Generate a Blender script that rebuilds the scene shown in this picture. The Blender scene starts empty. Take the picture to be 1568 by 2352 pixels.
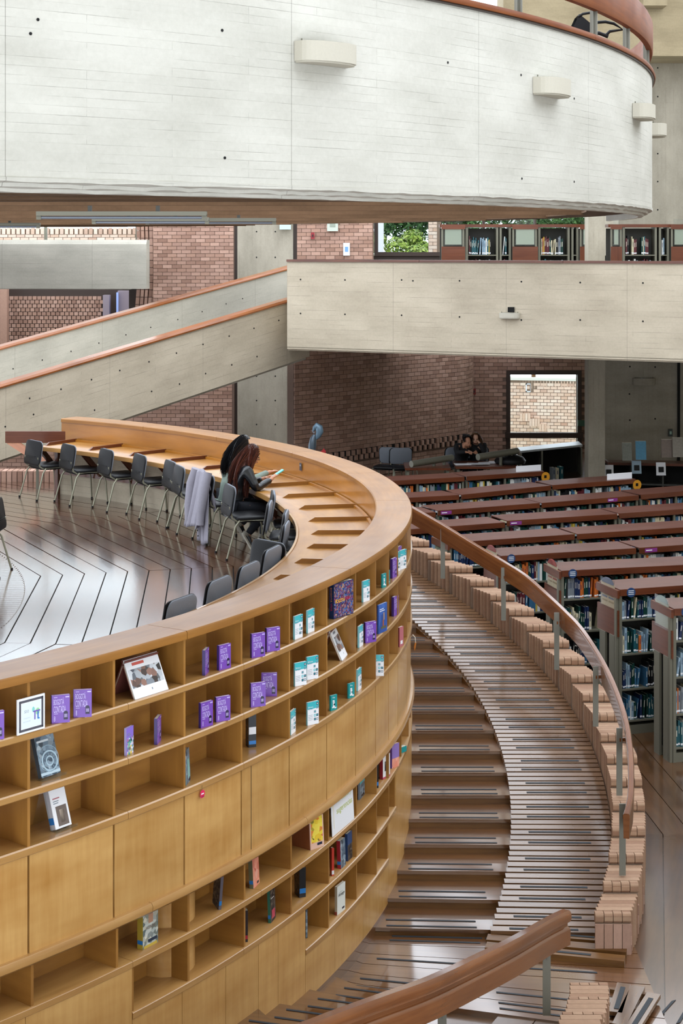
import bpy, bmesh, math, random
import numpy as np
from mathutils import Vector, Matrix
random.seed(7)
S = bpy.context.scene
COL = S.collection
PI = math.pi
EYE = 5.57          # eye height above the lower library floor (m)
F = 3900.0; CXP = 784.0; HY = 562.0

# ------------------------------------------------------------------ camera
cam = bpy.data.cameras.new('camera'); camo = bpy.data.objects.new('camera', cam)
COL.objects.link(camo); S.camera = camo
camo.location = (0, 0, EYE); camo.rotation_euler = (PI/2, 0, 0)
cam.sensor_fit = 'VERTICAL'; cam.sensor_height = 36; cam.sensor_width = 24
cam.lens = F/2352*36; cam.shift_y = -(1176-HY)/2352
cam.clip_end = 300

# ------------------------------------------------------------------ world and exposure
W = bpy.data.worlds.new('overcast_sky'); S.world = W; W.use_nodes = True
wn = W.node_tree.nodes; wl = W.node_tree.links
bg = wn['Background']
tc = wn.new('ShaderNodeTexCoord'); sp = wn.new('ShaderNodeSeparateXYZ'); rp = wn.new('ShaderNodeValToRGB')
wl.new(tc.outputs['Generated'], sp.inputs[0]); wl.new(sp.outputs['Z'], rp.inputs[0])
rp.color_ramp.elements[0].position = 0.0; rp.color_ramp.elements[0].color = (0.84, 0.91, 1.0, 1)
rp.color_ramp.elements[1].position = 1.0; rp.color_ramp.elements[1].color = (0.87, 0.93, 1.0, 1)
wl.new(rp.outputs[0], bg.inputs[0]); bg.inputs[1].default_value = 3.0
S.view_settings.view_transform = 'Standard'; S.view_settings.look = 'None'
S.view_settings.gamma = 1; S.view_settings.use_curve_mapping = False
S.view_settings.exposure = 0.28

# ------------------------------------------------------------------ helpers
def at(px, py, Y): return Vector(((px-CXP)/F*Y, Y, EYE-(py-HY)/F*Y))     # a picture point at depth Y
def gnd(px, py, Z):                                                       # a picture point on the level Z
    Y = F*(EYE-Z)/(py-HY); return Vector(((px-CXP)/F*Y, Y, Z))
def hexc(h, a=1):
    h = h.lstrip('#'); r = [int(h[i:i+2], 16)/255 for i in (0, 2, 4)]
    return tuple(c/12.92 if c <= .04045 else ((c+.055)/1.055)**2.4 for c in r)+(a,)

class MB:
    def __init__(s): s.v = []; s.f = []; s.uv = []; s.mi = []
    def face(s, pts, uv=None, m=0):
        i = len(s.v); s.v += [tuple(p) for p in pts]; s.f.append(tuple(range(i, i+len(pts))))
        s.uv.append(uv or [(p[0], p[1]) for p in pts]); s.mi.append(m)
    def box(s, o, a, b, c, m=0):
        """box from corner o along the vectors a, b, c; uv u runs along the longest edge"""
        o = Vector(o); a = Vector(a); b = Vector(b); c = Vector(c)
        if a.cross(b).dot(c) < 0: a, b = b, a
        L = [a.length, b.length, c.length]; g = L.index(max(L)); off = random.random()*5
        for (e1, e2, e3, i1, i2) in ((a, b, c, 0, 1), (b, c, a, 1, 2), (c, a, b, 2, 0)):
            for top in (0, 1):
                q = o + (e3 if top else Vector((0, 0, 0)))
                P = [q, q+e1, q+e1+e2, q+e2]
                U = [(0, 0), (L[i1], 0), (L[i1], L[i2]), (0, L[i2])]
                if g == i2: U = [(y, x) for x, y in U]
                U = [(x+off, y+off) for x, y in U]
                if not top: P.reverse(); U.reverse()
                s.face(P, U, m)
    def cbox(s, c, sx, sy, sz, rz=0, m=0):
        """box centred at c"""
        ca, sa = math.cos(rz), math.sin(rz)
        a = Vector((ca, sa, 0))*sx; b = Vector((-sa, ca, 0))*sy; d = Vector((0, 0, sz))
        s.box(Vector(c)-a/2-b/2-d/2, a, b, d, m)
    def prism(s, poly, z0, z1, grain=0.0, m=0):
        """poly: list of (x,y); z0,z1 numbers or functions of (x,y)"""
        ar = sum(poly[i][0]*poly[(i+1) % len(poly)][1]-poly[(i+1) % len(poly)][0]*poly[i][1] for i in range(len(poly)))
        if ar < 0: poly = poly[::-1]
        f0 = z0 if callable(z0) else (lambda x, y: z0); f1 = z1 if callable(z1) else (lambda x, y: z1)
        ca, sa = math.cos(grain), math.sin(grain); off = random.random()*7
        U = lambda p: (p[0]*ca+p[1]*sa+off, -p[0]*sa+p[1]*ca+off)
        top = [(x, y, f1(x, y)) for x, y in poly]; bot = [(x, y, f0(x, y)) for x, y in poly]
        s.face(top, [U(p) for p in top], m); s.face(bot[::-1], [U(p) for p in bot[::-1]], m)
        n = len(poly); d = 0
        for i in range(n):
            j = (i+1) % n; l = math.dist(poly[i], poly[j])
            s.face([bot[i], bot[j], top[j], top[i]], [(d, bot[i][2]), (d+l, bot[j][2]), (d+l, top[j][2]), (d, top[i][2])], m); d += l
    def sweep(s, path, prof, m=0, closed=True, caps=True):
        """path: (x,y,z,nx,ny,s); prof: list of (off,z) or function(i)->list"""
        pf = prof if callable(prof) else (lambda i: prof)
        rings = []; base = len(s.v); K = len(pf(0))
        for i, (x, y, z, nx, ny, d) in enumerate(path):
            for (o, h) in pf(i): s.v.append((x+nx*o, y+ny*o, z+h))
        cum = [0]; P = pf(0)
        for k in range(K): cum.append(cum[-1]+math.dist(P[k], P[(k+1) % K]))
        for i in range(len(path)-1):
            for k in range(K if closed else K-1):
                k2 = (k+1) % K
                a, b, c, e = base+i*K+k, base+(i+1)*K+k, base+(i+1)*K+k2, base+i*K+k2
                u0, u1 = path[i][5], path[i+1][5]
                s.f.append((a, b, c, e)); s.uv.append([(u0, cum[k]), (u1, cum[k]), (u1, cum[k+1]), (u0, cum[k+1])]); s.mi.append(m)
        if caps and closed:
            for i in (0, len(path)-1):
                idx = [base+i*K+k for k in range(K)]
                if i == 0: idx.reverse()
                s.f.append(tuple(idx)); s.uv.append([(s.v[q][0]+s.v[q][1], s.v[q][2]) for q in idx]); s.mi.append(m)
    def tube(s, pts, r, n=8, m=0):
        pts = [Vector(p) for p in pts]; base = len(s.v); d = 0
        R = r if isinstance(r, (list, tuple)) else [r]*len(pts)
        up = Vector((0, 0, 1)); prev = None; ds = []
        for i, p in enumerate(pts):
            t = (pts[min(i+1, len(pts)-1)]-pts[max(i-1, 0)]).normalized()
            if prev is None:
                a = t.cross(up if abs(t.z) < .95 else Vector((1, 0, 0))).normalized()
            else: a = (prev - t*prev.dot(t)).normalized()
            prev = a; b = t.cross(a)
            if i: d += (p-pts[i-1]).length
            ds.append(d)
            for k in range(n):
                q = 2*PI*k/n; s.v.append(tuple(p+(a*math.cos(q)+b*math.sin(q))*R[i]))
        for i in range(len(pts)-1):
            for k in range(n):
                k2 = (k+1) % n
                s.f.append((base+i*n+k, base+i*n+k2, base+(i+1)*n+k2, base+(i+1)*n+k))
                s.uv.append([(ds[i], k/n), (ds[i], (k+1)/n), (ds[i+1], (k+1)/n), (ds[i+1], k/n)]); s.mi.append(m)
        for i in (0, len(pts)-1):
            idx = [base+i*n+k for k in range(n)]
            if i == 0: idx.reverse()
            s.f.append(tuple(idx)); s.uv.append([(0, 0)]*n); s.mi.append(m)
    def lathe(s, c, prof, n=24, a0=0, a1=2*PI, m=0):
        """prof: (r,z)"""
        base = len(s.v); K = len(prof)
        for i in range(n+1):
            q = a0+(a1-a0)*i/n
            for r, z in prof: s.v.append((c[0]+r*math.cos(q), c[1]+r*math.sin(q), c[2]+z))
        for i in range(n):
            for k in range(K-1):
                a = base+i*K+k; s.f.append((a, a+K, a+K+1, a+1)); s.uv.append([(i/n, 0), ((i+1)/n, 0), ((i+1)/n, 1), (i/n, 1)]); s.mi.append(m)
    def mesh(s, name, mats, smooth=None, merge=False):
        me = bpy.data.meshes.new(name); me.from_pydata(s.v, [], s.f)
        ul = me.uv_layers.new(name='UVMap')
        flat = np.array([c for u in s.uv for p in u for c in p], dtype=np.float32)
        ul.data.foreach_set('uv', flat)
        for mt in (mats if isinstance(mats, (list, tuple)) else [mats]): me.materials.append(mt)
        me.polygons.foreach_set('material_index', s.mi)
        if merge or smooth is not None:
            bm = bmesh.new(); bm.from_mesh(me); bmesh.ops.remove_doubles(bm, verts=bm.verts, dist=1e-5)
            if smooth is not None: bmesh.ops.recalc_face_normals(bm, faces=bm.faces)
            bm.to_mesh(me); bm.free()
        if smooth is not None:
            me.shade_smooth(); me.set_sharp_from_angle(angle=math.radians(smooth))
        me.update(); return me
    def obj(s, name, mats, parent=None, smooth=None, **k):
        return link(name, s.mesh(name, mats, smooth), parent, **k)

def link(name, data, parent=None, loc=None, rz=None, label=None, cat=None, group=None, kind=None):
    o = bpy.data.objects.new(name, data); COL.objects.link(o)
    if parent is not None: o.parent = parent
    if loc is not None: o.location = loc
    if rz is not None: o.rotation_euler = (0, 0, rz)
    tag(o, label, cat, group, kind); return o
def tag(o, label=None, cat=None, group=None, kind=None):
    if label: o['label'] = label
    if cat: o['category'] = cat
    if group: o['group'] = group
    if kind: o['kind'] = kind
    return o
def empty(name, loc=(0, 0, 0), rz=0, label=None, cat=None, group=None, kind=None):
    return link(name, None, None, loc, rz, label, cat, group, kind)
def copy_tree(o, parent=None):
    c = o.copy(); COL.objects.link(c); c.parent = parent
    for ch in list(KIDS.get(o.name, [])) : copy_tree(ch, c)
    return c
KIDS = {}
def freeze(root):
    """remember the children of a prototype so that copying stays quick"""
    for ch in [x for x in bpy.data.objects if x.parent == root]:
        KIDS.setdefault(root.name, []).append(ch); freeze(ch)
def boxo(name, o, a, b, c, mt, parent=None, **k):
    mb = MB(); mb.box(o, a, b, c); return mb.obj(name, mt, parent, **k)

# ------------------------------------------------------------------ materials
class NM:
    def __init__(s, name):
        s.m = bpy.data.materials.new(name); s.m.use_nodes = True; s.t = s.m.node_tree; s.n = s.t.nodes; s.b = s.n['Principled BSDF']
    def L(s, a, b): s.t.links.new(a, b)
    def add(s, ty, **k):
        n = s.n.new(ty)
        for q, v in k.items(): setattr(n, q, v)
        return n
    def val(s, sock, v):
        if hasattr(v, 'links') or isinstance(v, bpy.types.NodeSocket): s.L(v, sock)
        else: sock.default_value = v
    def math(s, op, a, b=0.0, clamp=False):
        n = s.add('ShaderNodeMath', operation=op, use_clamp=clamp); s.val(n.inputs[0], a); s.val(n.inputs[1], b); return n.outputs[0]
    def uv(s, sx=1, sy=1, rot=0, src='UV'):
        c = s.add('ShaderNodeTexCoord'); mp = s.add('ShaderNodeMapping')
        mp.inputs['Scale'].default_value = (sx, sy, sx if src != 'UV' else 1); mp.inputs['Rotation'].default_value = (0, 0, rot)
        s.L(c.outputs[src], mp.inputs[0]); return mp.outputs[0]
    def noise(s, vec, scale, detail=4, rough=.55, dist=0):
        n = s.add('ShaderNodeTexNoise'); s.L(vec, n.inputs['Vector'])
        n.inputs['Scale'].default_value = scale; n.inputs['Detail'].default_value = detail
        n.inputs['Roughness'].default_value = rough; n.inputs['Distortion'].default_value = dist; return n.outputs['Fac']
    def ramp(s, fac, stops):
        r = s.add('ShaderNodeValToRGB'); s.val(r.inputs[0], fac); e = r.color_ramp.elements
        while len(e) < len(stops): e.new(.5)
        for q, (p, c) in zip(e, stops): q.position = p; q.color = c if len(c) == 4 else tuple(c)+(1,)
        return r.outputs[0]
    def mix(s, fac, a, b, mode='MIX'):
        n = s.add('ShaderNodeMix', data_type='RGBA', blend_type=mode); s.val(n.inputs[0], fac); s.val(n.inputs[6], a); s.val(n.inputs[7], b); return n.outputs[2]
    def bump(s, h, strength=.3, dist=.01):
        n = s.add('ShaderNodeBump'); n.inputs['Strength'].default_value = strength; n.inputs['Distance'].default_value = dist
        s.L(h, n.inputs['Height']); s.L(n.outputs[0], s.b.inputs['Normal'])
    def fin(s, col, rough=.5, spec=.5, coat=0, coatr=.1, metal=0, ior=None):
        s.val(s.b.inputs['Base Color'], col); s.val(s.b.inputs['Roughness'], rough)
        s.b.inputs['Specular IOR Level'].default_value = spec; s.b.inputs['Coat Weight'].default_value = coat
        s.b.inputs['Coat Roughness'].default_value = coatr; s.b.inputs['Coat IOR'].default_value = 2.1 if coat >= .95 else 1.5; s.b.inputs['Metallic'].default_value = metal
        if ior: s.b.inputs['IOR'].default_value = ior
        return s.m

def rand01(n, amt):
    oi = n.add('ShaderNodeObjectInfo'); return n.math('MULTIPLY_ADD' if 0 else 'MULTIPLY', oi.outputs['Random'], amt)

def wood(name, dark, light, rough=.35, coat=.3, gx=.8, gy=16, var=.25, coatr=.12, bump=.15, spec=.5, blot=.5, ior=None):
    n = NM(name); v = n.uv(gx, gy); g = n.noise(v, 2.2, 5, .6, 0); v2 = n.uv(1.0, 3.0); b = n.noise(v2, 1.3, 3)
    f = n.math('ADD', n.math('MULTIPLY', g, 1-blot), n.math('MULTIPLY', b, blot))
    c = n.ramp(f, [(.33, hexc(dark)), (.66, hexc(light))])
    oi = n.add('ShaderNodeObjectInfo'); k = n.math('ADD', n.math('MULTIPLY', oi.outputs['Random'], var), 1-var/2)
    hs = n.add('ShaderNodeHueSaturation'); n.L(c, hs.inputs['Color']); n.L(k, hs.inputs['Value'])
    r = n.math('ADD', n.math('MULTIPLY', n.noise(n.uv(1.2, 1.2), 1.2, 2), rough*.5), rough*.75)
    return n.fin(hs.outputs[0], r, spec, coat, coatr, 0, ior)

def concrete(name, base, dark, bw=2.4, bh=.062, vertical=False, line=.35, rough=.85, stain=.5, panel=None):
    n = NM(name); v = n.uv(1, 1)
    if vertical:
        tc_ = n.add('ShaderNodeTexCoord'); sx_ = n.add('ShaderNodeSeparateXYZ'); cx_ = n.add('ShaderNodeCombineXYZ'); n.L(tc_.outputs['Object'], sx_.inputs[0])
        n.L(sx_.outputs['Z'], cx_.inputs[0]); n.L(n.math('ADD', sx_.outputs['X'], sx_.outputs['Y']), cx_.inputs[1]); v = cx_.outputs[0]
    br = n.add('ShaderNodeTexBrick'); n.L(v, br.inputs['Vector']); br.offset = .5; br.offset_frequency = 3
    br.inputs['Scale'].default_value = 1; br.inputs['Mortar Size'].default_value = .0022; br.inputs['Mortar Smooth'].default_value = .4
    br.inputs['Brick Width'].default_value = bw/2; br.inputs['Row Height'].default_value = bh; br.inputs['Bias'].default_value = 0
    br.inputs['Color1'].default_value = (0, 0, 0, 1); br.inputs['Color2'].default_value = (1, 1, 1, 1); br.inputs['Mortar'].default_value = (.5, .5, .5, 1)
    mp_ = n.add('ShaderNodeMapping'); mp_.inputs['Scale'].default_value = (.9, 6, 1); n.L(v, mp_.inputs[0]); msk = n.noise(mp_.outputs[0], 1.4, 5, .65)
    ln = n.math('MULTIPLY', br.outputs['Fac'], n.ramp(msk, [(.46, (0, 0, 0)), (.66, (1, 1, 1))]))
    blot = n.noise(n.uv(.5, 1.1), 1.6, 5, .6); fine = n.noise(n.uv(8, 8), 3, 5, .7)
    c = n.ramp(n.math('ADD', n.math('MULTIPLY', blot, .75), n.math('MULTIPLY', fine, .25)), [(.32, hexc(dark)), (.62, hexc(base))])
    sh = n.math('ADD', n.math('MULTIPLY', br.outputs['Color'], .07*stain), 1-.07*stain)
    hs = n.add('ShaderNodeHueSaturation'); n.L(c, hs.inputs['Color']); n.L(sh, hs.inputs['Value'])
    c2 = n.mix(n.math('MULTIPLY', ln, line), hs.outputs[0], hexc('#4a463e'))
    if panel:
        b2 = n.add('ShaderNodeTexBrick'); n.L(v, b2.inputs['Vector']); b2.offset = 0
        b2.inputs['Scale'].default_value = 1; b2.inputs['Mortar Size'].default_value = .003; b2.inputs['Mortar Smooth'].default_value = .3
        b2.inputs['Brick Width'].default_value = panel; b2.inputs['Row Height'].default_value = 50
        c2 = n.mix(n.math('MULTIPLY', b2.outputs['Fac'], .55), c2, hexc('#5a564c'))
    hgt = n.math('SUBTRACT', n.math('ADD', n.math('MULTIPLY', fine, .25), n.math('MULTIPLY', br.outputs['Color'], .35)), n.math('MULTIPLY', ln, 1.2))
    n.bump(hgt, .5, .006)
    return n.fin(c2, rough, .3)

def brickm(name, cols, rough=.85, v=.18):
    n = NM(name); g = n.add('ShaderNodeNewGeometry'); oi = n.add('ShaderNodeObjectInfo')
    r = n.math('FRACT', n.math('ADD', g.outputs['Random Per Island'], n.math('MULTIPLY', oi.outputs['Random'], 7.31)))
    k = len(cols); c = n.ramp(r, [(i/(k-1), hexc(q)) for i, q in enumerate(cols)])
    nz = n.noise(n.uv(9, 9, src='Object'), 3, 4); hs = n.add('ShaderNodeHueSaturation'); n.L(c, hs.inputs['Color'])
    n.L(n.math('ADD', n.math('MULTIPLY', nz, v*2), 1-v), hs.inputs['Value']); n.bump(nz, .25, .003)
    return n.fin(hs.outputs[0], rough, .25)

def plain(name, col, rough=.5, spec=.5, metal=0, coat=0, nz=0, coatr=.1, scale=6):
    n = NM(name); c = hexc(col)
    if nz:
        f = n.noise(n.uv(scale, scale, src='Object'), 3, 4)
        hs = n.add('ShaderNodeHueSaturation'); hs.inputs['Color'].default_value = c
        n.L(n.math('ADD', n.math('MULTIPLY', f, nz*2), 1-nz), hs.inputs['Value']); c = hs.outputs[0]
        n.bump(f, .12, .002)
    return n.fin(c, rough, spec, coat, coatr, metal)

def glassm(name, col='#eef4f4', rough=.02):
    n = NM(name); n.b.inputs['Transmission Weight'].default_value = 1; n.b.inputs['IOR'].default_value = 1.08
    return n.fin(hexc(col), rough, .3)
def acrylic(name):
    n = NM(name); g = n.add('ShaderNodeBsdfTransparent'); gl = n.add('ShaderNodeBsdfGlossy'); gl.inputs['Roughness'].default_value = .08
    fr = n.add('ShaderNodeLayerWeight'); fr.inputs[0].default_value = .5; mx = n.add('ShaderNodeMixShader')
    n.L(n.math('ADD', n.math('MULTIPLY', n.math('POWER', fr.outputs['Facing'], 4.0), .35), .05), mx.inputs[0]); n.L(g.outputs[0], mx.inputs[1]); n.L(gl.outputs[0], mx.inputs[2]); g.inputs[0].default_value = (.93, .95, .95, 1)
    out = [x for x in n.n if x.type == 'OUTPUT_MATERIAL'][0]; n.L(mx.outputs[0], out.inputs[0]); return n.m

M = {}
M['white_conc'] = concrete('white_painted_concrete', '#c9c6bc', '#b1aea3', bw=2.6, bh=.058, line=.38, panel=2.26)
M['grey_conc'] = concrete('balcony_concrete', '#c3b7a2', '#a89c88', bw=3.2, bh=.085, line=.75, panel=2.1)
M['grey_conc2'] = concrete('grey_concrete', '#bcb7aa', '#a29e92', bw=3.2, bh=.09, line=.5, panel=2.0)
M['vert_conc'] = concrete('vertical_board_concrete', '#aaa292', '#8d8677', bw=9, bh=.095, vertical=True, line=.55)
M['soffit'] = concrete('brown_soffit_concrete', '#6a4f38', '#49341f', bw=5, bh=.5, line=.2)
M['honey'] = wood('honey_plywood', '#835624', '#ab7a39', .36, .2, .7, 9, .08, blot=.7)
M['honey2'] = wood('honey_plywood_door', '#ab7a3c', '#cba062', .34, .3, 9, .8, .12, bump=.05, blot=.65)
M['honey_cap'] = wood('honey_wood_cap', '#7b4e1c', '#9b692c', .4, .10, .6, 9, .05, coatr=.12, spec=.35)
M['honey_dark'] = wood('orange_plywood_back', '#8f5a18', '#ab7126', .36, .25, .7, 9, .05, bump=.05, blot=.7)
M['shelfwood'] = wood('shelf_board_wood', '#976b38', '#b58a52', .3, .6, .6, 9, .05, coatr=.12)
M['redwood'] = wood('red_brown_wood', '#4d2312', '#6a3820', .35, .3, .7, 14, .12, spec=.4)
M['topwood'] = wood('stack_top_wood', '#4a281e', '#5f372b', .42, .3, .7, 14, .12, bump=.05, coatr=.25)
M['railwood'] = wood('handrail_wood', '#5f3318', '#86522c', .25, .9, .7, 14, .05, coatr=.08)
M['railmatt'] = wood('gallery_rail_wood', '#5e2c0e', '#80461c', .55, .0, .7, 14, .05, spec=.15)
M['sconce'] = plain('cast_concrete', '#bab4a5', .85, .3, nz=.06, scale=20)
M['tan_conc'] = concrete('tan_ceiling_concrete', '#94866a', '#7a6d54', bw=3, bh=.1, line=.4)
M['capwood'] = wood('orange_cap_wood', '#7c4319', '#a96330', .3, .4, .7, 14, .1, bump=.1)
M['darkfloor'] = wood('dark_floor_plank', '#341f14', '#5b3a26', .2, 1.0, .8, 8, .3, bump=.12, blot=.55, coatr=.12)
M['midfloor'] = wood('lower_floor_plank', '#3a230f', '#5c3d22', .3, .9, .8, 8, .25, coatr=.12, spec=.4)
M['tread'] = wood('stair_tread_wood', '#4e2e14', '#6e4724', .3, 1.0, .8, 12, .12, coatr=.09, spec=.4)
M['plank'] = wood('ramp_plank_wood', '#503522', '#7c5d42', .26, .9, .8, 14, .2, coatr=.14, spec=.4)
M['riser'] = wood('riser_wood', '#50300f', '#77501f', .45, .15, .8, 12, .1)
M['strip'] = plain('anti_slip_strip', '#2b3036', .75)
M['brick'] = brickm('terracotta_brick', ['#9a7a6b', '#a98878', '#b69483', '#8d6d5e', '#ab8876', '#a07f6e'])
M['brickl'] = brickm('pale_terracotta_brick', ['#9c7d66', '#aa8c74', '#906f5a', '#a3846c'])
M['mortar'] = plain('mortar', '#705c51', .9, .2, nz=.1)
M['mortarl'] = plain('pale_mortar', '#8d7868', .9, .2, nz=.1)
M['steel'] = plain('grey_green_steel', '#6f6d5f', .45, .5, .2)
M['steel2'] = plain('dark_steel', '#3b3a35', .5, .5, .2)
M['post'] = plain('painted_post_steel', '#77766c', .4, .5, .3, nz=.05)
M['black'] = plain('black_plastic', '#07070a', .5, .25, nz=.1)
M['fabric'] = plain('grey_upholstery', '#7a7f88', .8, .3, nz=.12, scale=40)
M['seat'] = plain('black_upholstery', '#121316', .5, .4, nz=.1)
M['chrome'] = plain('beige_metal_tube', '#8d8b78', .35, .5, .35)
M['white'] = plain('white_paper', '#e9eaee', .5)
M['pages'] = plain('book_pages', '#e4ddcc', .8, nz=.05)
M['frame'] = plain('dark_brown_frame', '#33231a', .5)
M['glass'] = glassm('window_glass')
M['acrylic'] = acrylic('clear_acrylic')
M['black2'] = plain('shadow_gap_black', '#0a0908', .9)

# ------------------------------------------------------------------ ring geometry
RC = Vector((-9.1, 16.2))
_TH = [-75, -60, -50, -40, -35, -30, -20, -10, 0, 10, 20, 30, 40, 50, 58, 70]
_RR = [9.80, 9.72, 9.68, 9.64, 9.65, 9.67, 9.69, 9.74, 9.775, 9.79, 9.80, 9.815, 9.835, 9.89, 9.93, 10.0]
def ringr(t): return float(np.interp(t, _TH, _RR))
_sm = {}
def rr(t):
    return sum(ringr(t+d) for d in (-6, -3, 0, 3, 6))/5
def rp3(t, off=0, z=0):
    a = math.radians(t); r = rr(t)+off; return Vector((RC.x+r*math.cos(a), RC.y+r*math.sin(a), z))
def rpath(t0, t1, step=1.0, z=0):
    n = max(2, int(abs(t1-t0)/step)+1); out = []; d = math.radians(t0)*9.75; 
    for i in range(n+1):
        t = t0+(t1-t0)*i/n; a = math.radians(t); p = rp3(t); out.append((p.x, p.y, z, math.cos(a), math.sin(a), math.radians(t)*9.75))
    return out
def th_at(px, off=0, lo=-70, hi=-2):
    """ring angle whose front edge is seen at picture column px (near side)"""
    for _ in range(40):
        m = (lo+hi)/2; p = rp3(m, off)
        if CXP+F*p.x/p.y < px: lo = m
        else: hi = m
    return (lo+hi)/2
# ================================================================== STRUCTURE
def clip_convex(sub, clip):
    """Sutherland-Hodgman, clip polygon convex and counter-clockwise"""
    out = sub
    for i in range(len(clip)):
        a = clip[i]; b = clip[(i+1) % len(clip)]; inp = out; out = []
        if not inp: return []
        side = lambda p: (b[0]-a[0])*(p[1]-a[1])-(b[1]-a[1])*(p[0]-a[0])
        for k in range(len(inp)):
            p = inp[k]; q = inp[(k+1) % len(inp)]; sp_, sq = side(p), side(q)
            if sp_ >= 0: out.append(p)
            if sp_*sq < 0:
                t = sp_/(sp_-sq); out.append((p[0]+(q[0]-p[0])*t, p[1]+(q[1]-p[1])*t))
    return out

PC = Vector((-10.58, 15.85))      # centre of the platform's planking
ZP = 2.08
# --- lower floor
lf = MB(); lf.prism([(-16, 4), (14, 4), (14, 29.2), (-16, 29.2)], -.3, -.03); lower_floor = lf.obj('floor', M['midfloor'], kind='structure')
def poly_band(cx, cy, a0, a1, k, n=16, rot=0):
    h = PI/n; t = 2*PI*k/n+rot; P = []
    for (a, s) in ((a0, -1), (a1, -1), (a1, 1), (a0, 1)):
        r = a/math.cos(h); P.append((cx+r*math.cos(t+s*h), cy+r*math.sin(t+s*h)))
    return P
def shrink(P, d):
    c = (sum(p[0] for p in P)/len(P), sum(p[1] for p in P)/len(P)); out = []
    for p in P:
        l = math.hypot(p[0]-c[0], p[1]-c[1]); out.append((p[0]+(c[0]-p[0])/l*d, p[1]+(c[1]-p[1])/l*d))
    return out
# lower floor planks on the open strip beside the ramp parapet
for i in range(15):
    for k in range(-3, 4):
        a0 = 13.35+.27*i; P = poly_band(-11.5, 16.8, a0+.004, a0+.266, k, 24, math.radians(4.5))
        P = clip_convex(P, [(1.0, 5), (5.6, 5), (5.6, 26), (1.2, 26)])
        if len(P) < 3: continue
        mb = MB(); mb.prism(P, -.03, 0, PI/2+2*PI*k/24); mb.obj('plank', M['midfloor'], lower_floor)
# --- platform
pl = MB(); poly = [(-16, 4)] + [tuple(rp3(t, -.325).xy) for t in range(-70, 59, 2)] + [(-4.2, 25.3), (-16, 25.3)]
pl.prism(poly, -.02, ZP-.03); platform = pl.obj('platform_floor', M['black2'], kind='structure')
clipA = [(-14, 6.8)] + [tuple(rp3(t, -.34).xy) for t in range(-62, 59, 3)] + [(-14, rp3(58, -.34).y)]
y58 = rp3(57, -.34).y; clipB = [(-14, y58), (-4.12, y58), (-4.12, 24.98), (-14, 24.98)]
for i in range(29):
    for k in range(-3, 5):
        a0 = 6.865+.225*i; P0 = poly_band(PC.x, PC.y, a0+.006, a0+.219, k, 16, math.radians(4.1))
        for cl in (clipA, clipB):
            P = clip_convex(P0, cl)
            if len(P) < 3: continue
            mb = MB(); mb.prism(P, ZP-.03, ZP+random.uniform(-.0015, .0015), PI/2+2*PI*k/16); mb.obj('plank', M['darkfloor'], platform)
# round inlay of fine boards
for i in range(int(2*7.5/.09)):
    y0 = PC.y-7.5+.09*i; y1 = y0+.085; ym = max(abs(y0-PC.y), abs(y1-PC.y))
    if ym >= 7.45 or y0 < 11 or y0 > 21.5: continue
    x1 = PC.x+math.sqrt(7.5**2-ym**2); mb = MB(); mb.prism([(-7.5, y0), (x1, y0), (x1, y1), (-7.5, y1)], ZP-.03, ZP+.006)
    mb.obj('inlay_board', M['darkfloor'], platform)
# brick kerb at the far edge of the platform
kerb = empty('brick_kerb', (-6.14, 25.0, ZP), 0, 'low brick kerb of upright bricks at the far edge of the dark wood platform', 'kerb')
mb = MB(); mb.box((-4, .02, 0), (5.98, 0, 0), (0, .24, 0), (0, 0, .145)); mb.obj('mortar_bed', M['mortar'], kerb)
bm_ = MB(); bm_.box((0, 0, 0), (.066, 0, 0), (0, .28, 0), (0, 0, .165)); kme = bm_.mesh('brick', M['brick'])
for i in range(76): link('brick', kme, kerb, (-4+.079*i, 0, -.01))

# --- curved bookcase wall with reading desk
BK = empty('curved_bookcase', (RC.x, RC.y, 0), 0, 'long curved honey-wood bookcase wall with open shelves, flush doors and a reading desk inside', 'bookcase')
BK.location = (0, 0, 0)
T0, T1 = -62, 58
def ringpart(name, mt, prof, t0=T0, t1=T1, step=1.0, smooth=40, parent=BK, **k):
    mb = MB(); mb.sweep(rpath(t0, t1, step), prof); return mb.obj(name, mt, parent, smooth, **k)
# top cap in lengths
capj = [-62, -49, th_at(430), th_at(805), 2, 14, 26, 38, 48, 58]
for a, b in zip(capj[:-1], capj[1:]):
    ringpart('cap_board', M['honey_cap'], [(.0, 3.026), (.0, 3.068), (-.008, 3.08), (-.335, 3.08), (-.345, 3.07), (-.345, 3.026)], a+.015, b-.015)
ringpart('core_wall', M['honey_dark'], [(-.30, ZP), (-.30, 3.03), (-.33, 3.03), (-.33, ZP)], T0, T1)
# concrete foot of the wall under the desk
ringpart('concrete_foot', M['grey_conc'], [(-.66, ZP-.01), (-.66, 2.70), (-.74, 2.70), (-.74, ZP-.01)], 2, 56.2)
ringpart('ledger_rail', M['redwood'], [(-.74, 2.36), (-.74, 2.43), (-.77, 2.43), (-.77, 2.36)], 2, 56.2)
ringpart('desk_top', M['honey'], [(-.335, 2.725), (-.335, 2.77), (-1.075, 2.77), (-1.09, 2.76), (-1.09, 2.735), (-1.075, 2.725)], -50, 56.5)
ringpart('desk_edge_band', M['shelfwood'], [(-1.09, 2.718), (-1.09, 2.772), (-1.11, 2.772), (-1.11, 2.718)], -50, 56.5)
ringpart('desk_lamp_channel', M['honey_dark'], [(-.345, 2.77), (-.345, 2.80), (-.375, 2.80), (-.375, 2.77)], -50, 56.5)
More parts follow.
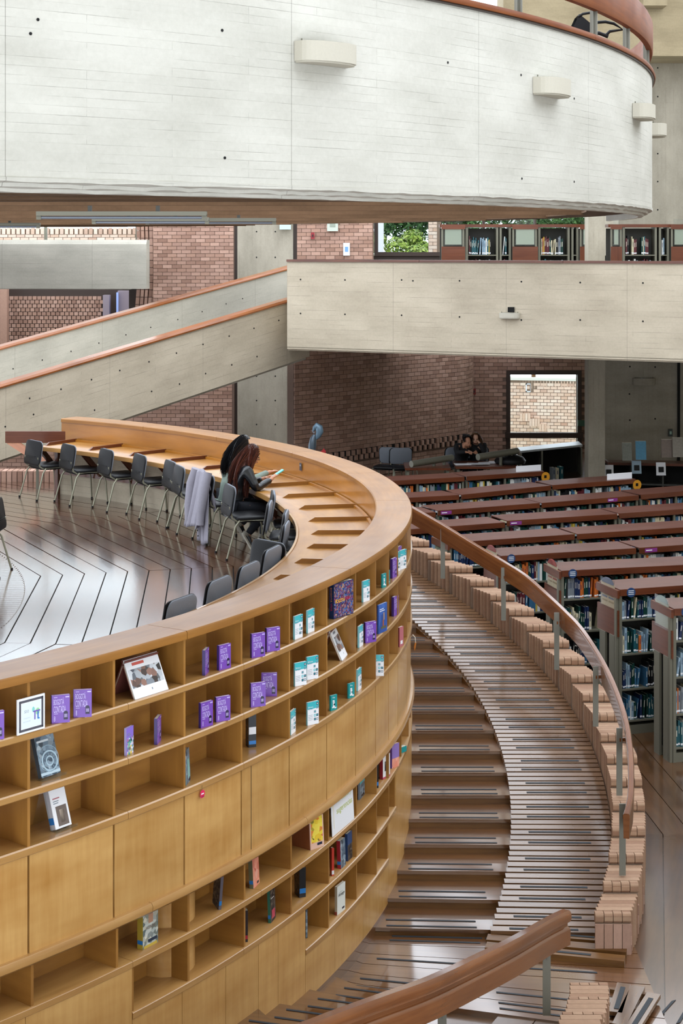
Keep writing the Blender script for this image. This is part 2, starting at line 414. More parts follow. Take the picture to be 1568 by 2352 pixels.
# far left end panel and dividers
for t in [56.2, 50.6, 45.0, 39.4, 33.8, 28.2, 22.6, 17, 11.6, 6.4, 1.4, -3.4, -8.2, -13, -17.8, -22.6, -27.4, -32.2, -37, -41.8, -46.6]:
    a = math.radians(t); mb = MB()
    nrm = Vector((math.cos(a), math.sin(a), 0)); tg = Vector((-nrm.y, nrm.x, 0)); p0 = rp3(t, -.35, 2.77)
    L_ = .60
    A = [(0, 0), (L_+.02, 0), (L_-.05, .042), (0, .042)]
    f = [p0-nrm*x+Vector((0, 0, z))-tg*.014 for x, z in A]; g = [q+tg*.028 for q in f]
    mb.face(f[::-1], [(x, z) for x, z in A[::-1]]); mb.face(g, A)
    for i in range(4):
        j = (i+1) % 4; l = (f[i]-f[j]).length; mb.face([f[i], f[j], g[j], g[i]], [(0, 0), (l, 0), (l, .03), (0, .03)])
    mb.obj('desk_divider', M['honey'] if t < 30 else M['redwood'], BK, 30)
    if t > 2:      # bracket under the desk
        mb = MB(); q0 = rp3(t, -.76, 0); w = tg*.02
        P = [q0+Vector((0, 0, 2.38)), q0+Vector((0, 0, 2.48)), q0-nrm*.24+Vector((0, 0, 2.72)), q0-nrm*.34+Vector((0, 0, 2.72))]
        a_ = [p-w for p in P]; b_ = [p+w for p in P]; mb.face(a_[::-1]); mb.face(b_)
        for i in range(4): j = (i+1) % 4; mb.face([a_[i], a_[j], b_[j], b_[i]])
        mb.obj('desk_bracket', M['redwood'], BK)
# end of the desk: leg board and the plain rail running on to the left
pe = rp3(56.0, -.76, 0); mb = MB(); mb.cbox((pe.x, pe.y, (ZP+2.72)/2), .06, .06, 2.72-ZP, math.radians(57)); mb.obj('desk_leg', M['redwood'], BK)
ra, rb_ = at(164, 991, 24.3), at(12, 991, 24.3)
mb = MB(); mb.box((rb_.x, 24.3, rb_.z-.165), (ra.x-rb_.x, 0, 0), (0, .05, 0), (0, 0, .165)); mb.obj('side_rail', M['redwood'], BK)
mb = MB(); mb.box((rb_.x+.03, 24.25, rb_.z-.165), (.42, -.1, -.25), (.2, 0, -.0), (0, .04, 0)); mb.obj('diagonal_brace', M['capwood'], BK)
mb = MB(); mb.cbox((rb_.x+.46, 24.3, 2.36), .035, .035, .56); mb.obj('rail_post', M['steel'], BK)
# outer shelves
ST = [(2.736, .046), (2.40, .046), (2.067, .05)]
TS0, TS1 = -62, 25
BACK = -.29
for zt, th in ST:
    for a, b in ((TS0, -50), (-50, th_at(268)+.6), (th_at(268)+.6, th_at(560)), (th_at(560), th_at(790)), (th_at(790), 5), (5, TS1)):
        ringpart('shelf_board', M['shelfwood'], [(0, zt-th+.006), (0, zt-.008), (-.008, zt), (BACK, zt), (BACK, zt-th), (-.006, zt-th)], a+.01, b-.01)
ringpart('back_panel', M['honey'], [(BACK, 1.98), (BACK, 3.026), (BACK-.008, 3.026), (BACK-.008, 1.98)], TS0, TS1)
divpx = [69, 265, 427, 558, 668, 754, 820, 866, 896, 917]
DIV = [th_at(p) for p in divpx]
DIV = [DIV[0]-3.9*i for i in (4, 3, 2, 1)] + DIV + [DIV[-1]+3.7*i for i in range(1, 9)]
DIV = [d for d in DIV if d > -61]
def divider(t, z0, z1, nm='divider', th=.02):
    a = math.radians(t); nrm = Vector((math.cos(a), math.sin(a), 0)); tg = Vector((-nrm.y, nrm.x, 0))
    p = rp3(t, -.012, z0)-tg*th/2; mb = MB(); mb.box(p, tg*th, -nrm*(.278), Vector((0, 0, z1-z0))); return mb.obj(nm, M['honey'], BK)
for t in DIV:
    if t > TS1: continue
    divider(t, 2.736, 3.026); divider(t, 2.40, 2.69); divider(t, 2.067, 2.354)
# flush doors, dark gaps between them
DR = [DIV[0]] + DIV[1:]
ringpart('door_backing', M['black2'], [(-.045, 1.43), (-.045, 2.02), (-.055, 2.02), (-.055, 1.43)], TS0, TS1)
for a, b in zip(DIV[:-1], DIV[1:]):
    if b > TS1: break
    ringpart('door', M['honey2'], [(-.014, 1.442), (-.014, 2.017), (-.036, 2.017), (-.036, 1.442)], a+.045, b-.045)
tq = th_at(580)
ringpart('door_seam', M['black2'], [(-.0125, 1.442), (-.0125, 2.017), (-.02, 2.017), (-.02, 1.442)], tq, tq+.02)
# projecting ledge, lower shelves
for a, b in ((TS0, -44), (-44, th_at(345)), (th_at(345), th_at(700)), (th_at(700), -2), (-2, TS1)):
    ringpart('ledge', M['shelfwood'], [(-.02, 1.375), (.008, 1.38), (.022, 1.395), (.022, 1.425), (.010, 1.442), (-.05, 1.446), (-.29, 1.446), (-.29, 1.375)], a+.01, b-.01)
tA = th_at(305); tB = th_at(703); tC = th_at(896, hi=-3)
for a, b in ((TS0, tA), (tA, th_at(600)), (th_at(600), th_at(760)), (th_at(760), 3), (3, TS1)):
    ringpart('shelf_board', M['shelfwood'], [(0, 1.09), (0, 1.124), (-.008, 1.13), (BACK, 1.13), (BACK, 1.085), (-.006, 1.085)], a+.01, b-.01)
for a, b in ((tA, th_at(560)), (th_at(560), th_at(775)), (th_at(775), tC+1.6)):
    ringpart('shelf_board', M['shelfwood'], [(0, .77), (0, .804), (-.008, .81), (BACK, .81), (BACK, .765), (-.006, .765)], a+.01, b-.01)
ringpart('shelf_board', M['shelfwood'], [(0, .44), (0, .474), (-.008, .48), (BACK, .48), (BACK, .435), (-.006, .435)], tB, tC-.3)
ringpart('back_panel', M['honey'], [(BACK, .43), (BACK, 1.38), (BACK-.008, 1.38), (BACK-.008, .43)], TS0, TS1)
LD = [th_at(p) for p in (77, 272, 436, 565, 672, 758, 822, 868, 896)]
LD = [LD[0]-3.9*i for i in (4, 3, 2, 1)]+LD+[LD[-1]+3.6*i for i in range(1, 8)]
for t in LD:
    if t < -61 or t > TS1: continue
    divider(t, 1.13, 1.376)
    if tA-.2 < t < tC+1: divider(t, .81, 1.087)
    if tB-.2 < t < tC-1: divider(t, .48, .767)
divider(tA+.06, .765, 1.087, 'divider'); divider(tC-.36, .48, .767); divider(tC+1.5, .81, 1.087)
# base panels
def base(a, b, ztop):
    ringpart('base_panel', M['honey2'], [(-.006, -.02), (-.006, ztop), (-.03, ztop), (-.03, -.02)], a+.012, b-.012)
cuts = [TS0, -56, -50, -44, th_at(60), tA]
for a, b in zip(cuts[:-1], cuts[1:]): base(a, b, 1.087)
cuts = [tA, th_at(420), th_at(520), th_at(595), th_at(640), tB]
for a, b in zip(cuts[:-1], cuts[1:]): base(a, b, .767)
cuts = [tB, th_at(770), th_at(835), th_at(872), tC-.3]
for a, b in zip(cuts[:-1], cuts[1:]): base(a, b, .437)
cuts = [tC-.3, tC+1.6]
base(tC-.3, tC+1.6, .767)
cuts = [tC+1.6, 3, 9, 17, TS1]
for a, b in zip(cuts[:-1], cuts[1:]): base(a, b, 1.087)
ringpart('skirting', M['tread'], [(-.004, -.02), (-.004, .11), (-.012, .11), (-.012, -.02)], -50, th_at(895))
# rounded column casing seen in the two lower rows
mb = MB(); tcc = th_at(462); pc = rp3(tcc, -.30, 0)
mb.lathe((pc.x, pc.y, .81), [(.20, 0), (.20, .57)], 24); mb.obj('column_casing', M['honey2'], BK, 40)

# --- stairs
def zs(Y): return .2*Y-2.65
def planeY(py): return (EYE+2.65)/((py-HY)/F+.2)
B1 = [(946.5, 1430), (984, 1460), (1024, 1505), (1056, 1542), (1084, 1582), (1109, 1625), (1131, 1667), (1149, 1715), (1161, 1770), (1169, 1825), (1174, 1875), (1173, 1940), (1166, 2000), (1146, 2065), (1129, 2135)]
B2 = [(944, 1317), (1009, 1340), (1064, 1390), (1084, 1400), (1134, 1440), (1209, 1505), (1264, 1560), (1309, 1620), (1344, 1680), (1369, 1740), (1386, 1800), (1399, 1850), (1406, 1900), (1408, 1950), (1399, 2025), (1389, 2090), (1383, 2137)]
def curve(pts, deg=4):
    Y = np.array([planeY(y) for x, y in pts]); X = np.array([(x-CXP)/F for x, y in pts])*Y
    c = np.polyfit(Y-17, X, deg); return lambda y: float(np.polyval(c, y-17))
c1 = curve(B1); c2 = curve(B2)
y1a, y1b = planeY(2135), planeY(1430)
_s1 = (c1(19.4)-c1(19.0))/.4
def xB1(y): return c1(y) if y <= 19.2 else c1(19.2)+_s1*(y-19.2)
_s2 = (c2(20.6)-c2(20.2))/.4
def xB2(y): return c2(y) if y <= 20.4 else c2(20.4)+_s2*(y-20.4)
def xR(y, off=-.01):
    """right-hand surface of the ring wall at depth y"""
    lo, hi = -60, 60; 
    for _ in range(40):
        m = (lo+hi)/2
        if rp3(m, off).y < y: lo = m
        else: hi = m
    return rp3(lo, off).x
stair = empty('curved_staircase', (0, 0, 0), 0, 'wide shallow wooden stair rising along the foot of the curved bookcase', 'staircase')
def rotk(k): return -.05*max(0, 1-k/5.0)
T = .41
def strip_bar(x0, x1, y, z, slope, parent, w=.022, up=0.0):
    mb = MB(); n_ = 1; mb.box((x0, y, z), (x1-x0, (x1-x0)*slope, 0), (0, w, up), (0, 0, .004)); return mb.obj('anti_slip_strip', M['strip'], parent)
for k in range(0, 17):
    Yk = 13.63+T*k; s = rotk(k); Zk = zs(Yk); xm = .9
    fy = lambda x, Yk=Yk, s=s: Yk+s*(x-xm)
    s2 = rotk(k+1); by = lambda x, Yk=Yk, s2=s2: Yk+T+.03+s2*(x-xm)
    xl0, xr0 = xR(Yk, -.02), xB1(Yk); xl1, xr1 = xR(Yk+T, -.02), xB1(Yk+T)
    if xr0-xl0 < .04 and xr1-xl1 < .04: 
        break
    P = [(xl0, fy(xl0)), (xr0, fy(xr0)), ((xr0+xr1)/2, (fy(xr0)+by(xr1))/2), (xr1, by(xr1)), (xl1, by(xl1)), ((xl0+xl1)/2, (fy(xl0)+by(xl1))/2)]
    mb = MB(); mb.prism(P, Zk-.03, Zk); tr = mb.obj('tread', M['tread'], stair)
    mb = MB(); q = .012
    mb.prism([(xl0, fy(xl0)+q), (xr0, fy(xr0)+q), (xr0, fy(xr0)+q+.02), (xl0, fy(xl0)+q+.02)], Zk-.082-.04, Zk-.03); mb.obj('riser', M['riser'], stair)
    w = xr0-xl0
    if w > .25:
        for d in (.03, .15):
            a_, b_ = xl0+w*.12, xr0-w*.12; strip_bar(a_, b_, fy(a_)+d, Zk, s, tr)
# stringer under the stair, closing it below
mb = MB()
for k in range(0, 16):
    Yk = 13.66+T*k; xl, xr = xR(Yk, -.06), xB1(Yk+.1)
    mb.prism([(xl, Yk), (xr, Yk), (xr, Yk+T), (xl, Yk+T)], -.02, zs(Yk-.03)-.035)
mb.obj('stair_core', M['riser'], stair)

# --- slatted ramp
ramp = empty('slatted_ramp', (0, 0, 0), 0, 'curved wooden ramp of narrow parallel slats between the stair and the stepped brick parapet', 'ramp')
pp = .083; k = 0; Y = 13.60
while Y < 24.2:
    s = -.05*max(0, 1-(Y-13.6)/2.0)
    xl = max(xB1(Y), xR(Y, -.0)) if Y < 19.5 else xR(Y, -.0); xr = xB2(Y)-.01
    if xr-xl > .05:
        z = zs(Y)+.012+random.uniform(-.001, .001); o = Vector((xl, Y+s*(xl-.9), z-.03)); a = Vector((xr-xl, s*(xr-xl), 0)); b = Vector((0, .062, .0124)); c = Vector((0, 0, .03))
        pk = boxo('plank', o, a, b, c, M['plank'], ramp)
        if k % 5 in (0, 2):
            w = xr-xl; a0 = .17+random.uniform(-.01, .01); mb = MB()
            mb.box(o+a*a0+Vector((0, .02, .004+.03)), a*(.80-a0), Vector((0, .022, .0044)), Vector((0, 0, .0035))); mb.obj('anti_slip_strip', M['strip'], pk)
    Y += pp; k += 1
mb = MB(); ys = [13.55+.4*i for i in range(27)]
path = []
L_ = [(xB1(y) if y < 19 else max(xR(y, -.02), xB1(y)), y) for y in ys]; R_ = [(xB2(y), y) for y in ys]
for i in range(len(ys)-1):
    P = [L_[i], R_[i], R_[i+1], L_[i+1]]
    if R_[i][0]-L_[i][0] < .03 or R_[i+1][0]-L_[i+1][0] < .03: continue
    mb.prism(P, lambda x, y: max(-.02, zs(y)-.35), lambda x, y: zs(y)-.022)
mb.obj('ramp_deck', M['riser'], ramp)
# three separate boards at the foot of the ramp
duck = empty('duckboard', (0, 0, 0), 0, 'three thick brown boards side by side at the foot of the slatted ramp', 'duckboard')
for i, (pa, pb) in enumerate([((1122, 2140), (1441, 2166)), ((1116, 2158), (1438, 2187)), ((1113, 2176), (1433, 2208))]):
    A = gnd(pa[0], pa[1], .06); B = gnd(pb[0], pb[1], .06)
    d = (B-A); nrm = Vector((-d.y, d.x, 0)).normalized()
    b = boxo('board', A-Vector((0, 0, .06)), d, nrm*.115, Vector((0, 0, .06)), M['riser'] if 1 else 0, duck)
    if i != 1:
        q = A+d*.26+nrm*.04; boxo('anti_slip_strip', q, d*.5, nrm*.03, Vector((0, 0, .004)), M['strip'], b)
# --- landing and the second flight, rising towards the viewer
landing = empty('landing_floor', (0, 0, 0), kind='structure')
def L2(m, x): return 12.64-.42*m-.30*(x+.1)        # far edge of ascending tread m
xr_land = lambda y: 2.33+(y-13.3)*.2
yy0 = lambda x: 13.66-.05*(x-.9)
n = 6
for i in range(n):
    xs = np.linspace(-.55, 2.32, 9); f0 = (i+.02)/n; f1 = (i+.98)/n
    lo = [(x, L2(0, x)+(yy0(x)-L2(0, x))*f0) for x in xs]; hi = [(x, L2(0, x)+(yy0(x)-L2(0, x))*f1) for x in xs[::-1]]
    P = [(max(x, xR(y, -.03)), y) for x, y in lo+hi]
    mb = MB(); mb.prism(P, -.05, .012, -.1); ob = mb.obj('landing_board', M['tread'], landing)
    for f in ((.35, .75) if i in (0, 5) else ((.5,) if i in (1, 3) else ())):
        x0 = xR(L2(0, 0)+(yy0(0)-L2(0, 0))*(i+f)/n)+.14; g = lambda x: L2(0, x)+(yy0(x)-L2(0, x))*(i+f)/n
        boxo('anti_slip_strip', (x0, g(x0), .012), (.72, g(x0+.72)-g(x0), 0), (0, .022, 0), (0, 0, .004), M['strip'], ob)
        boxo('anti_slip_strip', (1.15, g(1.15), .012), (.8, g(1.95)-g(1.15), 0), (0, .022, 0), (0, 0, .004), M['strip'], ob)
stair2 = empty('near_staircase', (0, 0, 0), 0, 'near flight of broad wooden treads with dark strips climbing toward the lower left corner', 'staircase')
for m in range(0, 12):
    z = .082*(m+1); xs = np.linspace(-2.9, .72, 7)
    P = [(x, L2(m, x)) for x in xs]+[(x, L2(m+1, x)-.03) for x in xs[::-1]]
    P = [(max(x, xR(max(6.9, y), -.03)), y) for x, y in P if y > 6.5]
    if len(P) < 6: break
    mb = MB(); mb.prism(P, z-.05, z, -.29); tr = mb.obj('tread', M['tread'], stair2)
    mb = MB(); mb.prism(P, -.02, z-.05, -.29); mb.obj('tread_core', M['riser'], stair2)
    for d in (.08, .22):
        x0 = xR(max(6.9, L2(m, -.2)-d), -.03)+.16; boxo('anti_slip_strip', (x0, L2(m, x0)-d, z), (.62, -.30*.62, 0), (0, .022, 0), (0, 0, .004), M['strip'], tr)
ramp2 = empty('near_ramp', (0, 0, 0), 0, 'near ramp of wooden planks with dark strips beyond the foreground handrail', 'ramp')
def zs2(Y): return .2*(12.40-Y)
for i in range(34):
    y = 12.2-.165*i; 
    xr = 1.62-.045*(12.1-y)-.16*(12.1-y)**1.5 if y < 12.1 else 1.9
    if y < 7.2 or xr < .75: break
    o = Vector((.74, y-.30*.84, zs2(y))); pk = boxo('plank', o-Vector((0, 0, .03)), Vector((xr-.74, -.30*(xr-.74), 0)), Vector((0, .155, -.03)), Vector((0, 0, .03)), M['tread'], ramp2)
    boxo('anti_slip_strip', o+Vector((.12, -.036+.06, -.010)), Vector((xr-1.0, -.30*(xr-1.0), 0)), Vector((0, .022, -.0044)), Vector((0, 0, .004)), M['strip'], pk)
# --- stepped brick parapets
def brick_shape(w, d, h, r=.012):
    mb = MB(); mb.box((0, 0, 0), (w, 0, 0), (0, d, 0), (0, 0, h)); return mb
def nose_mesh(w, d, h):
    """bullnosed brick: rounded towards -y"""
    mb = MB(); pr = [(d, 0), (d, h)]; n = 6
    for i in range(n+1):
        q = PI/2*i/n; pr.append((.028*(1-math.sin(q)), h-.028*(1-math.cos(q))))
    pr += [(0, .02), (.016, .0)]
    A = [(0, y, z) for y, z in pr]; B = [(w, y, z) for y, z in pr]
    mb.face(A, [(y, z) for y, z in pr]); mb.face(B[::-1], [(y, z) for y, z in pr[::-1]])
    for i in range(len(pr)):
        j = (i+1) % len(pr); mb.face([A[j], A[i], B[i], B[j]])
    return mb
def parapet(name, label, Y0, dirn, n, xf, zf, width):
    """n blocks of six brick courses each; xf(y) left edge, zf(i) coping height; dirn +1 away from the viewer, -1 towards"""
    root = empty(name, (0, 0, 0), 0, label, 'parapet')
    nb = nose_mesh(width/4-.005, .062, .078).mesh('nose_brick', M['brickl'])
    for i in range(n):
        y0 = Y0+dirn*.41*i; z = zf(i)
        for j in range(6):
            y = y0+dirn*(.0685*j); x = xf(y)
            if j == 0:
                for q in range(4):
                    o = link('nose_brick', nb, root, (x+(q*width/4+.002 if dirn > 0 else (q+1)*width/4-.002), y, z-.078), 0 if dirn > 0 else PI)
                mb = MB(); mb.box((x+.008, min(y, y+dirn*.06)+.004, -.02), (width-.016, 0, 0), (0, .06, 0), (0, 0, z-.078+.018)); mb.obj('mortar_core', M['mortarl'], root)
            else:
                mb = MB(); hh = .36; mb.box((x, min(y, y+dirn*.0655), z-hh), (width, 0, 0), (0, .0655, 0), (0, 0, hh)); mb.obj('brick', M['brickl'], root)
                mb = MB(); mb.box((x+.006, min(y, y+dirn*.0655)+.004, -.02), (width-.012, 0, 0), (0, .062, 0), (0, 0, z-.012+.02)); mb.obj('mortar_core', M['mortarl'], root)
    return root
PW = .285
par1 = parapet('stepped_brick_parapet', 'stepped brick parapet with rounded coping bricks along the outer edge of the slatted ramp', 13.30, 1, 22, lambda y: xB2(y)+.004, lambda i: .2*(13.3+.41*i)-2.33, PW)
fb = brick_shape(.066, .02, .248).mesh('pier_brick', M['brick'])
for j in range(4): link('pier_brick', fb, par1, (xB2(13.3)+.004+j*PW/4, 13.29, 0), 0)
for j in range(6):
    for r_ in range(3): mb = MB(); mb.box((xB2(13.3+.2*j)+PW-.01, 13.31+.205*j, .08*r_), (.02, 0, 0), (0, .195, 0), (0, 0, .072)); mb.obj('side_brick', M['brick'], par1)
X2 = lambda y: 1.62-.045*(12.1-y)-.16*max(0, 12.1-y)**1.5
par2 = parapet('near_brick_parapet', 'sunlit stepped brick parapet in the bottom right foreground under the near handrail', 12.07, -1, 11, X2, lambda i: .335+.082*i, .27)

# --- handrails
def rail(name, label, pts, hgt, thick, posts, side, mat=M['railwood'], groove=False):
    """pts: top centre line points; board hangs below"""
    root = empty(name, (0, 0, 0), 0, label, 'handrail')
    P = [Vector(p) for p in pts]; fine = []
    for i in range(len(P)-1):
        a = P[max(i-1, 0)]; b = P[i]; c = P[i+1]; d = P[min(i+2, len(P)-1)]
        for t in np.linspace(0, 1, 7)[:-1]:
            fine.append(.5*((2*b)+(-a+c)*t+(2*a-5*b+4*c-d)*t*t+(-a+3*b-3*c+d)*t**3))
    fine.append(P[-1]); path = []; s = 0
    for i, p in enumerate(fine):
        t = fine[min(i+1, len(fine)-1)]-fine[max(i-1, 0)]; t.z = 0; t.normalize(); nx, ny = t.y, -t.x
        if i: s += (p-fine[i-1]).length
        path.append((p.x, p.y, p.z, nx, ny, s))
    w = thick/2
    if groove: prof = [(-w, -hgt), (w, -hgt), (w*1.05, -.135), (w*.95, -.122), (w*.35, -.112), (w*.35, -.085), (w*1.1, -.075), (w*1.3, -.05), (w*1.2, -.015), (w*.8, 0), (-w*.8, 0), (-w*1.2, -.015), (-w*1.3, -.05), (-w*1.1, -.075), (-w*.35, -.085), (-w*.35, -.112), (-w*.95, -.122), (-w*1.05, -.135)]
    else: prof = [(-w, -hgt), (w, -hgt), (w*1.15, -.045), (w*1.15, -.010), (w*.8, 0), (-w*.8, 0), (-w*1.15, -.010), (-w*1.15, -.045)]
    mb = MB(); mb.sweep(path, prof); mb.obj('rail_board', mat, root, 50)
    for (a, b, zt, hd) in posts:      # a: foot position, zt top z
        mb = MB(); mb.cbox((a[0], a[1], (a[2]+zt)/2), .052, .012, zt-a[2], hd); po = mb.obj('post', M['post'], root)
        mb = MB(); mb.box((a[0], a[1]-.01, zt-.12), (b[0]-a[0], b[1]-a[1], 0), (0, .02, 0), (0, 0, .03)); mb.obj('bracket', M['railwood'], root)
    return root, fine
# outer handrail above parapet 1: rail centre runs near the outer third of the coping
def copZ(Y): return .2*Y-2.33
rp_ = []
for (px, py) in [(946, 1163), (1019, 1205), (1084, 1245), (1154, 1287), (1209, 1322), (1262, 1369), (1300, 1405), (1334, 1441), (1371, 1496), (1400, 1550), (1423, 1607), (1438, 1659), (1447, 1721), (1449, 1784), (1447, 1829), (1438, 1869)]:
    # rail top plane = coping plane + .62
    Y = (EYE+2.33-.62)/((py-HY)/F+.2); rp_.append(((px-CXP)/F*Y, Y, .2*Y-2.33+.62))
d0 = Vector(rp_[0])-Vector(rp_[1]); rp_ = [tuple(Vector(rp_[0])+d0*2), tuple(Vector(rp_[0])+d0)]+rp_
posts = []
for (px, yb, yt) in [(1016.5, 1325, 1215), (1156, 1421, 1304), (1278, 1534, 1407), (1367.5, 1664, 1530), (1422, 1822, 1672), (1429, 2005, 1846)]:
    Y = (EYE+2.33)/((yb-HY)/F+.2); x = (px-CXP)/F*Y; posts.append(((x, Y, copZ(Y)-.02), (x+.07, Y+.02), EYE-(yt-HY)/F*Y, 0))
rail('curved_handrail', 'red-brown curved wooden handrail on flat steel posts above the stepped brick parapet', rp_, .20, .045, posts, 1)
# foreground handrail
rq = []
for (px, py) in [(1300, 2089), (1262, 2107), (1180, 2153), (1084, 2200), (984, 2246), (884, 2282), (784, 2318), (700, 2350), (600, 2385), (500, 2420)]:
    k2 = (EYE-.335-.60)+.0; Y = (EYE-.335-.60-.2*12.07)/((py-HY)/F-.2); rq.append(((px-CXP)/F*Y, Y, .335+.60+.2*(12.07-Y)))
posts = []
for (px, yb, yt) in [(1255, 2318, 2180), (1015, 2440, 2312)]:
    Y = (EYE-.335-.2*12.07)/((yb-HY)/F-.2); x = (px-CXP)/F*Y; posts.append(((x, Y, .335+.2*(12.07-Y)-.04), (x, Y+.02), EYE-(yt-HY)/F*Y+.05, 0))
rail('near_handrail', 'thick polished wooden handrail with a long groove crossing the bottom foreground', rq, .235, .06, posts, 1, groove=True)

# --- tilted slats of the side ramp, bottom right
sl = empty('side_ramp_slats', (0, 0, 0), 0, 'three weathered slats with dark strips on cross battens at the bottom right edge', 'duckboard')
for (a, b, w, s_) in [((1396, 2322), (1417, 2256), .1, 1), ((1405, 2350), (1450, 2262), .1, 0), ((1432, 2362), (1486, 2278), .1, 1)]:
    A = gnd(a[0], a[1], .07); B = gnd(b[0], b[1], .07); d = B-A; nn = Vector((d.y, -d.x, 0)).normalized()
    o_ = boxo('slat', A-Vector((0, 0, .03)), d, nn*w, Vector((0, 0, .03)), M['plank'], sl)
    if s_: boxo('anti_slip_strip', A+d*.1+nn*.035+Vector((0, 0, .0)), d*.75, nn*.035, Vector((0, 0, .004)), M['strip'], o_)
for py in (2272, 2306, 2345):
    A = gnd(1400-(py-2272)*.3, py, .04); B = gnd(1494-(py-2272)*.6, py+14, .04); d = B-A
    boxo('batten', A-Vector((0, 0, .035)), d, Vector((0, .04, 0)), Vector((0, 0, .035)), M['riser'], sl)
fs = [((1495, 2352), (1542, 2300)), ((1552, 2352), (1568, 2325))]
for a, b in fs:
    A = gnd(a[0], a[1], .001); B = gnd(b[0], b[1], .001); boxo('floor_strip', A, B-A, Vector((.035, .02, 0)), Vector((0, 0, .004)), M['strip'], lower_floor)
# ================================================================== UPPER GALLERY (ring)
UC = Vector((-10.95, 22.0)); UR = 14.73
def upath(t0, t1, step=1.5, R=UR, z=0):
    n = max(2, int(abs(t1-t0)/step)); out = []
    for i in range(n+1):
        a = math.radians(t0+(t1-t0)*i/n); out.append((UC.x+R*math.cos(a), UC.y+R*math.sin(a), z, math.cos(a), math.sin(a), a*R))
    return out
ZB = 5.965; ZT = 7.44
def uarc(t0, t1, prof, name, mt, step=1.5, smooth=35, parent=None, **k):
    mb = MB(); mb.sweep(upath(t0, t1, step), prof); return mb.obj(name, mt, parent, smooth, **k)
gal = uarc(-78, 4, [(0, ZB), (0, ZT), (-.16, ZT), (-.16, ZB)], 'gallery_parapet', M['white_conc'], kind='structure')
rg = random.Random(3)
ja = [rg.uniform(-1, 1) for _ in range(400)]
def lipprof(i):
    w = .006*ja[i % 400]; v = .005*ja[(i*7+3) % 400]
    return [(-.16, ZB+.02), (.006+w, ZB+.015), (.004+w, ZB-.012+v), (-.045+v, ZB-.022+w), (-.05, ZB-.045+w), (-.095+w, ZB-.050+v), (-.10, ZB-.072+v), (-.16, ZB-.075)]
mb = MB(); mb.sweep(upath(-78, 4, .45), lipprof); mb.obj('drip_edge', M['white_conc'], gal, 35)
# slab with unseen sky slots between shallow beams, added to light the platform
OX0, OX1, OY0, OY1 = -9.5, -1.0, 14.6, 32.8
pts = [(UC.x+(UR-.15)*math.cos(math.radians(a)), UC.y+(UR-.15)*math.sin(math.radians(a))) for a in range(0, 360, 3)]
def half(P, ax, v, sgn):
    big = 60
    box = {('x', 1): [(v, -big), (big, -big), (big, big), (v, big)], ('x', -1): [(-big, -big), (v, -big), (v, big), (-big, big)], ('y', 1): [(-big, v), (big, v), (big, big), (-big, big)], ('y', -1): [(-big, -big), (big, -big), (big, v), (-big, v)]}[(ax, sgn)]
    return clip_convex(P, box)
IR = UR-.75
for nm, P in (('near', half(pts, 'y', OY0, -1)), ('far', half(pts, 'y', OY1, 1)), ('left', half(half(half(pts, 'x', OX0, -1), 'y', OY0, 1), 'y', OY1, -1))):
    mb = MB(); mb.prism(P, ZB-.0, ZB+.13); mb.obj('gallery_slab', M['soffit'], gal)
uarc(-34, 50, [(-.1, ZB), (-.1, ZB+.13), (-.75, ZB+.13), (-.75, ZB)], 'gallery_slab', M['soffit'], parent=gal)
y = OY0+1.6
while y < OY1-.5:
    xr = UC.x+math.sqrt(IR**2-(y-UC.y)**2)+.03
    boxo('added_slot_beam', (OX0, y, ZB-.02), (xr-OX0, 0, 0), (0, .11, 0), (0, 0, .14), M['soffit'], gal); y += 2.6  # added beams that screen the open slots from the camera
mb = MB(); y = UC.y-14.3; i = 0
while y < UC.y+14.3:
    w = .15 if i % 3 else .19; d = abs(y+w/2-UC.y); hw = math.sqrt(max(.1, (UR-.3)**2-(d+.1)**2)); x0 = max(-13, UC.x-hw); x1 = UC.x+hw
    dz = .018+.016*rg.random()
    if y+w < OY0 or y > OY1: mb.box((x0, y, ZB-dz), (x1-x0, 0, 0), (0, w*.55, 0), (0, 0, dz))
    y += w; i += 1
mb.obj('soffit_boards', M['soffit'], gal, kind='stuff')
# wooden coping and raised rail
def th_u(px, R=UR, lo=-78, hi=-12):
    for _ in range(40):
        m = (lo+hi)/2; a = math.radians(m); x = UC.x+R*math.cos(a); y = UC.y+R*math.sin(a)
        if CXP+F*x/y < px: lo = m
        else: hi = m
    return (lo+hi)/2
cop = empty('gallery_handrail', (0, 0, 0), 0, 'curved red-brown wooden coping and raised rail around the top of the white gallery', 'handrail')
for a, b in ((-78, -50), (-50, -38), (-38, -26), (-26, -12), (-12, 6), (6, 30)):
    uarc(a+.01, b-.01, [(.035, ZT+.005), (.04, ZT+.03), (.03, ZT+.055), (-.19, ZT+.055), (-.19, ZT+.005)], 'coping_board', M['railmatt'], parent=cop)
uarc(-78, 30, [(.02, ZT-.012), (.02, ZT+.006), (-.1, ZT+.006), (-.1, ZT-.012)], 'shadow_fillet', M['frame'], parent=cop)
uarc(-78, 30, [(.0, 7.74), (.01, 7.77), (.01, 8.05), (-.005, 8.08), (-.06, 8.08), (-.06, 7.74)], 'rail_board', M['railmatt'], parent=cop)
for px in (1000, 1190, 1363, 1438, 1484):
    t = th_u(px, UR-.06); a = math.radians(t); x = UC.x+(UR-.06)*math.cos(a); y = UC.y+(UR-.06)*math.sin(a)
    mb = MB(); mb.cbox((x, y, (7.49+7.82)/2), .012, .07, .33, a); mb.cbox((x, y, (7.49+7.82)/2), .07, .012, .33, a); mb.obj('post', M['post'], cop)
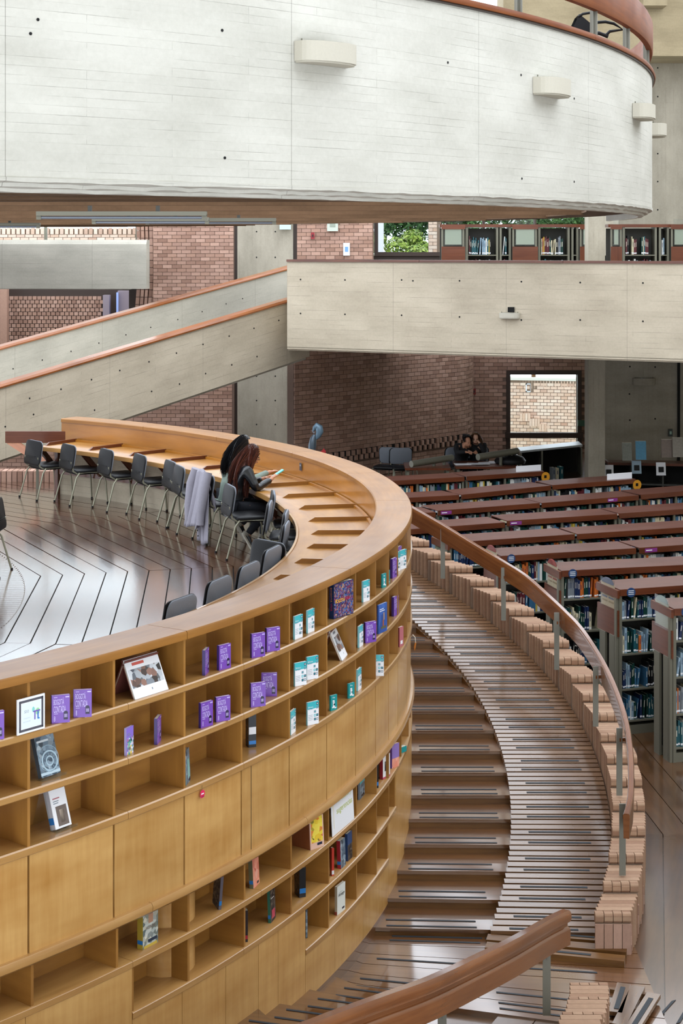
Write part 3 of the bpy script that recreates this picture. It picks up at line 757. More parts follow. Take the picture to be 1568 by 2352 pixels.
# concrete wall sconces on the ring
def sconce(name, c, ang, w, h, label, mt, glow=False):
    root = empty(name, c, ang, label, 'wall lamp', None)
    mb = MB(); n = 18; r = w/2; d = w*.34
    base_ = [(0, -r)]+[(d*math.cos(PI/2-PI*i/n)**.6 if 0 < i < n else 0, -r*math.cos(PI*i/n)) for i in range(n+1)]+[(0, r)]
    poly = [(d*max(0, math.sin(PI*i/n))**.55, -r*math.cos(PI*i/n)) for i in range(n+1)]
    mb.prism(poly, .012, h); mb.obj('concrete_shade', mt, root)
    poly2 = [(x*.93, y*.96) for x, y in poly]; mb = MB(); mb.prism(poly2, 0, .012); mb.obj('bottom_lip', mt, root)
    mb = MB(); mb.prism([(x*.8+.008, y*.85) for x, y in poly], h, h+.006); mb.obj('glass_cover', M['acrylic'], root)
    for s_ in (-1, 1):
        mb = MB(); mb.tube([(.02, s_*r*.8, h), (.02, s_*r*.8, h+.02)], .006, 8); mb.obj('screw', M['steel'], root)
    return root
lab = ['curved white concrete wall lamp on the gallery wall, the largest and leftmost', 'curved white concrete wall lamp on the gallery wall near the right curve', 'curved concrete wall lamp sticking out at the right edge of the gallery wall', 'curved concrete wall lamp poking out just beyond the gallery edge, second from far', 'smallest and farthest gallery wall lamp peeping from behind the gallery edge']
for i, px in enumerate([737, 1253]):
    t = th_u(px); a = math.radians(t); sconce('wall_sconce', (UC.x+UR*math.cos(a), UC.y+UR*math.sin(a), 5.57+1.265), a, .54, .15, lab[i], M['sconce'])
ta, tb = th_u(737), th_u(1253); dt = tb-ta
for i in range(3):
    t = tb+(dt*(.95, 1.85, 2.42)[i]); a = math.radians(t); sconce('wall_sconce', (UC.x+UR*math.cos(a), UC.y+UR*math.sin(a), 5.57+1.27), a, .54, .15, lab[2+i], M['sconce'])
# tie holes in the board-marked concrete
def dots(parent, pts, r=.012, n=(0, -1, 0)):
    mb = MB(); nv = Vector(n)
    for p in pts:
        p = Vector(p); mb.tube([p-nv*.004, p+nv*.002], r, 6)
    mb.obj('tie_hole', M['black2'], parent, kind='stuff')
th_ = []
for (px, z) in [(87, 6.95), (70, 6.86), (510, 7.0), (1028, 6.98), (1198, 6.12), (1318, 6.13), (1318, 6.87), (1196, 6.98), (516, 6.15)]:
    a = math.radians(th_u(px)); th_.append((UC.x+(UR+.001)*math.cos(a), UC.y+(UR+.001)*math.sin(a), z))
for p in th_: pass
mb = MB()
for p in th_:
    nv = (Vector((p[0], p[1], 0))-Vector((UC.x, UC.y, 0))).normalized(); mb.tube([Vector(p)-nv*.004, Vector(p)+nv*.002], .011, 6)
mb.obj('tie_hole', M['black2'], gal, kind='stuff')
# fluorescent battens under the slab
def batten(xa, xb, py, label, dbl=True):
    Y = .33/((HY-py)/F)*1.0; z = 5.90; A = at(xa, py, Y); B = at(xb, py+3, Y)
    root = empty('ceiling_light', (0, 0, 0), 0, label, 'ceiling lamp'); x0, x1 = A.x, B.x
    mb = MB(); mb.box((x0, Y-.06, z-.03), (x1-x0, 0, 0), (0, .12, 0), (0, 0, .045)); mb.obj('batten_body', M['steel'], root)
    mb = MB(); mb.tube([(x0+.04, Y-.03, z-.05), (x1-.04, Y-.03, z-.05)], .016, 10); mb.obj('tube', M['fabric'], root, 60)
    for x in (x0, x1-.05):
        mb = MB(); mb.box((x, Y-.05, z-.07), (.05, 0, 0), (0, .07, 0), (0, 0, .05)); mb.obj('end_cap', M['steel'], root)
    for x in (x0+(x1-x0)*.3, x0+(x1-x0)*.7):
        mb = MB(); mb.box((x, Y-.02, z+.01), (.04, 0, 0), (0, .04, 0), (0, 0, .07)); mb.obj('bracket', M['steel2'], root)
batten(85, 475, 489, 'longest unlit tube lamp under the brown soffit of the gallery')
batten(212, 480, 502, 'unlit tube lamp under the soffit, left one of the farther pair')
batten(335, 634, 503.5, 'unlit tube lamp under the soffit, right one of the farther pair')
batten(-150, 92, 514, 'short piece of an unlit tube lamp at the left edge under the soffit')

# chair on the gallery glimpsed between coping and rail
def gchair():
    root = empty('lounge_chair', (0, 0, 0), 0, 'dark armchair on the upper gallery glimpsed under the raised rail', 'chair')
    Y = 17.6; P = lambda x, y: at(x, y, Y)
    mb = MB(); a, b, c, d = P(1316, 62), P(1330, 32), P(1364, 60), P(1352, 80); th = Vector((0, .35, 0))
    for q in ([a, b, c, d], [d+th, c+th, b+th, a+th], [b, b+th, c+th, c], [a, d, d+th, a+th]): mb.face(q)
    mb.obj('backrest', M['black'], root)
    mb = MB(); mb.tube([P(1328, 38), P(1338, 32), P(1362, 28)], .014); mb.obj('armrest', M['black'], root, 50)
    mb = MB(); mb.tube([P(1362, 52), P(1390, 50), P(1409, 54), P(1430, 68), P(1400, 72), P(1388, 84)], .016); mb.obj('arm_frame', M['black'], root, 50)
    mb = MB(); mb.tube([P(1350, 78), P(1375, 76), P(1396, 84)], .02); mb.obj('seat_frame', M['black'], root, 50)
gchair()

# ================================================================== RIGHT BALCONY
bl = at(659, 600, 30.5); A = Vector((bl.x, 30.5, 0)); Bp = at(1568, 600, 27.25); B = Vector((Bp.x, 27.25, 0)); dv = (B-A).normalized(); nv = Vector((dv.y, -dv.x, 0))
Bx = A+dv*((B-A).length+3.2)
bzt, bzb = 5.265, 3.72
mb = MB(); L = (Bx-A).length
path = [(A.x+dv.x*L*i/12, A.y+dv.y*L*i/12, 0, nv.x, nv.y, L*i/12) for i in range(13)]
mb.sweep(path, [(0, bzb), (0, bzt), (-.18, bzt), (-.18, bzb)]); bal = mb.obj('balcony_parapet', M['grey_conc'], kind='structure')
mb = MB(); mb.sweep(path, [(-.18, bzb-.02), (-.03, bzb-.045), (-.025, bzb-.02), (.0, bzb-.02), (.0, bzb+.02), (-.18, bzb+.02)]); mb.obj('drip_edge', M['grey_conc'], bal)
back = Vector((-nv.x, -nv.y, 0))
for poly in ([tuple((A+back*.02).xy), tuple((Bx+back*.02).xy), (Bx.x, 35.0), (A.x+.9, 35.0)], [(A.x+.9, 35.0), (1.2, 35.0), (1.2, 38.4), (A.x+.9, 38.4)], [(3.7, 35.0), (Bx.x, 35.0), (Bx.x, 38.4), (3.7, 38.4)]):
    mb = MB(); mb.prism(poly, bzb-.0, bzb+.35); mb.obj('balcony_floor', M['grey_conc2'], bal)
mb = MB(); mb.box((A.x, A.y-.0, bzb), (.16, 0, 0), (0, 2.3, 0), (0, 0, bzt-bzb)); mb.obj('return_wall', M['grey_conc'], bal)
balcap = empty('balcony_coping', (0, 0, 0), 0, 'thin dark wooden coping along the top of the right-hand balcony', 'coping')
for i in range(4):
    q0 = A+dv*(L*i/4+.003)+nv*.03; mb = MB(); mb.box(q0+Vector((0, 0, bzt)), dv*(L/4-.006), -nv*.25, Vector((0, 0, .04))); mb.obj('coping_board', M['redwood'], balcap)
c_ = at(1171, 728, 1); t = None
# position along the parapet for column px
def on_bal(px, z, off=.0):
    k = (px-CXP)/F; t = (k*A.y-A.x)/(dv.x-k*dv.y); return A+dv*t+nv*off+Vector((0, 0, z))
sc = sconce('wall_sconce', on_bal(1171, 5.57-.02-(728-562)/F*28.7, .0), math.atan2(nv.y, nv.x), .36, .095, 'small concrete wall lamp in the middle of the right-hand balcony', M['sconce'])
q = on_bal(1174, 5.57-(712-562)/F*28.7, .02); mb = MB(); mb.box(q+Vector((-.055, 0, -.03)), (.11, 0, 0), (0, -.03, 0), (0, 0, .085)); mb.obj('junction_box', M['black2'], sc); mb.v  # children are in world space below
tag(sc); 
for ch in sc.children:
    if ch.name.startswith('junction_box'): ch.matrix_parent_inverse = (Matrix.Translation(sc.location)@Matrix.Rotation(math.atan2(nv.y, nv.x), 4, 'Z')).inverted()
mb = MB()
for (px, py) in [(792, 643), (922, 643), (948, 645), (1055, 645), (1197, 647), (1332, 649), (1476, 650), (792, 722), (922, 724), (1055, 728), (1197, 735), (1332, 735), (1476, 738), (690, 642), (690, 720)]:
    p = on_bal(px, 0); p.z = 5.57-(py-562)/F*p.y; mb.tube([p+back*.004, p+nv*.003], .016, 6)
mb.obj('tie_hole', M['black2'], bal, kind='stuff')

# ================================================================== LEFT RAMP between two concrete parapets
R0 = at(659, 692, 31.4); R1 = at(0, 888, 26.7); rd = (R1-R0); run = Vector((rd.x, rd.y, 0)).length; rdir = Vector((rd.x, rd.y, 0)).normalized(); rn = Vector((-rdir.y, rdir.x, 0))
if rn.y > 0: rn = -rn      # towards the camera
slope = rd.z/run
def rampwall(o, name, hgt, ext0=.6, ext1=3.5, face=1):
    path = []
    Lh = run+ext0+ext1; n = 20
    for i in range(n+1):
        d = -ext0+Lh*i/n; p = o+rdir*d; path.append((p.x, p.y, o.z+slope*d, rn.x, rn.y, d))
    mb = MB(); mb.sweep(path, [(0, -hgt), (0, -.02), (-.16, -.02), (-.16, -hgt)]); w = mb.obj(name, M['grey_conc2'] if face == 2 else M['grey_conc'], kind='structure')
    cp = MB(); cp.sweep(path, [(.035, -.025), (.04, .0), (.02, .035), (-.18, .035), (-.2, 0), (-.195, -.025)]); cp.obj('wooden_coping', M['capwood'], w, 40)
    return w
w1 = rampwall(R0, 'ramp_parapet_front', 1.16)
w2 = rampwall(R0-rn*2.9, 'ramp_parapet_back', 1.16, 3.4, 3.5, 2)
mb = MB(); o = R0-rn*.1
P0 = R0+rdir*(-.6); P1 = R0+rdir*(run+3.5); q = -rn*2.85
z0 = R0.z-slope*.6*1-1.02; z1 = R0.z+slope*(run+3.5)-1.02
a, b = Vector((P0.x, P0.y, z0)), Vector((P1.x, P1.y, z1))
mb.box(a-rn*.1, b-a, q, Vector((0, 0, -.2))); mb.obj('ramp_slab', M['grey_conc2'], w1)
mb = MB()
for (px, py) in [(12, 980), (68, 915), (140, 894), (210, 872), (275, 851), (342, 831), (405, 811), (466, 791), (526, 772), (583, 754), (77, 952), (148, 965), (217, 942), (348, 899), (412, 882), (472, 858), (532, 838), (590, 819), (640, 736)]:
    k = (px-CXP)/F; t = (k*R0.y-R0.x)/(rdir.x-k*rdir.y); p = R0+rdir*t; p = Vector((p.x, p.y, 5.57-(py-562)/F*p.y)); mb.tube([p-rn*.004, p+rn*.003], .016, 6)
mb.obj('tie_hole', M['black2'], w1, kind='stuff')
mb = MB(); O2 = R0-rn*2.9
for (px, py) in [(30, 847), (97, 827), (163, 807), (227, 788), (289, 769), (346, 752), (408, 734), (464, 716), (519, 698), (557, 686)]:
    k = (px-CXP)/F; t = (k*O2.y-O2.x)/(rdir.x-k*rdir.y); p = O2+rdir*t; p = Vector((p.x, p.y, 5.57-(py-562)/F*p.y)); mb.tube([p-rn*.004, p+rn*.003], .014, 6)
mb.obj('tie_hole', M['black2'], w2, kind='stuff')

# ================================================================== BRICK WALLS
def brick_wall(name, path, z0, z1, bl=.20, bh=.075, g=.010, skip=None, nind=200, vis=None, mt=None, mmt=None, kind='structure', pieces='brick', thick=.05, parent=None, stagger=.5):
    """path: polyline [(x,y)] ; wall faces to the right of its direction. Bricks stand 12 mm proud of the mortar."""
    P = [Vector((x, y, 0)) for x, y in path]; cum = [0]
    for a, b in zip(P[:-1], P[1:]): cum.append(cum[-1]+(b-a).length)
    def pos(u):
        for i in range(len(P)-1):
            if u <= cum[i+1] or i == len(P)-2:
                d = (P[i+1]-P[i]).normalized(); return P[i]+d*(u-cum[i]), d
    mb = MB()
    for i in range(len(P)-1):
        d = (P[i+1]-P[i]); n = Vector((d.y, -d.x, 0)).normalized()
        mb.box(P[i]+Vector((0, 0, z0)), d, -n*.2, Vector((0, 0, z1-z0)))
    root = mb.obj(name, mmt or M['mortar'], parent, kind=kind)
    unit = MB(); unit.box((0, -.012, 0), (bl, 0, 0), (0, .04, 0), (0, 0, bh)); ume = unit.mesh(pieces, mt or M['brick'])
    half = MB(); half.box((0, -.012, 0), (bl*.5-g/2, 0, 0), (0, .04, 0), (0, 0, bh)); hme = half.mesh(pieces, mt or M['brick'])
    items = []; z = z0+g; r = 0
    while z+bh <= z1+.001:
        u = 0.0; first = r % 2
        while u < cum[-1]-.02:
            full = not (first and u == 0.0); w = bl if full else bl*.5-g/2
            if u+w > cum[-1]:
                if u+bl*.5 <= cum[-1]: full = False; w = bl*.5-g/2
                else: break
            c, d = pos(u+w/2)
            if not (skip and skip(u+w/2, z+bh/2, c)):
                items.append((pos(u)[0], d, z, full, c))
            u += w+g
        z += bh+g; r += 1
    def isvis(it):
        c = it[4]; px = CXP+F*c.x/c.y; py = HY-(it[2]-EYE)*F/c.y
        return (0 <= px <= 1568 and 0 <= py <= 2352 and (vis is None or any(a <= px <= b and cc <= py <= dd for a, b, cc, dd in vis)))
    V = [it for it in items if isvis(it)]; V.sort(key=lambda it: it[4].y); ind = set(id(it) for it in V[:nind])
    rest = MB()
    for it in items:
        p, d, z, full, c = it; rz = math.atan2(d.y, d.x)
        if id(it) in ind:
            link(pieces, ume if full else hme, root, (p.x, p.y, z), rz)
        else:
            n = Vector((d.y, -d.x, 0)); w = bl if full else bl*.5-g/2
            rest.box(Vector((p.x, p.y, z))+n*.012, d*w, -n*.04, Vector((0, 0, bh)))
    if rest.f: rest.obj(pieces+'s', mt or M['brick'], root, kind='stuff')
    return root
X = lambda px, Y: (px-CXP)/F*Y
# lower right wall, curved, with pierced frieze
lw = [(X(676, 32.9), 32.9), (X(800, 34.0), 34.0), (X(900, 35.1), 35.1), (X(1000, 36.2), 36.2), (X(1050, 36.75), 36.75), (X(1072, 37.15), 37.15), (X(1083, 37.6), 37.6), (X(1086, 38.5), 38.5)]
fz0, fz1 = 1.235, 1.45
brick_wall('wall_lower_brick', lw, 0.85, 3.72, skip=lambda u, z, c: fz0-.02 < z < fz1 and c.y < 37.0, nind=300, vis=[(680, 1085, 830, 1080)])
# frieze of offset headers
fr = empty('brick_frieze', (0, 0, 0), kind='structure')
P = [Vector((x, y, 0)) for x, y in lw]; n_ = 0
hb = MB(); hb.box((0, -.05, 0), (.075, 0, 0), (0, .09, 0), (0, 0, .10)); hme = hb.mesh('header_brick', M['brick'])
bk = MB()
for a, b in zip(P[:5], P[1:6]):
    d = (b-a); Lg = d.length; d.normalize(); n = Vector((d.y, -d.x, 0)); k = 0
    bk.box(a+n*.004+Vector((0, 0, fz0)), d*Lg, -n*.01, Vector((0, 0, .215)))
    while k*.17 < Lg-.1:
        for r in (0, 1):
            p = a+d*(k*.17+r*.085)+Vector((0, 0, fz0+.005+r*.105)); link('header_brick', hme, fr, p, math.atan2(d.y, d.x))
        k += 1
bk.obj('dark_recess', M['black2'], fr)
# window wall behind (recess), lower right: opening px 1172..1323, z .75..2.62
Yw = 38.5
xo0, xo1, zo0, zo1 = X(1171, Yw), X(1325, Yw), 5.57-(1054-562)/F*Yw, 5.57-(860-562)/F*Yw
brick_wall('wall_window_brick', [(X(1080, Yw), Yw), (X(1362, Yw), Yw)], .85, 3.72, skip=lambda u, z, c: xo0-.1 < c.x < xo1+.1 and zo0-.05 < z < zo1+.05, nind=250)
wwb = bpy.data.objects['wall_window_brick']
# cut the mortar backing: rebuild as four pieces
mb = MB(); a0, a1 = X(1080, Yw), X(1362, Yw)
for (x0, x1, z0, z1) in ((a0, xo0, .85, 3.72), (xo1, a1, .85, 3.72), (xo0, xo1, zo1, 3.72), (xo0, xo1, .85, zo0)):
    if z1 > z0: mb.box((x0, Yw, z0), (x1-x0, 0, 0), (0, .2, 0), (0, 0, z1-z0))
wwb.data = mb.mesh('wall_window_brick', M['mortar'])
def window(name, x0, x1, z0, z1, Y, fw=.07, mull=(), trans=(), mt=M['frame'], tw=.05):
    root = empty(name, (0, 0, 0), kind='structure')
    for (o, a, c) in (((x0-fw, z0-fw), x1-x0+2*fw, fw), ((x0-fw, z1), x1-x0+2*fw, fw), ((x0-fw, z0), fw, z1-z0), ((x1, z0), fw, z1-z0)):
        mb = MB(); mb.box((o[0], Y-.08, o[1]), (a, 0, 0), (0, .14, 0), (0, 0, c)); mb.obj('window_frame', mt, root)
    for m_ in mull: mb = MB(); mb.box((m_-.03, Y-.05, z0), (.06, 0, 0), (0, .1, 0), (0, 0, z1-z0)); mb.obj('mullion', mt, root)
    for m_ in trans: mb = MB(); mb.box((x0-fw*1.3, Y-.14, m_-tw), (x1-x0+2.6*fw, 0, 0), (0, .1, 0), (0, 0, 2*tw)); mb.obj('transom', mt, root)
    xs = sorted([x0]+list(mull)+[x1])
    for a, b in zip(xs[:-1], xs[1:]): mb = MB(); mb.box((a, Y+.02, z0), (b-a, 0, 0), (0, .008, 0), (0, 0, z1-z0)); mb.obj('window_pane', M['glass'], root)
    return root
window('window_1', xo0, xo1, zo0, zo1, Yw, .09, (), (5.57-(1001-562)/F*38.3,), tw=.06)
# concrete column (two storeys) and vertical-board wall on the right
Yc = 31.6
boxo('column', (X(1351, Yc), Yc, 0), (X(1389, Yc)-X(1351, Yc), 0, 0), (0, .5, 0), (0, 0, 9.5), M['vert_conc'], kind='structure')
mb = MB(); mb.box((X(1389, 34.2), 34.2, 0), (X(1900, 34.2)-X(1389, 34.2), 0, 0), (0, .2, 0), (0, 0, 3.8)); wr = mb.obj('wall_right', M['vert_conc'], kind='structure')
boxo('joint_strip', (X(1557, 34.1), 34.15, 0), (.05, 0, 0), (0, .05, 0), (0, 0, 3.8), M['black2'], wr)
mb = MB()
for (px, py) in [(1446, 842), (1504, 843), (1446, 965), (1504, 962), (1445, 905)]: p = at(px, py, 34.2); mb.tube([p+Vector((0, .01, 0)), p-Vector((0, .004, 0))], .018, 6)
mb.obj('tie_hole', M['black2'], wr, kind='stuff')
sconce('wall_sconce', at(1478, 884, 34.2), -PI/2, .45, .14, 'concrete wall lamp on the shaded concrete wall at the far right', M['vert_conc'])
# vertical board concrete bay and brick bays behind the left ramp
Yb = 37.6
def vslab(name, px0, px1, z0, z1, Y, mt, parent=None, **k): return boxo(name, (X(px0, Y), Y, z0), (X(px1, Y)-X(px0, Y), 0, 0), (0, .25, 0), (0, 0, z1-z0), mt, parent, **k)
cb = vslab('wall_concrete_bay', 545, 673, 0, 9.5, Yb, M['vert_conc'], kind='structure')
vslab('joint_strip', 537, 545, 0, 9.5, Yb+.04, M['frame'], cb); vslab('joint_strip', 673, 682, 0, 9.5, Yb+.04, M['frame'], cb)
mb = MB()
for px in (589, 632):
    for py in (532, 591, 864, 920, 975): p = at(px, py, Yb); mb.tube([p+Vector((0, .01, 0)), p-Vector((0, .004, 0))], .018, 6)
mb.obj('tie_hole', M['black2'], cb, kind='stuff')
brick_wall('wall_left_brick', [(X(352, Yb), Yb), (X(538, Yb), Yb)], 3.4, 7.5, nind=300, vis=[(340, 545, 515, 720)], bh=.072)
brick_wall('wall_left_lower_brick', [(X(-260, Yb+.4), Yb+.4), (X(538, Yb), Yb)], .2, 3.3, nind=220, vis=[(290, 545, 870, 1010), (0, 80, 1030, 1085)])
brick_wall('wall_upper_brick', [(X(682, Yb), Yb), (X(858, Yb), Yb)], 4.9, 7.5, nind=240, vis=[(680, 856, 515, 597)])
# curved brick reveal beside the left window
cv = empty('curved_brick_reveal', (0, 0, 0), kind='structure')
for j, (c0, w0) in enumerate([(352, 9), (343, 7), (335, 9), (326, 8), (316, 9), (306, 10)]):
    pts = []
    for i in range(15):
        z = 2.6+4.6*i/14; u = (z-4.9)/2.4; bow = 9*(1-u*u)-16*max(0, -u)**1.2
        Yj = Yb+.05+.05*j; x = X(c0+bow, Yj); pts.append((x, Yj, z))
    wj = X(CXP+w0-1.6, Yb)
    me_ = MB()
    for i in range(14):
        a, b = pts[i], pts[i+1]
        for q in range(2):
            z0_ = a[2]+(b[2]-a[2])*q/2; z1_ = a[2]+(b[2]-a[2])*(q+1)/2-.012; xa = a[0]+(b[0]-a[0])*q/2; xb = a[0]+(b[0]-a[0])*(q+1)/2
            me_.face([(xa, a[1], z0_), (xa+wj, a[1], z0_), (xb+wj, a[1], z1_), (xb, a[1], z1_)]); me_.face([(xa+wj, a[1], z0_), (xa+wj, a[1]+.2, z0_), (xb+wj, a[1]+.2, z1_), (xb+wj, a[1], z1_)])
    me_.obj('reveal_bricks', M['brick'], cv, kind='stuff')
mb = MB(); mb.box((X(296, Yb+.5), Yb+.5, 2.4), (X(400, Yb+.5)-X(296, Yb+.5), 0, 0), (0, .1, 0), (0, 0, 3.0)); mb.obj('reveal_core', M['frame'], cv)
mb = MB(); mb.box((X(318, Yb+.5), Yb+.5, 5.4), (X(400, Yb+.5)-X(318, Yb+.5), 0, 0), (0, .1, 0), (0, 0, 2.0)); mb.obj('reveal_core', M['mortar'], cv)
# left balcony
Yl = 36.4; a = at(-200, 600, Yl+.6); b = at(336, 600, Yl); mb = MB(); d = Vector((b.x-a.x, b.y-a.y, 0)); Ld = d.length; d.normalize(); n = Vector((d.y, -d.x, 0))
pth = [(a.x+d.x*Ld*i/8, a.y+d.y*Ld*i/8, 0, n.x, n.y, Ld*i/8) for i in range(9)]
mb.sweep(pth, [(0, 4.62), (0, 5.57+.01), (-.06, 5.57+.105), (-.3, 5.57+.105), (-.3, 4.62)]); lb = mb.obj('left_balcony', M['grey_conc2'], kind='structure')
mb = MB(); mb.box((a.x, a.y+.32, 4.60), (b.x-a.x-.4, b.y-a.y, 0), (0, 2.4, 0), (0, 0, .3)); mb.obj('balcony_floor', M['grey_conc2'], lb)
# left clerestory window with parapet of bricks outside
Y2 = 39.2
window('window_2', X(-260, Y2), X(312, Y2), 5.57+.08, 9.2, Y2, .05, (X(105, Y2), X(-80, Y2)), (), M['steel'])
# dark lobby under the left balcony with projecting brick headers
Y3 = 42.0
M['dullpanel'] = plain('dull_lilac_panel', '#8d8088', .7)
lobby = boxo('wall_lobby', (X(-60, Y3), Y3, 1.5), (X(420, Y3)-X(-60, Y3), 0, 0), (0, .2, 0), (0, 0, 3.3), M['frame'], kind='structure')
pb = MB(); pb.box((0, -.07, 0), (.095, 0, 0), (0, .08, 0), (0, 0, .085)); pme = pb.mesh('header_brick', M['brick'])
r = 0; z = 5.57-(806-562)/F*Y3
while z < 5.57-(688-562)/F*Y3:
    x = X(18, Y3)+(.055 if r % 2 else 0)
    while x < X(232, Y3): link('header_brick', pme, lobby, (x, Y3, z)); x += .114
    z += .0975; r += 1
vslab('pier', 0, 16, 1.5, 4.7, Y3-.5, M['brick'], lobby)
vslab('door_panel', 236, 251, 2.5, 5.57-(678-562)/F*41.5, 41.5, M['dullpanel'], lobby); vslab('door_panel', 270, 304, 2.5, 5.57-(668-562)/F*41.5, 41.5, M['dullpanel'], lobby)
vslab('blue_edge', 267, 271, 2.5, 5.57-(672-562)/F*41.4, 41.4, plain('blue_edge', '#9fb4ee', .5), lobby)
# upper window wall
Yu = 38.6; xu0, xu1 = X(868, Yu), X(1346, Yu); zu0 = 5.57-(579-562)/F*Yu
window('window_3', xu0, xu1, zu0, 8.6, Yu, .09, (X(1110, Yu), X(1228, Yu)))
vslab('sill_wall', 858, 1420, 4.0, zu0-.08, Yu, M['frame'], kind='structure')
vslab('wall_upper_pier', 1346, 1420, 4.0, 9.5, Yu, M['vert_conc'], kind='structure')
# tall concrete wall, beam and ceiling at the top right
wt = boxo('wall_back_right', (X(1385, 41), 41, 3.6), (X(1900, 41)-X(1385, 41), 0, 0), (0, .3, 0), (0, 0, 6.6), M['vert_conc'], kind='structure')
boxo('ceiling_beam', (X(1400, 40.5), 40.0, 5.57-(128-562)/F*40.5), (4.5, 0, 0), (0, .8, 0), (0, 0, .55), M['tan_conc'], kind='structure')
boxo('ceiling', (X(1150, 40), 39.4, 9.95), (X(1900, 40)-X(1150, 40), 0, 0), (0, 1.6, 0), (0, 0, 2.4), M['tan_conc'], kind='structure')
boxo('ceiling_rib', (X(1475, 39), 38.9, 5.57-(14-562)/F*39), (.55, 0, 0), (0, .5, 0), (0, 0, .6), M['tan_conc'], kind='structure')
mb = MB()
for py in (156, 222, 353, 417, 482): p = at(1510, py, 41); mb.tube([p+Vector((0, .01, 0)), p-Vector((0, .004, 0))], .02, 6)
mb.obj('tie_hole', M['black2'], wt, kind='stuff')
# floors at the back, then unseen walls and roof added to hold back light
boxo('floor_raised', (-1.6, 29.2, -.3), (16, 0, 0), (0, 9.6, 0), (0, 0, 1.15), M['midfloor'], kind='structure')
boxo('floor_back_left', (-16, 29.2, -.3), (14.4, 0, 0), (0, 13, 0), (0, 0, .5), M['midfloor'], kind='structure')
boxo('wall_right_unseen_shade', (10.4, 6, 0), (.3, 0, 0), (0, 35, 0), (0, 0, 9.5), M['vert_conc'], kind='structure')  # out of view, added to keep side light off the lower library

boxo('ceiling_unseen_shade', (-20, -14, 9.6), (36, 0, 0), (0, 22.5, 0), (0, 0, .3), M['grey_conc2'], kind='structure')  # unseen roof above the camera, added to dim the light on the ring
boxo('wall_rear_unseen_shade', (-20, -14, 4.5), (36, 0, 0), (0, .3, 0), (0, 0, 5.1), M['grey_conc2'], kind='structure')  # unseen wall behind the camera, added to cut the frontal light

# ================================================================== OUTSIDE
M['brickout'] = brickm('painted_sunlit_brick', ['#e3c3ae', '#efd2be', '#d9b49c', '#f2dccb', '#c9a08a'])  # sunlight is put into these pale brick tones, no sun lamp exists
out_ground = boxo('ground_outside', (-30, 42.0, -1.1), (60, 0, 0), (0, 30, 0), (0, 0, .1), plain('grass_ground', '#5c7a34', .9, nz=.2), kind='structure')
# brick garden wall seen through the lower window
Ye = 45.0
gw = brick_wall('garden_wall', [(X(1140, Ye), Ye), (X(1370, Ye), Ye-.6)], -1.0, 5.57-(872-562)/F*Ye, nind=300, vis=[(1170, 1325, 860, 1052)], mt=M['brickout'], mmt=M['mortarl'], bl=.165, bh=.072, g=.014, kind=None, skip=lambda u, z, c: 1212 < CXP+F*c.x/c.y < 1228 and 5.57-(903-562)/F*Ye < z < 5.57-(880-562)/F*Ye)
gw['label'] = 'sunlit-coloured brick garden wall with a small white vent outside the lower window'; gw['category'] = 'wall'
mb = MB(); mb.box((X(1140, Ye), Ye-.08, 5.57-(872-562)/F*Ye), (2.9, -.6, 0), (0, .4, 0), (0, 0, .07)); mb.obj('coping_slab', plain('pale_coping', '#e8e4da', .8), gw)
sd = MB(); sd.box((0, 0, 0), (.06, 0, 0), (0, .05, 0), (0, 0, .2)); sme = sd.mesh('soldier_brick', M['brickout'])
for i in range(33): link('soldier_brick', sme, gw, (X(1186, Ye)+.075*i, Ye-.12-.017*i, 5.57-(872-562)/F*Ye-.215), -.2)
for j, (px, py) in enumerate([(1194, 950), (1216, 962), (1238, 974), (1258, 985), (1279, 997)]):
    for i in range(4): p = at(px, py, Ye-.35); link('soldier_brick', sme, gw, (p.x+.07*i, Ye-.30, p.z-.2), -.2)
vn = at(1206, 900, Ye-.1)
mb = MB()
for (x, z, w, h) in ((0, 0, .28, .03), (0, .2, .28, .03), (0, 0, .03, .23), (.25, 0, .03, .23), (.125, 0, .03, .23)): mb.box((vn.x+x, Ye-.2, vn.z+z), (w, 0, 0), (0, .06, 0), (0, 0, h))
mb.obj('vent_frame', M['white'], gw)
# low brick parapet outside the left clerestory: soldiers and capping
lp = empty('roof_parapet', (0, 0, 0), 0, 'sunlit-coloured low brick roof parapet of upright bricks outside the upper left window', 'wall')
sd = MB(); sd.box((0, 0, 0), (.085, 0, 0), (0, .1, 0), (0, 0, .16)); sme2 = sd.mesh('soldier_brick', M['brickout'])
Yp = 43.0
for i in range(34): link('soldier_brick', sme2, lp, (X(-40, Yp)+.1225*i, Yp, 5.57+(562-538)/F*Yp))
st_ = MB(); st_.box((0, 0, 0), (.2, 0, 0), (0, .1, 0), (0, 0, .065)); sme3 = st_.mesh('brick', M['brickout'])
for r in range(2):
    for i in range(20): link('brick', sme3, lp, (X(-40, Yp)+.215*i+.1*r, Yp+.01, 5.57+(562-538)/F*Yp-.075*(r+1)))
boxo('wall_core', (X(-60, Yp), Yp+.03, 4.9), (X(330, Yp)-X(-60, Yp), 0, 0), (0, .3, 0), (0, 0, 5.57+.40-4.9), M['mortarl'], lp)
# brick pier outside the upper window
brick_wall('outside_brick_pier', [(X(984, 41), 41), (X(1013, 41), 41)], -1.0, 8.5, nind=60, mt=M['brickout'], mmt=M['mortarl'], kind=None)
tag(bpy.data.objects['outside_brick_pier'], 'narrow sunlit-coloured brick pier outside the upper window in front of the bushes', 'pier')
boxo('outside_post', (X(868, 42.2), 42.2, -1.0), (.14, 0, 0), (0, .12, 0), (0, 0, 10), M['white'], label='white post just outside the upper window at its left side', cat='post')
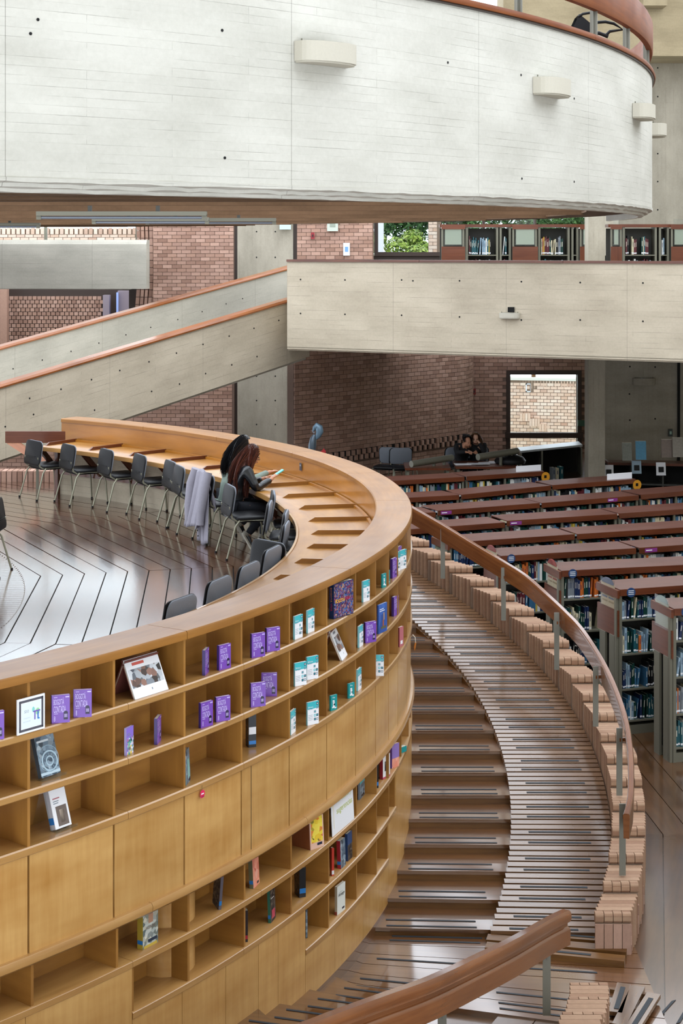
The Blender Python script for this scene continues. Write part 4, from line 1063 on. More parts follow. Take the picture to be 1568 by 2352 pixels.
# bushes
def bush(name, label, c, rx, ry, rz_, n, cols, seed):
    rg = random.Random(seed); n_ = NM(name+'_leaf'); g = n_.add('ShaderNodeNewGeometry')
    col = n_.ramp(g.outputs['Random Per Island'], [(i/(len(cols)-1), hexc(q)) for i, q in enumerate(cols)]); mt = n_.fin(col, .6, .3)
    root = empty(name, c, 0, label, 'bush'); mb = MB(); blobs = [(rg.uniform(-.7, .7)*rx, rg.uniform(-.5, .5)*ry, rg.uniform(-.5, .6)*rz_, rg.uniform(.28, .5)) for _ in range(14)]
    for i in range(n):
        bx, by, bz, br = rg.choice(blobs); v = Vector((rg.gauss(0, 1), rg.gauss(0, 1), rg.gauss(0, 1))).normalized(); r_ = br*(.75+.3*rg.random())
        p = Vector((bx+v.x*r_*rx*.6, by+v.y*r_*ry*.8, bz+v.z*r_*rz_*.8)); t = v.orthogonal().normalized(); t.rotate(Matrix.Rotation(rg.uniform(0, 6.28), 3, v)); t = (t+v*rg.uniform(-.6, .6)).normalized(); b = v.cross(t)
        s = rg.uniform(.045, .085); mb.face([p-t*s, p-b*s*.45, p+t*s, p+b*s*.45])
    mb.obj('foliage', mt, root, kind='stuff')
    mb = MB(); mb.tube([(0, 0, -1.0-c[2]), (0, 0, 0)], .06); mb.obj('trunk', M['riser'], root)
bush('bush', 'yellow-green bush outside the upper window, lower left', (X(912, 43), 43, 5.3), 1.3, .8, .8, 7500, ['#5f7d2c', '#86a03c', '#a5b656', '#3f5c20', '#b9c47a'], 1)
bush('bush', 'dark green bush behind the yellow-green one outside the upper window', (X(940, 45), 45.4, 6.2), 2.2, .9, 1.25, 9500, ['#1f3a1c', '#35552a', '#4d7040', '#28422a', '#6b8c56'], 2)
bush('bush', 'row of green shrubs seen above the upper bookshelves', (X(1225, 45), 45.0, 6.1), 3.1, .8, 1.0, 8000, ['#2a4722', '#45683a', '#5d8148', '#6f8f5c'], 3)
# ================================================================== BOOKS AND STEEL STACKS
BC = {'dark green': '#143a34', 'teal': '#235760', 'pale blue': '#8aa3b4', 'dark blue': '#1c2c50', 'white': '#d9dad6', 'cream': '#cdc3a4', 'black': '#16171a', 'blue': '#3b6a8c', 'maroon': '#5a2028', 'orange': '#c8692c', 'grey': '#7c8288', 'yellow': '#c9b04a', 'purple': '#5c3f7a', 'brown': '#5f4630'}
BM = {k: plain('cover_'+k.replace(' ', '_'), v, .35, .5, nz=.08) for k, v in BC.items()}
BMESH = {}
def book_mesh(col, lab=True):
    if (col, lab) in BMESH: return BMESH[(col, lab)]
    mb = MB()   # unit: thickness 1 (x), depth .17 (y), height 1 (z); spine faces -y
    mb.box((0, 0, 0), (1, 0, 0), (0, .004, 0), (0, 0, 1)); mb.box((0, 0, 0), (.08, 0, 0), (0, .16, 0), (0, 0, 1)); mb.box((.92, 0, 0), (.08, 0, 0), (0, .16, 0), (0, 0, 1))
    mb.box((.06, .003, .01), (.88, 0, 0), (0, .15, 0), (0, 0, .97), 1)
    if lab: mb.box((.04, -.0006, .06), (.92, 0, 0), (0, .001, 0), (0, 0, .08), 2); 
    mb.box((.38, -.0006, .5), (.24, 0, 0), (0, .001, 0), (0, 0, .3), 3)
    me = mb.mesh('book', [BM[col], M['pages'], M['white'], M['pages'] if col in ('dark green', 'black', 'dark blue', 'maroon', 'teal', 'blue', 'purple', 'brown') else BM['dark blue']])
    BMESH[(col, lab)] = me; return me
ORD = ['first', 'second', 'third', 'fourth', 'fifth', 'sixth', 'seventh', 'eighth', 'ninth', 'tenth', 'eleventh', 'twelfth', 'thirteenth', 'fourteenth', 'fifteenth', 'sixteenth', 'seventeenth', 'eighteenth', 'nineteenth', 'twentieth', 'twenty-first', 'twenty-second', 'twenty-third', 'twenty-fourth', 'twenty-fifth', 'twenty-sixth', 'twenty-seventh', 'twenty-eighth', 'twenty-ninth', 'thirtieth', 'thirty-first', 'thirty-second', 'thirty-third', 'thirty-fourth', 'thirty-fifth', 'thirty-sixth', 'thirty-seventh', 'thirty-eighth', 'thirty-ninth', 'fortieth']
rb = random.Random(11)
REST = {}
NIND = [0]
def fill(o, d, nrm, length, hmax, shelf_desc, individual, cols=None, gap=0.12, run=None, hbase=.24, group=None):
    """books along direction d from o; nrm = outward normal of the face; spines 4 cm behind the edge"""
    u = .01; k = 0; rz = math.atan2(d.y, d.x); cols = cols or ['dark green']*6+['teal']*2+['pale blue']*3+['white']*5+['cream']*2+['dark blue']*3+['black']*2+['blue']*2+['grey']*2+['maroon', 'yellow', 'orange']
    c = rb.choice(cols)
    while u < length-.03:
        if rb.random() < .02*gap*10 and not run: u += rb.uniform(.02, .12); continue
        if rb.random() < .55: c = rb.choice(cols)
        w = rb.uniform(.014, .036); h = min(hmax-.02, hbase+rb.uniform(-.05, .05)); p = o+d*u-nrm*rb.uniform(.03, .05)
        if run: w, h, c = run
        if u+w > length: break
        if individual and k < (individual if individual is not True else 40):
            b = link('book', book_mesh(c), None, p, rz, f"{c} book, {ORD[k]} from left, {shelf_desc}", 'book', group or 'books: '+shelf_desc)
            b.scale = (w-.001, 1, h); NIND[0] += 1
            if rb.random() < .12 and not run: b.rotation_euler = (0, math.radians(rb.uniform(3, 9)), rz); u += .03*1
        else:
            REST.setdefault(c, MB()); m_ = REST[c]; m_.box(p, d*(w-.001), -nrm*.16, Vector((0, 0, h)))
        u += w; k += 1
SH = 1.66
def stack(P0, P1, desc, lab, left_end=False, right_end=False, sign=None, mid=True, books={}, levels=(1.31, .92, .52, .16), ZF=0.0, H=SH, poster=None, front_only=True, dense=1):
    """one steel double bookcase: P0,P1 = front top edge ends (world xy)"""
    P0 = Vector((P0[0], P0[1], 0)); P1 = Vector((P1[0], P1[1], 0)); d = P1-P0; Lg = d.length; d.normalize(); nr = Vector((d.y, -d.x, 0)); D = .52
    root = empty('steel_bookcase', P0+Vector((0, 0, ZF)), 0, lab, 'bookcase', 'steel library bookcases')
    Z = lambda z: Vector((0, 0, z))
    def part(nm, o, a, b, c, mt): 
        mb = MB(); mb.box(o, a, b, c); ob = mb.obj(nm, mt, root); return ob
    part('top_board', Z(H-.012)+d*.004+nr*.005, d*(Lg-.008), -nr*(D+.01), Z(.012), M['topwood'])
    part('front_fascia', Z(H-.075)+d*.004+nr*.012, d*(Lg-.008), -nr*.02, Z(.072), M['redwood'])
    part('back_fascia', Z(H-.075)+d*.004-nr*(D), d*(Lg-.008), nr*.02, Z(.072), M['redwood'])
    nb = max(1, round(Lg/.92)); bw = Lg/nb
    for i in range(nb+1):
        q = d*(min(max(i*bw, .02), Lg-.02)-.018); part('upright', q-nr*.01+Z(0), d*.036, -nr*.03, Z(H-.07), M['steel'])
        part('end_plate', q+d*.014-nr*.04, d*.008, -nr*(D-.08), Z(H-.08), M['steel2'])
    part('center_panel', Z(.08)-nr*(D/2)+d*.02, d*(Lg-.04), -nr*.01, Z(H-.16), M['steel2'])
    part('base_plinth', d*.01-nr*.02, d*(Lg-.02), -nr*(D-.04), Z(.10), M['steel'])
    for i in range(nb):
        for li, z in enumerate(levels):
            part('shelf', Z(z-.02)+d*(i*bw+.02)-nr*.015, d*(bw-.04), -nr*(D/2-.03), Z(.02), M['steel'])
            hm = (levels[li-1]-.03 if li else H-.09)-z
            ind = books.get((i, li), 0)
            fill(P0+Z(ZF+z)+d*(i*bw+.035), d, nr, bw-.07, hm, f"{['top', 'second', 'third', 'bottom'][li]} shelf, left bay, {desc}", ind, gap=.1)
    if left_end or right_end:
        s = -1 if left_end else 1; e = Z(0) if left_end else d*Lg; dd = d*s
        part('end_top_rail', e+Z(H-.10)+nr*.012, dd*.03, -nr*(D+.02), Z(.09), M['redwood'])
        part('end_panel', e+Z(1.12)+nr*.0, dd*.02, -nr*D, Z(.30), M['redwood'])
        for q in (.06, .30): part('end_column', e-nr*q, dd*.03, -nr*.14, Z(1.12), M['steel'])
        part('end_column', e-nr*.02+Z(0), dd*.03, -nr*.05, Z(H-.1), M['steel'])
        part('acrylic_holder', e+Z(1.40)+dd*.018-nr*.08, dd*.004, -nr*.36, Z(.34), M['acrylic'])
        pc_, band = poster or ('#d8c8ae', '#b8564e')
        po = part('poster_sheet', e+Z(1.42)+dd*.012-nr*.09, dd*.003, -nr*.34, Z(.27), plain('poster', pc_, .6))
        mb = MB(); n_ = 14; cc = e+Z(H+.02)+dd*.012-nr*.26; pts = [cc+(-nr)*(.15*math.cos(PI*i/n_))+Z(.07*math.sin(PI*i/n_)) for i in range(n_+1)]
        mb.face([p+dd*.006 for p in pts]); mb.face([p for p in pts[::-1]]); o_ = mb.obj('poster_arch', plain('poster_arch', band, .6), root)
        for k in range(4):
            for c2 in range(2):
                if poster and poster[0] == '#8d8a72': continue
                mb = MB(); mb.box(e+Z(1.47+.045*k)+dd*.0155-nr*(.11+.16*c2), dd*.001, -nr*.13, Z(.02)); mb.obj('text_block', plain('poster_print', band if k % 2 else '#a99478', .6), root)
    if sign:
        px0, kind = sign
        if kind == 'blue':
            mb = MB(); c = d*.14+nr*.016+Z(H-.04); pts = [c+d*(.055*math.cos(2*PI*i/20))+Z(.055*math.sin(2*PI*i/20)) for i in range(20)]; mb.face(pts); mb.face([p-nr*.003 for p in pts[::-1]]); mb.obj('round_sign', plain('blue_sign', '#1f3c66', .5), root)
            for k in range(3): mb = MB(); mb.box(c+nr*.001-d*.035+Z(-.024+.02*k), d*.07, -nr*.0008, Z(.007)); mb.obj('sign_print', M['white'], root)
        if kind == 'purple':
            q = d*px0+nr*.014+Z(H-.065); mb = MB(); mb.box(q, d*.18, -nr*.002, Z(.05)); mb.obj('shelf_sign', plain('purple_sign', '#7d2f7c', .5), root)
            mb = MB(); mb.box(q+nr*.001+d*.015+Z(.02), d*.09, -nr*.001, Z(.012)); mb.obj('sign_print', M['white'], root)
        if kind == 'orange':
            mb = MB(); c = d*(Lg+.02)+nr*.02+Z(H-.1); pts = [c+d*(.085*math.cos(2*PI*i/20))+Z(.085*math.sin(2*PI*i/20)) for i in range(20)]; mb.face(pts); mb.face([p-nr*.004 for p in pts[::-1]]); mb.obj('round_sign', plain('orange_sign', '#c98a1e', .5), root)
            mb = MB(); mb.box(c+nr*.001-d*.03-Z(.02), d*.05, -nr*.001, Z(.05)); mb.obj('sign_print', M['black'], root)
            mb = MB(); mb.box(d*(Lg-.50)+Z(H+.0)-nr*.1, d*.5, -nr*.004, Z(.10)); mb.obj('acrylic_sign', M['white'], root)
    return root
hT = EYE-SH
def tp(px, py): Y = F*hT/(py-HY); return ((px-CXP)/F*Y, Y)
def ext(a, b, l):
    """extend the line a->b beyond b so that its length is l"""
    a = Vector(a); b = Vector(b); d = (b-a).normalized(); return tuple(a+d*l)
# nearest rows first
def row(pts, desc, **k):
    pass
a = tp(1546, 1398); b = ext(a, (a[0]+1, a[1]+.24), 1.85); stack(a, b, 'nearest steel bookcase', 'nearest steel bookcase at the right edge, its end panel showing a green poster', left_end=True, sign=(.1, 'blue'), books={(0, 0): 4, (0, 1): 4, (0, 2): 4, (0, 3): 4}, poster=('#8d8a72', '#8d9a94'))
a = tp(1422, 1354); b = tp(1568, 1344); b = ext(a, b, 2.75); stack(a, b, 'second nearest steel bookcase', 'second nearest steel bookcase with a pink printed poster on its end panel', left_end=True, sign=(.1, 'blue'), books={(0, 0): 32, (0, 1): 32, (0, 2): 30, (0, 3): 20}, poster=('#c9b49a', '#7a7f90'))
a = tp(1288.6, 1310.6); b = tp(1568, 1297); b = ext(a, b, 2.75); stack(a, b, 'third nearest steel bookcase', 'third nearest steel bookcase with a red arched poster on its end', left_end=True, sign=(.1, 'blue'), books={(0, 0): 26, (0, 1): 24, (0, 2): 14}, poster=('#d2bfa2', '#a8524c'))
a = tp(1149, 1276.6); b = tp(1460, 1258.6); stack(a, b, 'fourth nearest steel bookcase', 'fourth nearest steel bookcase, left unit behind the curved handrail', left_end=True, sign=(.1, 'blue'), books={(0, 0): 18, (0, 1): 14}, poster=('#d2bfa2', '#a8605c'))
a = tp(1467, 1258); b = tp(1568, 1251); b = ext(a, b, 1.85); stack(a, b, 'right unit of the fourth bookcase row', 'right unit of the fourth bookcase row, with a purple shelf sign', sign=(.08, 'purple'))
a = tp(1032, 1246); b = tp(1319, 1226.6); stack(a, b, 'fifth nearest steel bookcase', 'fifth nearest steel bookcase with a row of matching pale volumes at its left end', left_end=True, books={(0, 0): 22}, poster=('#8d8a72', '#8d9a94'))
a = tp(1324, 1226.3); b = tp(1568, 1211); b = ext(a, b, 1.95); stack(a, b, 'right unit of the fifth bookcase row', 'right unit of the fifth bookcase row behind the third nearest bookcase')
def b_(p, q, l=None): return (tp(*p), tp(*q) if l is None else ext(tp(*p), tp(*q), l))
for (p, q, l, lab, kw) in [
    ((860, 1221), (1159, 1199.5), None, 'left unit of the sixth bookcase row, partly hidden by the handrail', {'books': {(0, 0): 8}}),
    ((1163, 1196), (1417, 1180), None, 'middle unit of the sixth bookcase row with a purple sign at its left', {'sign': (.05, 'purple')}),
    ((1421, 1179), (1568, 1169), 1.9, 'right unit of the sixth bookcase row at the right edge', {}),
    ((870, 1184), (1000, 1176), None, 'leftmost short unit of the seventh bookcase row next to the bookcase rim', {}),
    ((1004, 1172.5), (1239, 1155), None, 'second unit of the seventh bookcase row with a purple sign at its left', {'sign': (.05, 'purple')}),
    ((1243, 1155), (1466, 1137.5), None, 'third unit of the seventh bookcase row with a purple sign at its right', {'sign': (1.2, 'purple')}),
    ((1471, 1136), (1568, 1128), 1.4, 'right unit of the seventh bookcase row at the right edge', {}),
    ((860, 1147), (1054, 1136.5), None, 'left unit of the eighth bookcase row behind the curved rim', {}),
    ((1059, 1136), (1264, 1115), None, 'middle unit of the eighth bookcase row', {}),
    ((1268, 1114), (1459, 1100), None, 'end unit of the eighth bookcase row with a round orange sign', {'sign': (0, 'orange')}),
    ((850, 1107), (1066, 1095), None, 'left unit of the farthest bookcase row, below the study tables', {}),
    ((1070, 1094), (1249, 1082), None, 'end unit of the farthest bookcase row with a round orange sign', {'sign': (0, 'orange')}),
]:
    A_, B_ = b_(p, q, l); stack(A_, B_, lab.split(' with')[0].split(',')[0].replace('left unit of the sixth bookcase row', 'sixth bookcase row'), lab, **kw)
# set of matching pale volumes on the fifth stack
# upper floor stacks behind the balcony
Yq = 33.4; ZU = 5.57-(515-562)/F*Yq-1.75
BAYN = {1070: 'left', 1147: 'narrow middle', 1236: 'right', 1312: 'end narrow', 1430: 'wide', 1513: 'narrow'}
def ustack(px0, px1, lab, desc, panels, cols_of):
    x0, x1 = X(px0, Yq), X(px1, Yq); root = empty('upper_bookcase', (x0, Yq, ZU), 0, lab, 'bookcase', 'bookcases on the upper floor'); H = 1.75; L = x1-x0
    def part(nm, x, y, z, w, d, h, mt): mb = MB(); mb.box((x, y, z), (w, 0, 0), (0, d, 0), (0, 0, h)); return mb.obj(nm, mt, root)
    part('top_board', 0, -.02, H-.06, L, .5, .06, M['redwood'])
    part('center_panel', .02, .40, 0, L-.04, .01, H-.08, M['steel2'])
    xs = []
    for p in panels:
        xa = X(p[0], Yq)-x0; xb = X(p[1], Yq)-x0; xs.append((xa, xb))
        part('end_panel', xa, -.22, H-.80, xb-xa, .02, .36, M['redwood']); part('end_top_rail', xa, -.22, H-.10, xb-xa, .03, .09, M['redwood'])
        part('acrylic_holder', xa+.05, -.21, H-.42, xb-xa-.1, .006, .52, M['acrylic']); part('poster_sheet', xa+.07, -.20, H-.40, xb-xa-.14, .003, .30, plain('green_poster', '#9fa493', .4))
        for q in (.0, .35, .65, .95): part('end_column', xa+(xb-xa-.03)*q, -.2, 0, .035, .02, H-.8 if 0 < q < .9 else H-.1, M['steel'])
    for (a, b) in cols_of:
        xa = X(a, Yq)-x0; xb = X(b, Yq)-x0
        part('upright', xa, 0, 0, .04, .4, H-.06, M['steel']); part('upright', xb-.04, 0, 0, .04, .4, H-.06, M['steel'])
        for li, z in enumerate((H-.60, H-1.06)):
            part('shelf', xa+.04, 0, z-.02, xb-xa-.08, .3, .02, M['steel'])
            fill(Vector((x0+xa+.05, Yq+.0, ZU+z)), Vector((1, 0, 0)), Vector((0, -1, 0)), (xb-xa-.1)*(.86 if li == 0 else .95), .5, f"{['upper', 'lower'][li]} shelf, {BAYN[a]} bay, {desc}", li == 0, hbase=.33, cols=['white', 'cream', 'pale blue', 'grey', 'black', 'dark green', 'orange', 'teal', 'dark blue', 'maroon', 'yellow'])
    return root
ustack(1010, 1352, 'long wooden-topped bookcase on the upper floor left of the column', 'bookcase left of pillar', [(1012, 1066), (1174, 1232), (1328, 1354)], [(1070, 1144), (1147, 1173), (1236, 1308), (1312, 1328)])
ustack(1396, 1640, 'wooden-topped bookcase on the upper floor right of the column', 'bookcase right of pillar', [(1398, 1424), (1536, 1600)], [(1430, 1508), (1513, 1536)])
for c, m_ in REST.items(): pass
big = MB(); mats = []
for i, (c, m_) in enumerate(REST.items()):
    o = len(big.v); big.v += m_.v; big.f += [tuple(q+o for q in f) for f in m_.f]; big.uv += m_.uv; big.mi += [i]*len(m_.f); mats.append(BM[c])
ob = big.obj('shelved_books', mats, None, kind='stuff'); tag(ob, 'the many remaining books packed on the deeper shelves of all the steel bookcases', 'books')

# ================================================================== FAR STUDY AREA
tabZ = 1.45
def tube_lamp(pa, pb, Y, lab, posts):
    root = empty('desk_lamp', (0, 0, 0), 0, lab, 'lamp'); a = at(pa[0], pa[1], Y); b = at(pb[0], pb[1], Y-.6)
    mb = MB(); mb.tube([a, b], .062, 14); mb.obj('lamp_tube', M['steel'], root, 50)
    for q in posts:
        p = a+(b-a)*q; mb = MB(); mb.tube([p, (p.x, p.y, tabZ)], .03, 8); mb.obj('stand', M['steel'], root, 50)
tube_lamp((1187, 1036), (1097, 1050), 32.0, 'grey tubular lamp over the far study table, in front of the bright window', (.15, .42))
tube_lamp((1038, 1051), (944, 1066), 31.9, 'grey tubular lamp over the far study table left of the two students', (.2, .45))
def study_table(px0, px1, Y, lab):
    root = empty('study_table', (X(px0, Y), Y, .85), 0, lab, 'table'); w = X(px1, Y)-X(px0, Y)
    mb = MB(); mb.box((0, 0, tabZ-.85-.04), (w, 0, 0), (0, .85, 0), (0, 0, .04)); mb.obj('tabletop', M['redwood'], root)
    for x in (.03, w-.08):
        for y in (.05, .75): mb = MB(); mb.box((x, y, 0), (.05, 0, 0), (0, .05, 0), (0, 0, tabZ-.89)); mb.obj('leg', M['steel'], root)
study_table(930, 1035, 31.3, 'dark red study table at the back below the brick wall'); study_table(1046, 1190, 31.5, 'dark red study table where two students sit over papers')
for i, (px, py, r, w) in enumerate([(1062, 1066, .1, .3), (1090, 1065, -.1, .3), (1118, 1063, .2, .28), (1138, 1061, -.2, .26), (1105, 1069, .05, .3)]):
    p = gnd(px, py, tabZ+.003+.004*i); p.y = min(max(p.y, 31.8), 32.2); p.x = X(px, p.y); mb = MB(); mb.cbox((0, 0, 0), w, .21, .006, r); o = mb.obj('paper_sheets', M['white']); o.location = p
    tag(o, ['leftmost sheets of paper under the dark-haired student\'s hand', 'white sheets between the two students', 'sheets before the long-haired student', 'rightmost loose sheets on the far table', 'sheets nearest the front edge of the far table'][i], 'paper', 'papers on the far study table')
bag = empty('black_bag', (0, 0, 0), 0, 'black bag lying on the far table to the right of the papers', 'bag')
mb = MB(); c = at(1171, 1056, 32.0)
mb.lathe((c.x, c.y, tabZ), [(.28, 0), (.30, .05), (.25, .12), (.12, .16), (0, .17)], 20); mb.obj('bag_body', M['black'], bag, 60)
mb = MB(); mb.tube([(c.x-.1, c.y, tabZ+.15), (c.x, c.y, tabZ+.2), (c.x+.1, c.y, tabZ+.15)], .012); mb.obj('handle', M['black'], bag, 60)
# counter below the window and low shelf unit
cn = empty('window_counter', (X(1195, 34), 34, .85), 0, 'pale-topped low counter with open shelves below the bright window', 'counter')
w = X(1352, 34)-X(1195, 34)
mb = MB(); mb.box((0, 0, .55), (w, .9, .02), (0, .6, 0), (0, 0, .04)); mb.obj('counter_top', plain('pale_top', '#b9c0c4', .3), cn)
for x in (0, .45, w-.05): mb = MB(); mb.box((x, .0+x*.6, -.4), (.03, 0, 0), (0, .5, 0), (0, 0, .95)); mb.obj('side_panel', M['steel'], cn)
mb = MB(); mb.box((0, .55, -.4), (w, .9, 0), (0, .02, 0), (0, 0, .95)); mb.obj('back_panel', M['black2'], cn)
for (px, c, h) in [(1269, 'grey', .26), (1277, 'cream', .25), (1287, 'teal', .28)]:
    o = link('book', book_mesh(c), None, at(px, 1104, 34.1), .3, f'{c} book standing inside the low counter under the window', 'book', 'books in the window counter'); o.scale = (.06, 1, h)
ds = empty('display_shelf', (X(1396, 32.4), 32.4, .85), 0, 'dark display shelf at the right with books propped on its wooden top', 'shelf')
w = X(1760, 32.4)-X(1396, 32.4); zt = 5.57-(1062-562)/F*32.4-.85
mb = MB(); mb.box((0, 0, zt-.05), (w, -.6, .02), (0, .45, 0), (0, 0, .05)); mb.obj('top_board', M['redwood'], ds)
mb = MB(); mb.box((.0, .38, -.8), (w, -.6, 0), (0, .02, 0), (0, 0, zt+.75)); mb.obj('back_panel', M['black2'], ds)
mb = MB(); mb.box((0, .02, zt-.42), (w, -.6, 0), (0, .36, 0), (0, 0, .03)); mb.obj('shelf', M['steel2'], ds)
for x in (.02, .42, 1.0, 1.6): mb = MB(); mb.box((x, .02-x*.2, -.8), (.03, 0, 0), (0, .36, 0), (0, 0, zt+.75)); mb.obj('upright', M['steel2'], ds)
for (px0, px1, y0, y1, col, lab) in [(1429, 1451, 1018, 1058, '#7d8074', 'grey-green picture book propped on the dark display shelf'), (1460, 1484, 1014, 1056, '#3f87a8', 'blue book standing on the dark display shelf'), (1519, 1544, 1010, 1051, '#7a6a5e', 'book with a brown and white cover on the display shelf, third from left'), (1545, 1568, 1006, 1050, '#8d867a', 'pale patterned book at the right edge on the display shelf')]:
    A_ = at(px0, y1, 32.2-(px0-1396)*.003); w_ = X(px1, A_.y)-A_.x; h_ = (y1-y0)/F*A_.y
    root = empty('propped_book', A_, 0, lab, 'book'); mb = MB(); mb.box((0, 0, 0), (w_, 0, 0), (0, .03, 0), (0, .05, h_)); mb.obj('cover', plain('cover_p', col, .4, nz=.35, scale=9), root)
    mb = MB(); mb.box((.006, .004, .004), (w_-.008, 0, 0), (0, .022, 0), (0, .05, h_)); mb.obj('pages', M['pages'], root)
for (px, py, c, lab) in [(1378, 1098, 'white', 'leaflet with dark print on the lower level of the display shelf'), (1462, 1088, 'pale blue', 'pale leaflet in the middle of the lower display shelf'), (1518, 1092, 'white', 'white magazine with a figure at the right of the lower display shelf')]:
    A_ = at(px+20 if px < 1400 else px, py, 32.1); root = empty('leaflet', A_, 0, lab, 'leaflet'); mb = MB(); mb.box((-.09, 0, 0), (.18, 0, 0), (0, .01, 0), (0, .05, .24)); mb.obj('sheet', M['white'] if c == 'white' else BM[c], root)
    mb = MB(); mb.box((-.05, -.002, .06), (.1, 0, 0), (0, .002, 0), (0, .02, .1)); mb.obj('print', M['black'], root)
# wall fittings
def wallbox(nm, px0, px1, py0, py1, Y, col, lab, cat, extra=None):
    A_ = at(px0, py1, Y); root = empty(nm, A_, 0, lab, cat); w_ = X(px1, Y)-X(px0, Y); h_ = (py1-py0)/F*Y
    mb = MB(); mb.box((0, -.05, 0), (w_, 0, 0), (0, .05, 0), (0, 0, h_)); mb.obj('body', plain(nm, col, .5), root)
    if extra: mb = MB(); mb.box((w_*.25, -.055, h_*.3), (w_*.5, 0, 0), (0, .005, 0), (0, 0, h_*.4)); mb.obj('print', plain(nm+'_print', extra, .5), root)
    return root
wallbox('fire_alarm', 714, 722, 534, 549, 37.55, '#8c2028', 'small red fire alarm on the upper brick wall', 'alarm', '#401015')
wallbox('ventilation_panel', 751, 776, 500, 531, 37.55, '#b9c0b4', 'pale square panel with a round mark on the upper brick wall', 'panel', '#8d9688')
wallbox('wall_notice', 788, 803, 558, 587, 37.55, '#dfe6ee', 'white printed notice low on the upper brick wall', 'notice', '#6f9ac9')
wallbox('wall_unit', 642, 668, 500, 527, 37.5, '#b9cfcf', 'pale blue-green box high on the concrete bay', 'box')
wallbox('fire_hose_box', 1083, 1092, 892, 906, 38.4, '#7a2018', 'small red box on the shaded brick beside the lit wall corner', 'alarm', '#401015')
wallbox('green_sign', 1326, 1342, 965, 978, 38.4, '#2c4a38', 'dark green sign right of the lower window', 'sign')
wallbox('wall_switch', 1534, 1543, 985, 1002, 34.15, '#26302a', 'small dark box with a white face on the right concrete wall', 'switch', '#9ab8a8')
# sculpture
sc_ = empty('sculpture', (0, 0, 0), 0, 'grey-blue abstract figure sculpture standing before the dark brick wall', 'sculpture'); Ys = 31.0
def sp_(px, py): return at(px, py, Ys)
mb = MB(); mb.tube([at(716, 1080, Ys), sp_(716, 1040), sp_(717, 1022), sp_(719, 1008), sp_(722, 998)], [.06, .07, .075, .06, .03], 14); mb.obj('body', plain('sculpture_grey', '#54606a', .35, .5, .5), sc_, 60)
mb = MB(); mb.tube([sp_(725, 1009), sp_(730, 1002), sp_(734, 992), sp_(732, 982), sp_(727, 978), sp_(722, 983), sp_(719, 990)], [.02, .05, .07, .075, .06, .04, .015], 14); mb.obj('head', plain('sculpture_blue', '#6c8698', .4, .5, .3), sc_, 60)
mb = MB(); mb.tube([sp_(722, 994), sp_(719, 993), sp_(716, 988)], [.02, .015, .006], 8); mb.obj('beak', M['fabric'], sc_, 60)
boxo('base', at(708, 1085, Ys)+Vector((0, -.1, 0)), (.18, 0, 0), (0, .2, 0), (0, 0, -(at(708, 1085, Ys).z-.85)), M['redwood'], sc_)
rd_ = empty('red_paper_star', (0, 0, 0), 0, 'small pointed red paper object beside the sculpture', 'decoration')
mb = MB(); p = [sp_(735, 1040), sp_(744, 1030), sp_(745, 1034), sp_(748, 1036), sp_(748, 1044)]
mb.face(p); mb.face([q+Vector((0, .1, 0)) for q in p[::-1]]); 
for i in range(5): j = (i+1) % 5; mb.face([p[j], p[i], p[i]+Vector((0, .1, 0)), p[j]+Vector((0, .1, 0))])
mb.obj('paper', plain('red_paper', '#a81f26', .5), rd_)
mb = MB(); q = sp_(742, 1044); mb.tube([(q.x, q.y+.05, q.z), (q.x, q.y+.05, .85)], .02); mb.obj('stand', M['steel2'], rd_)
print('individual books', NIND[0])
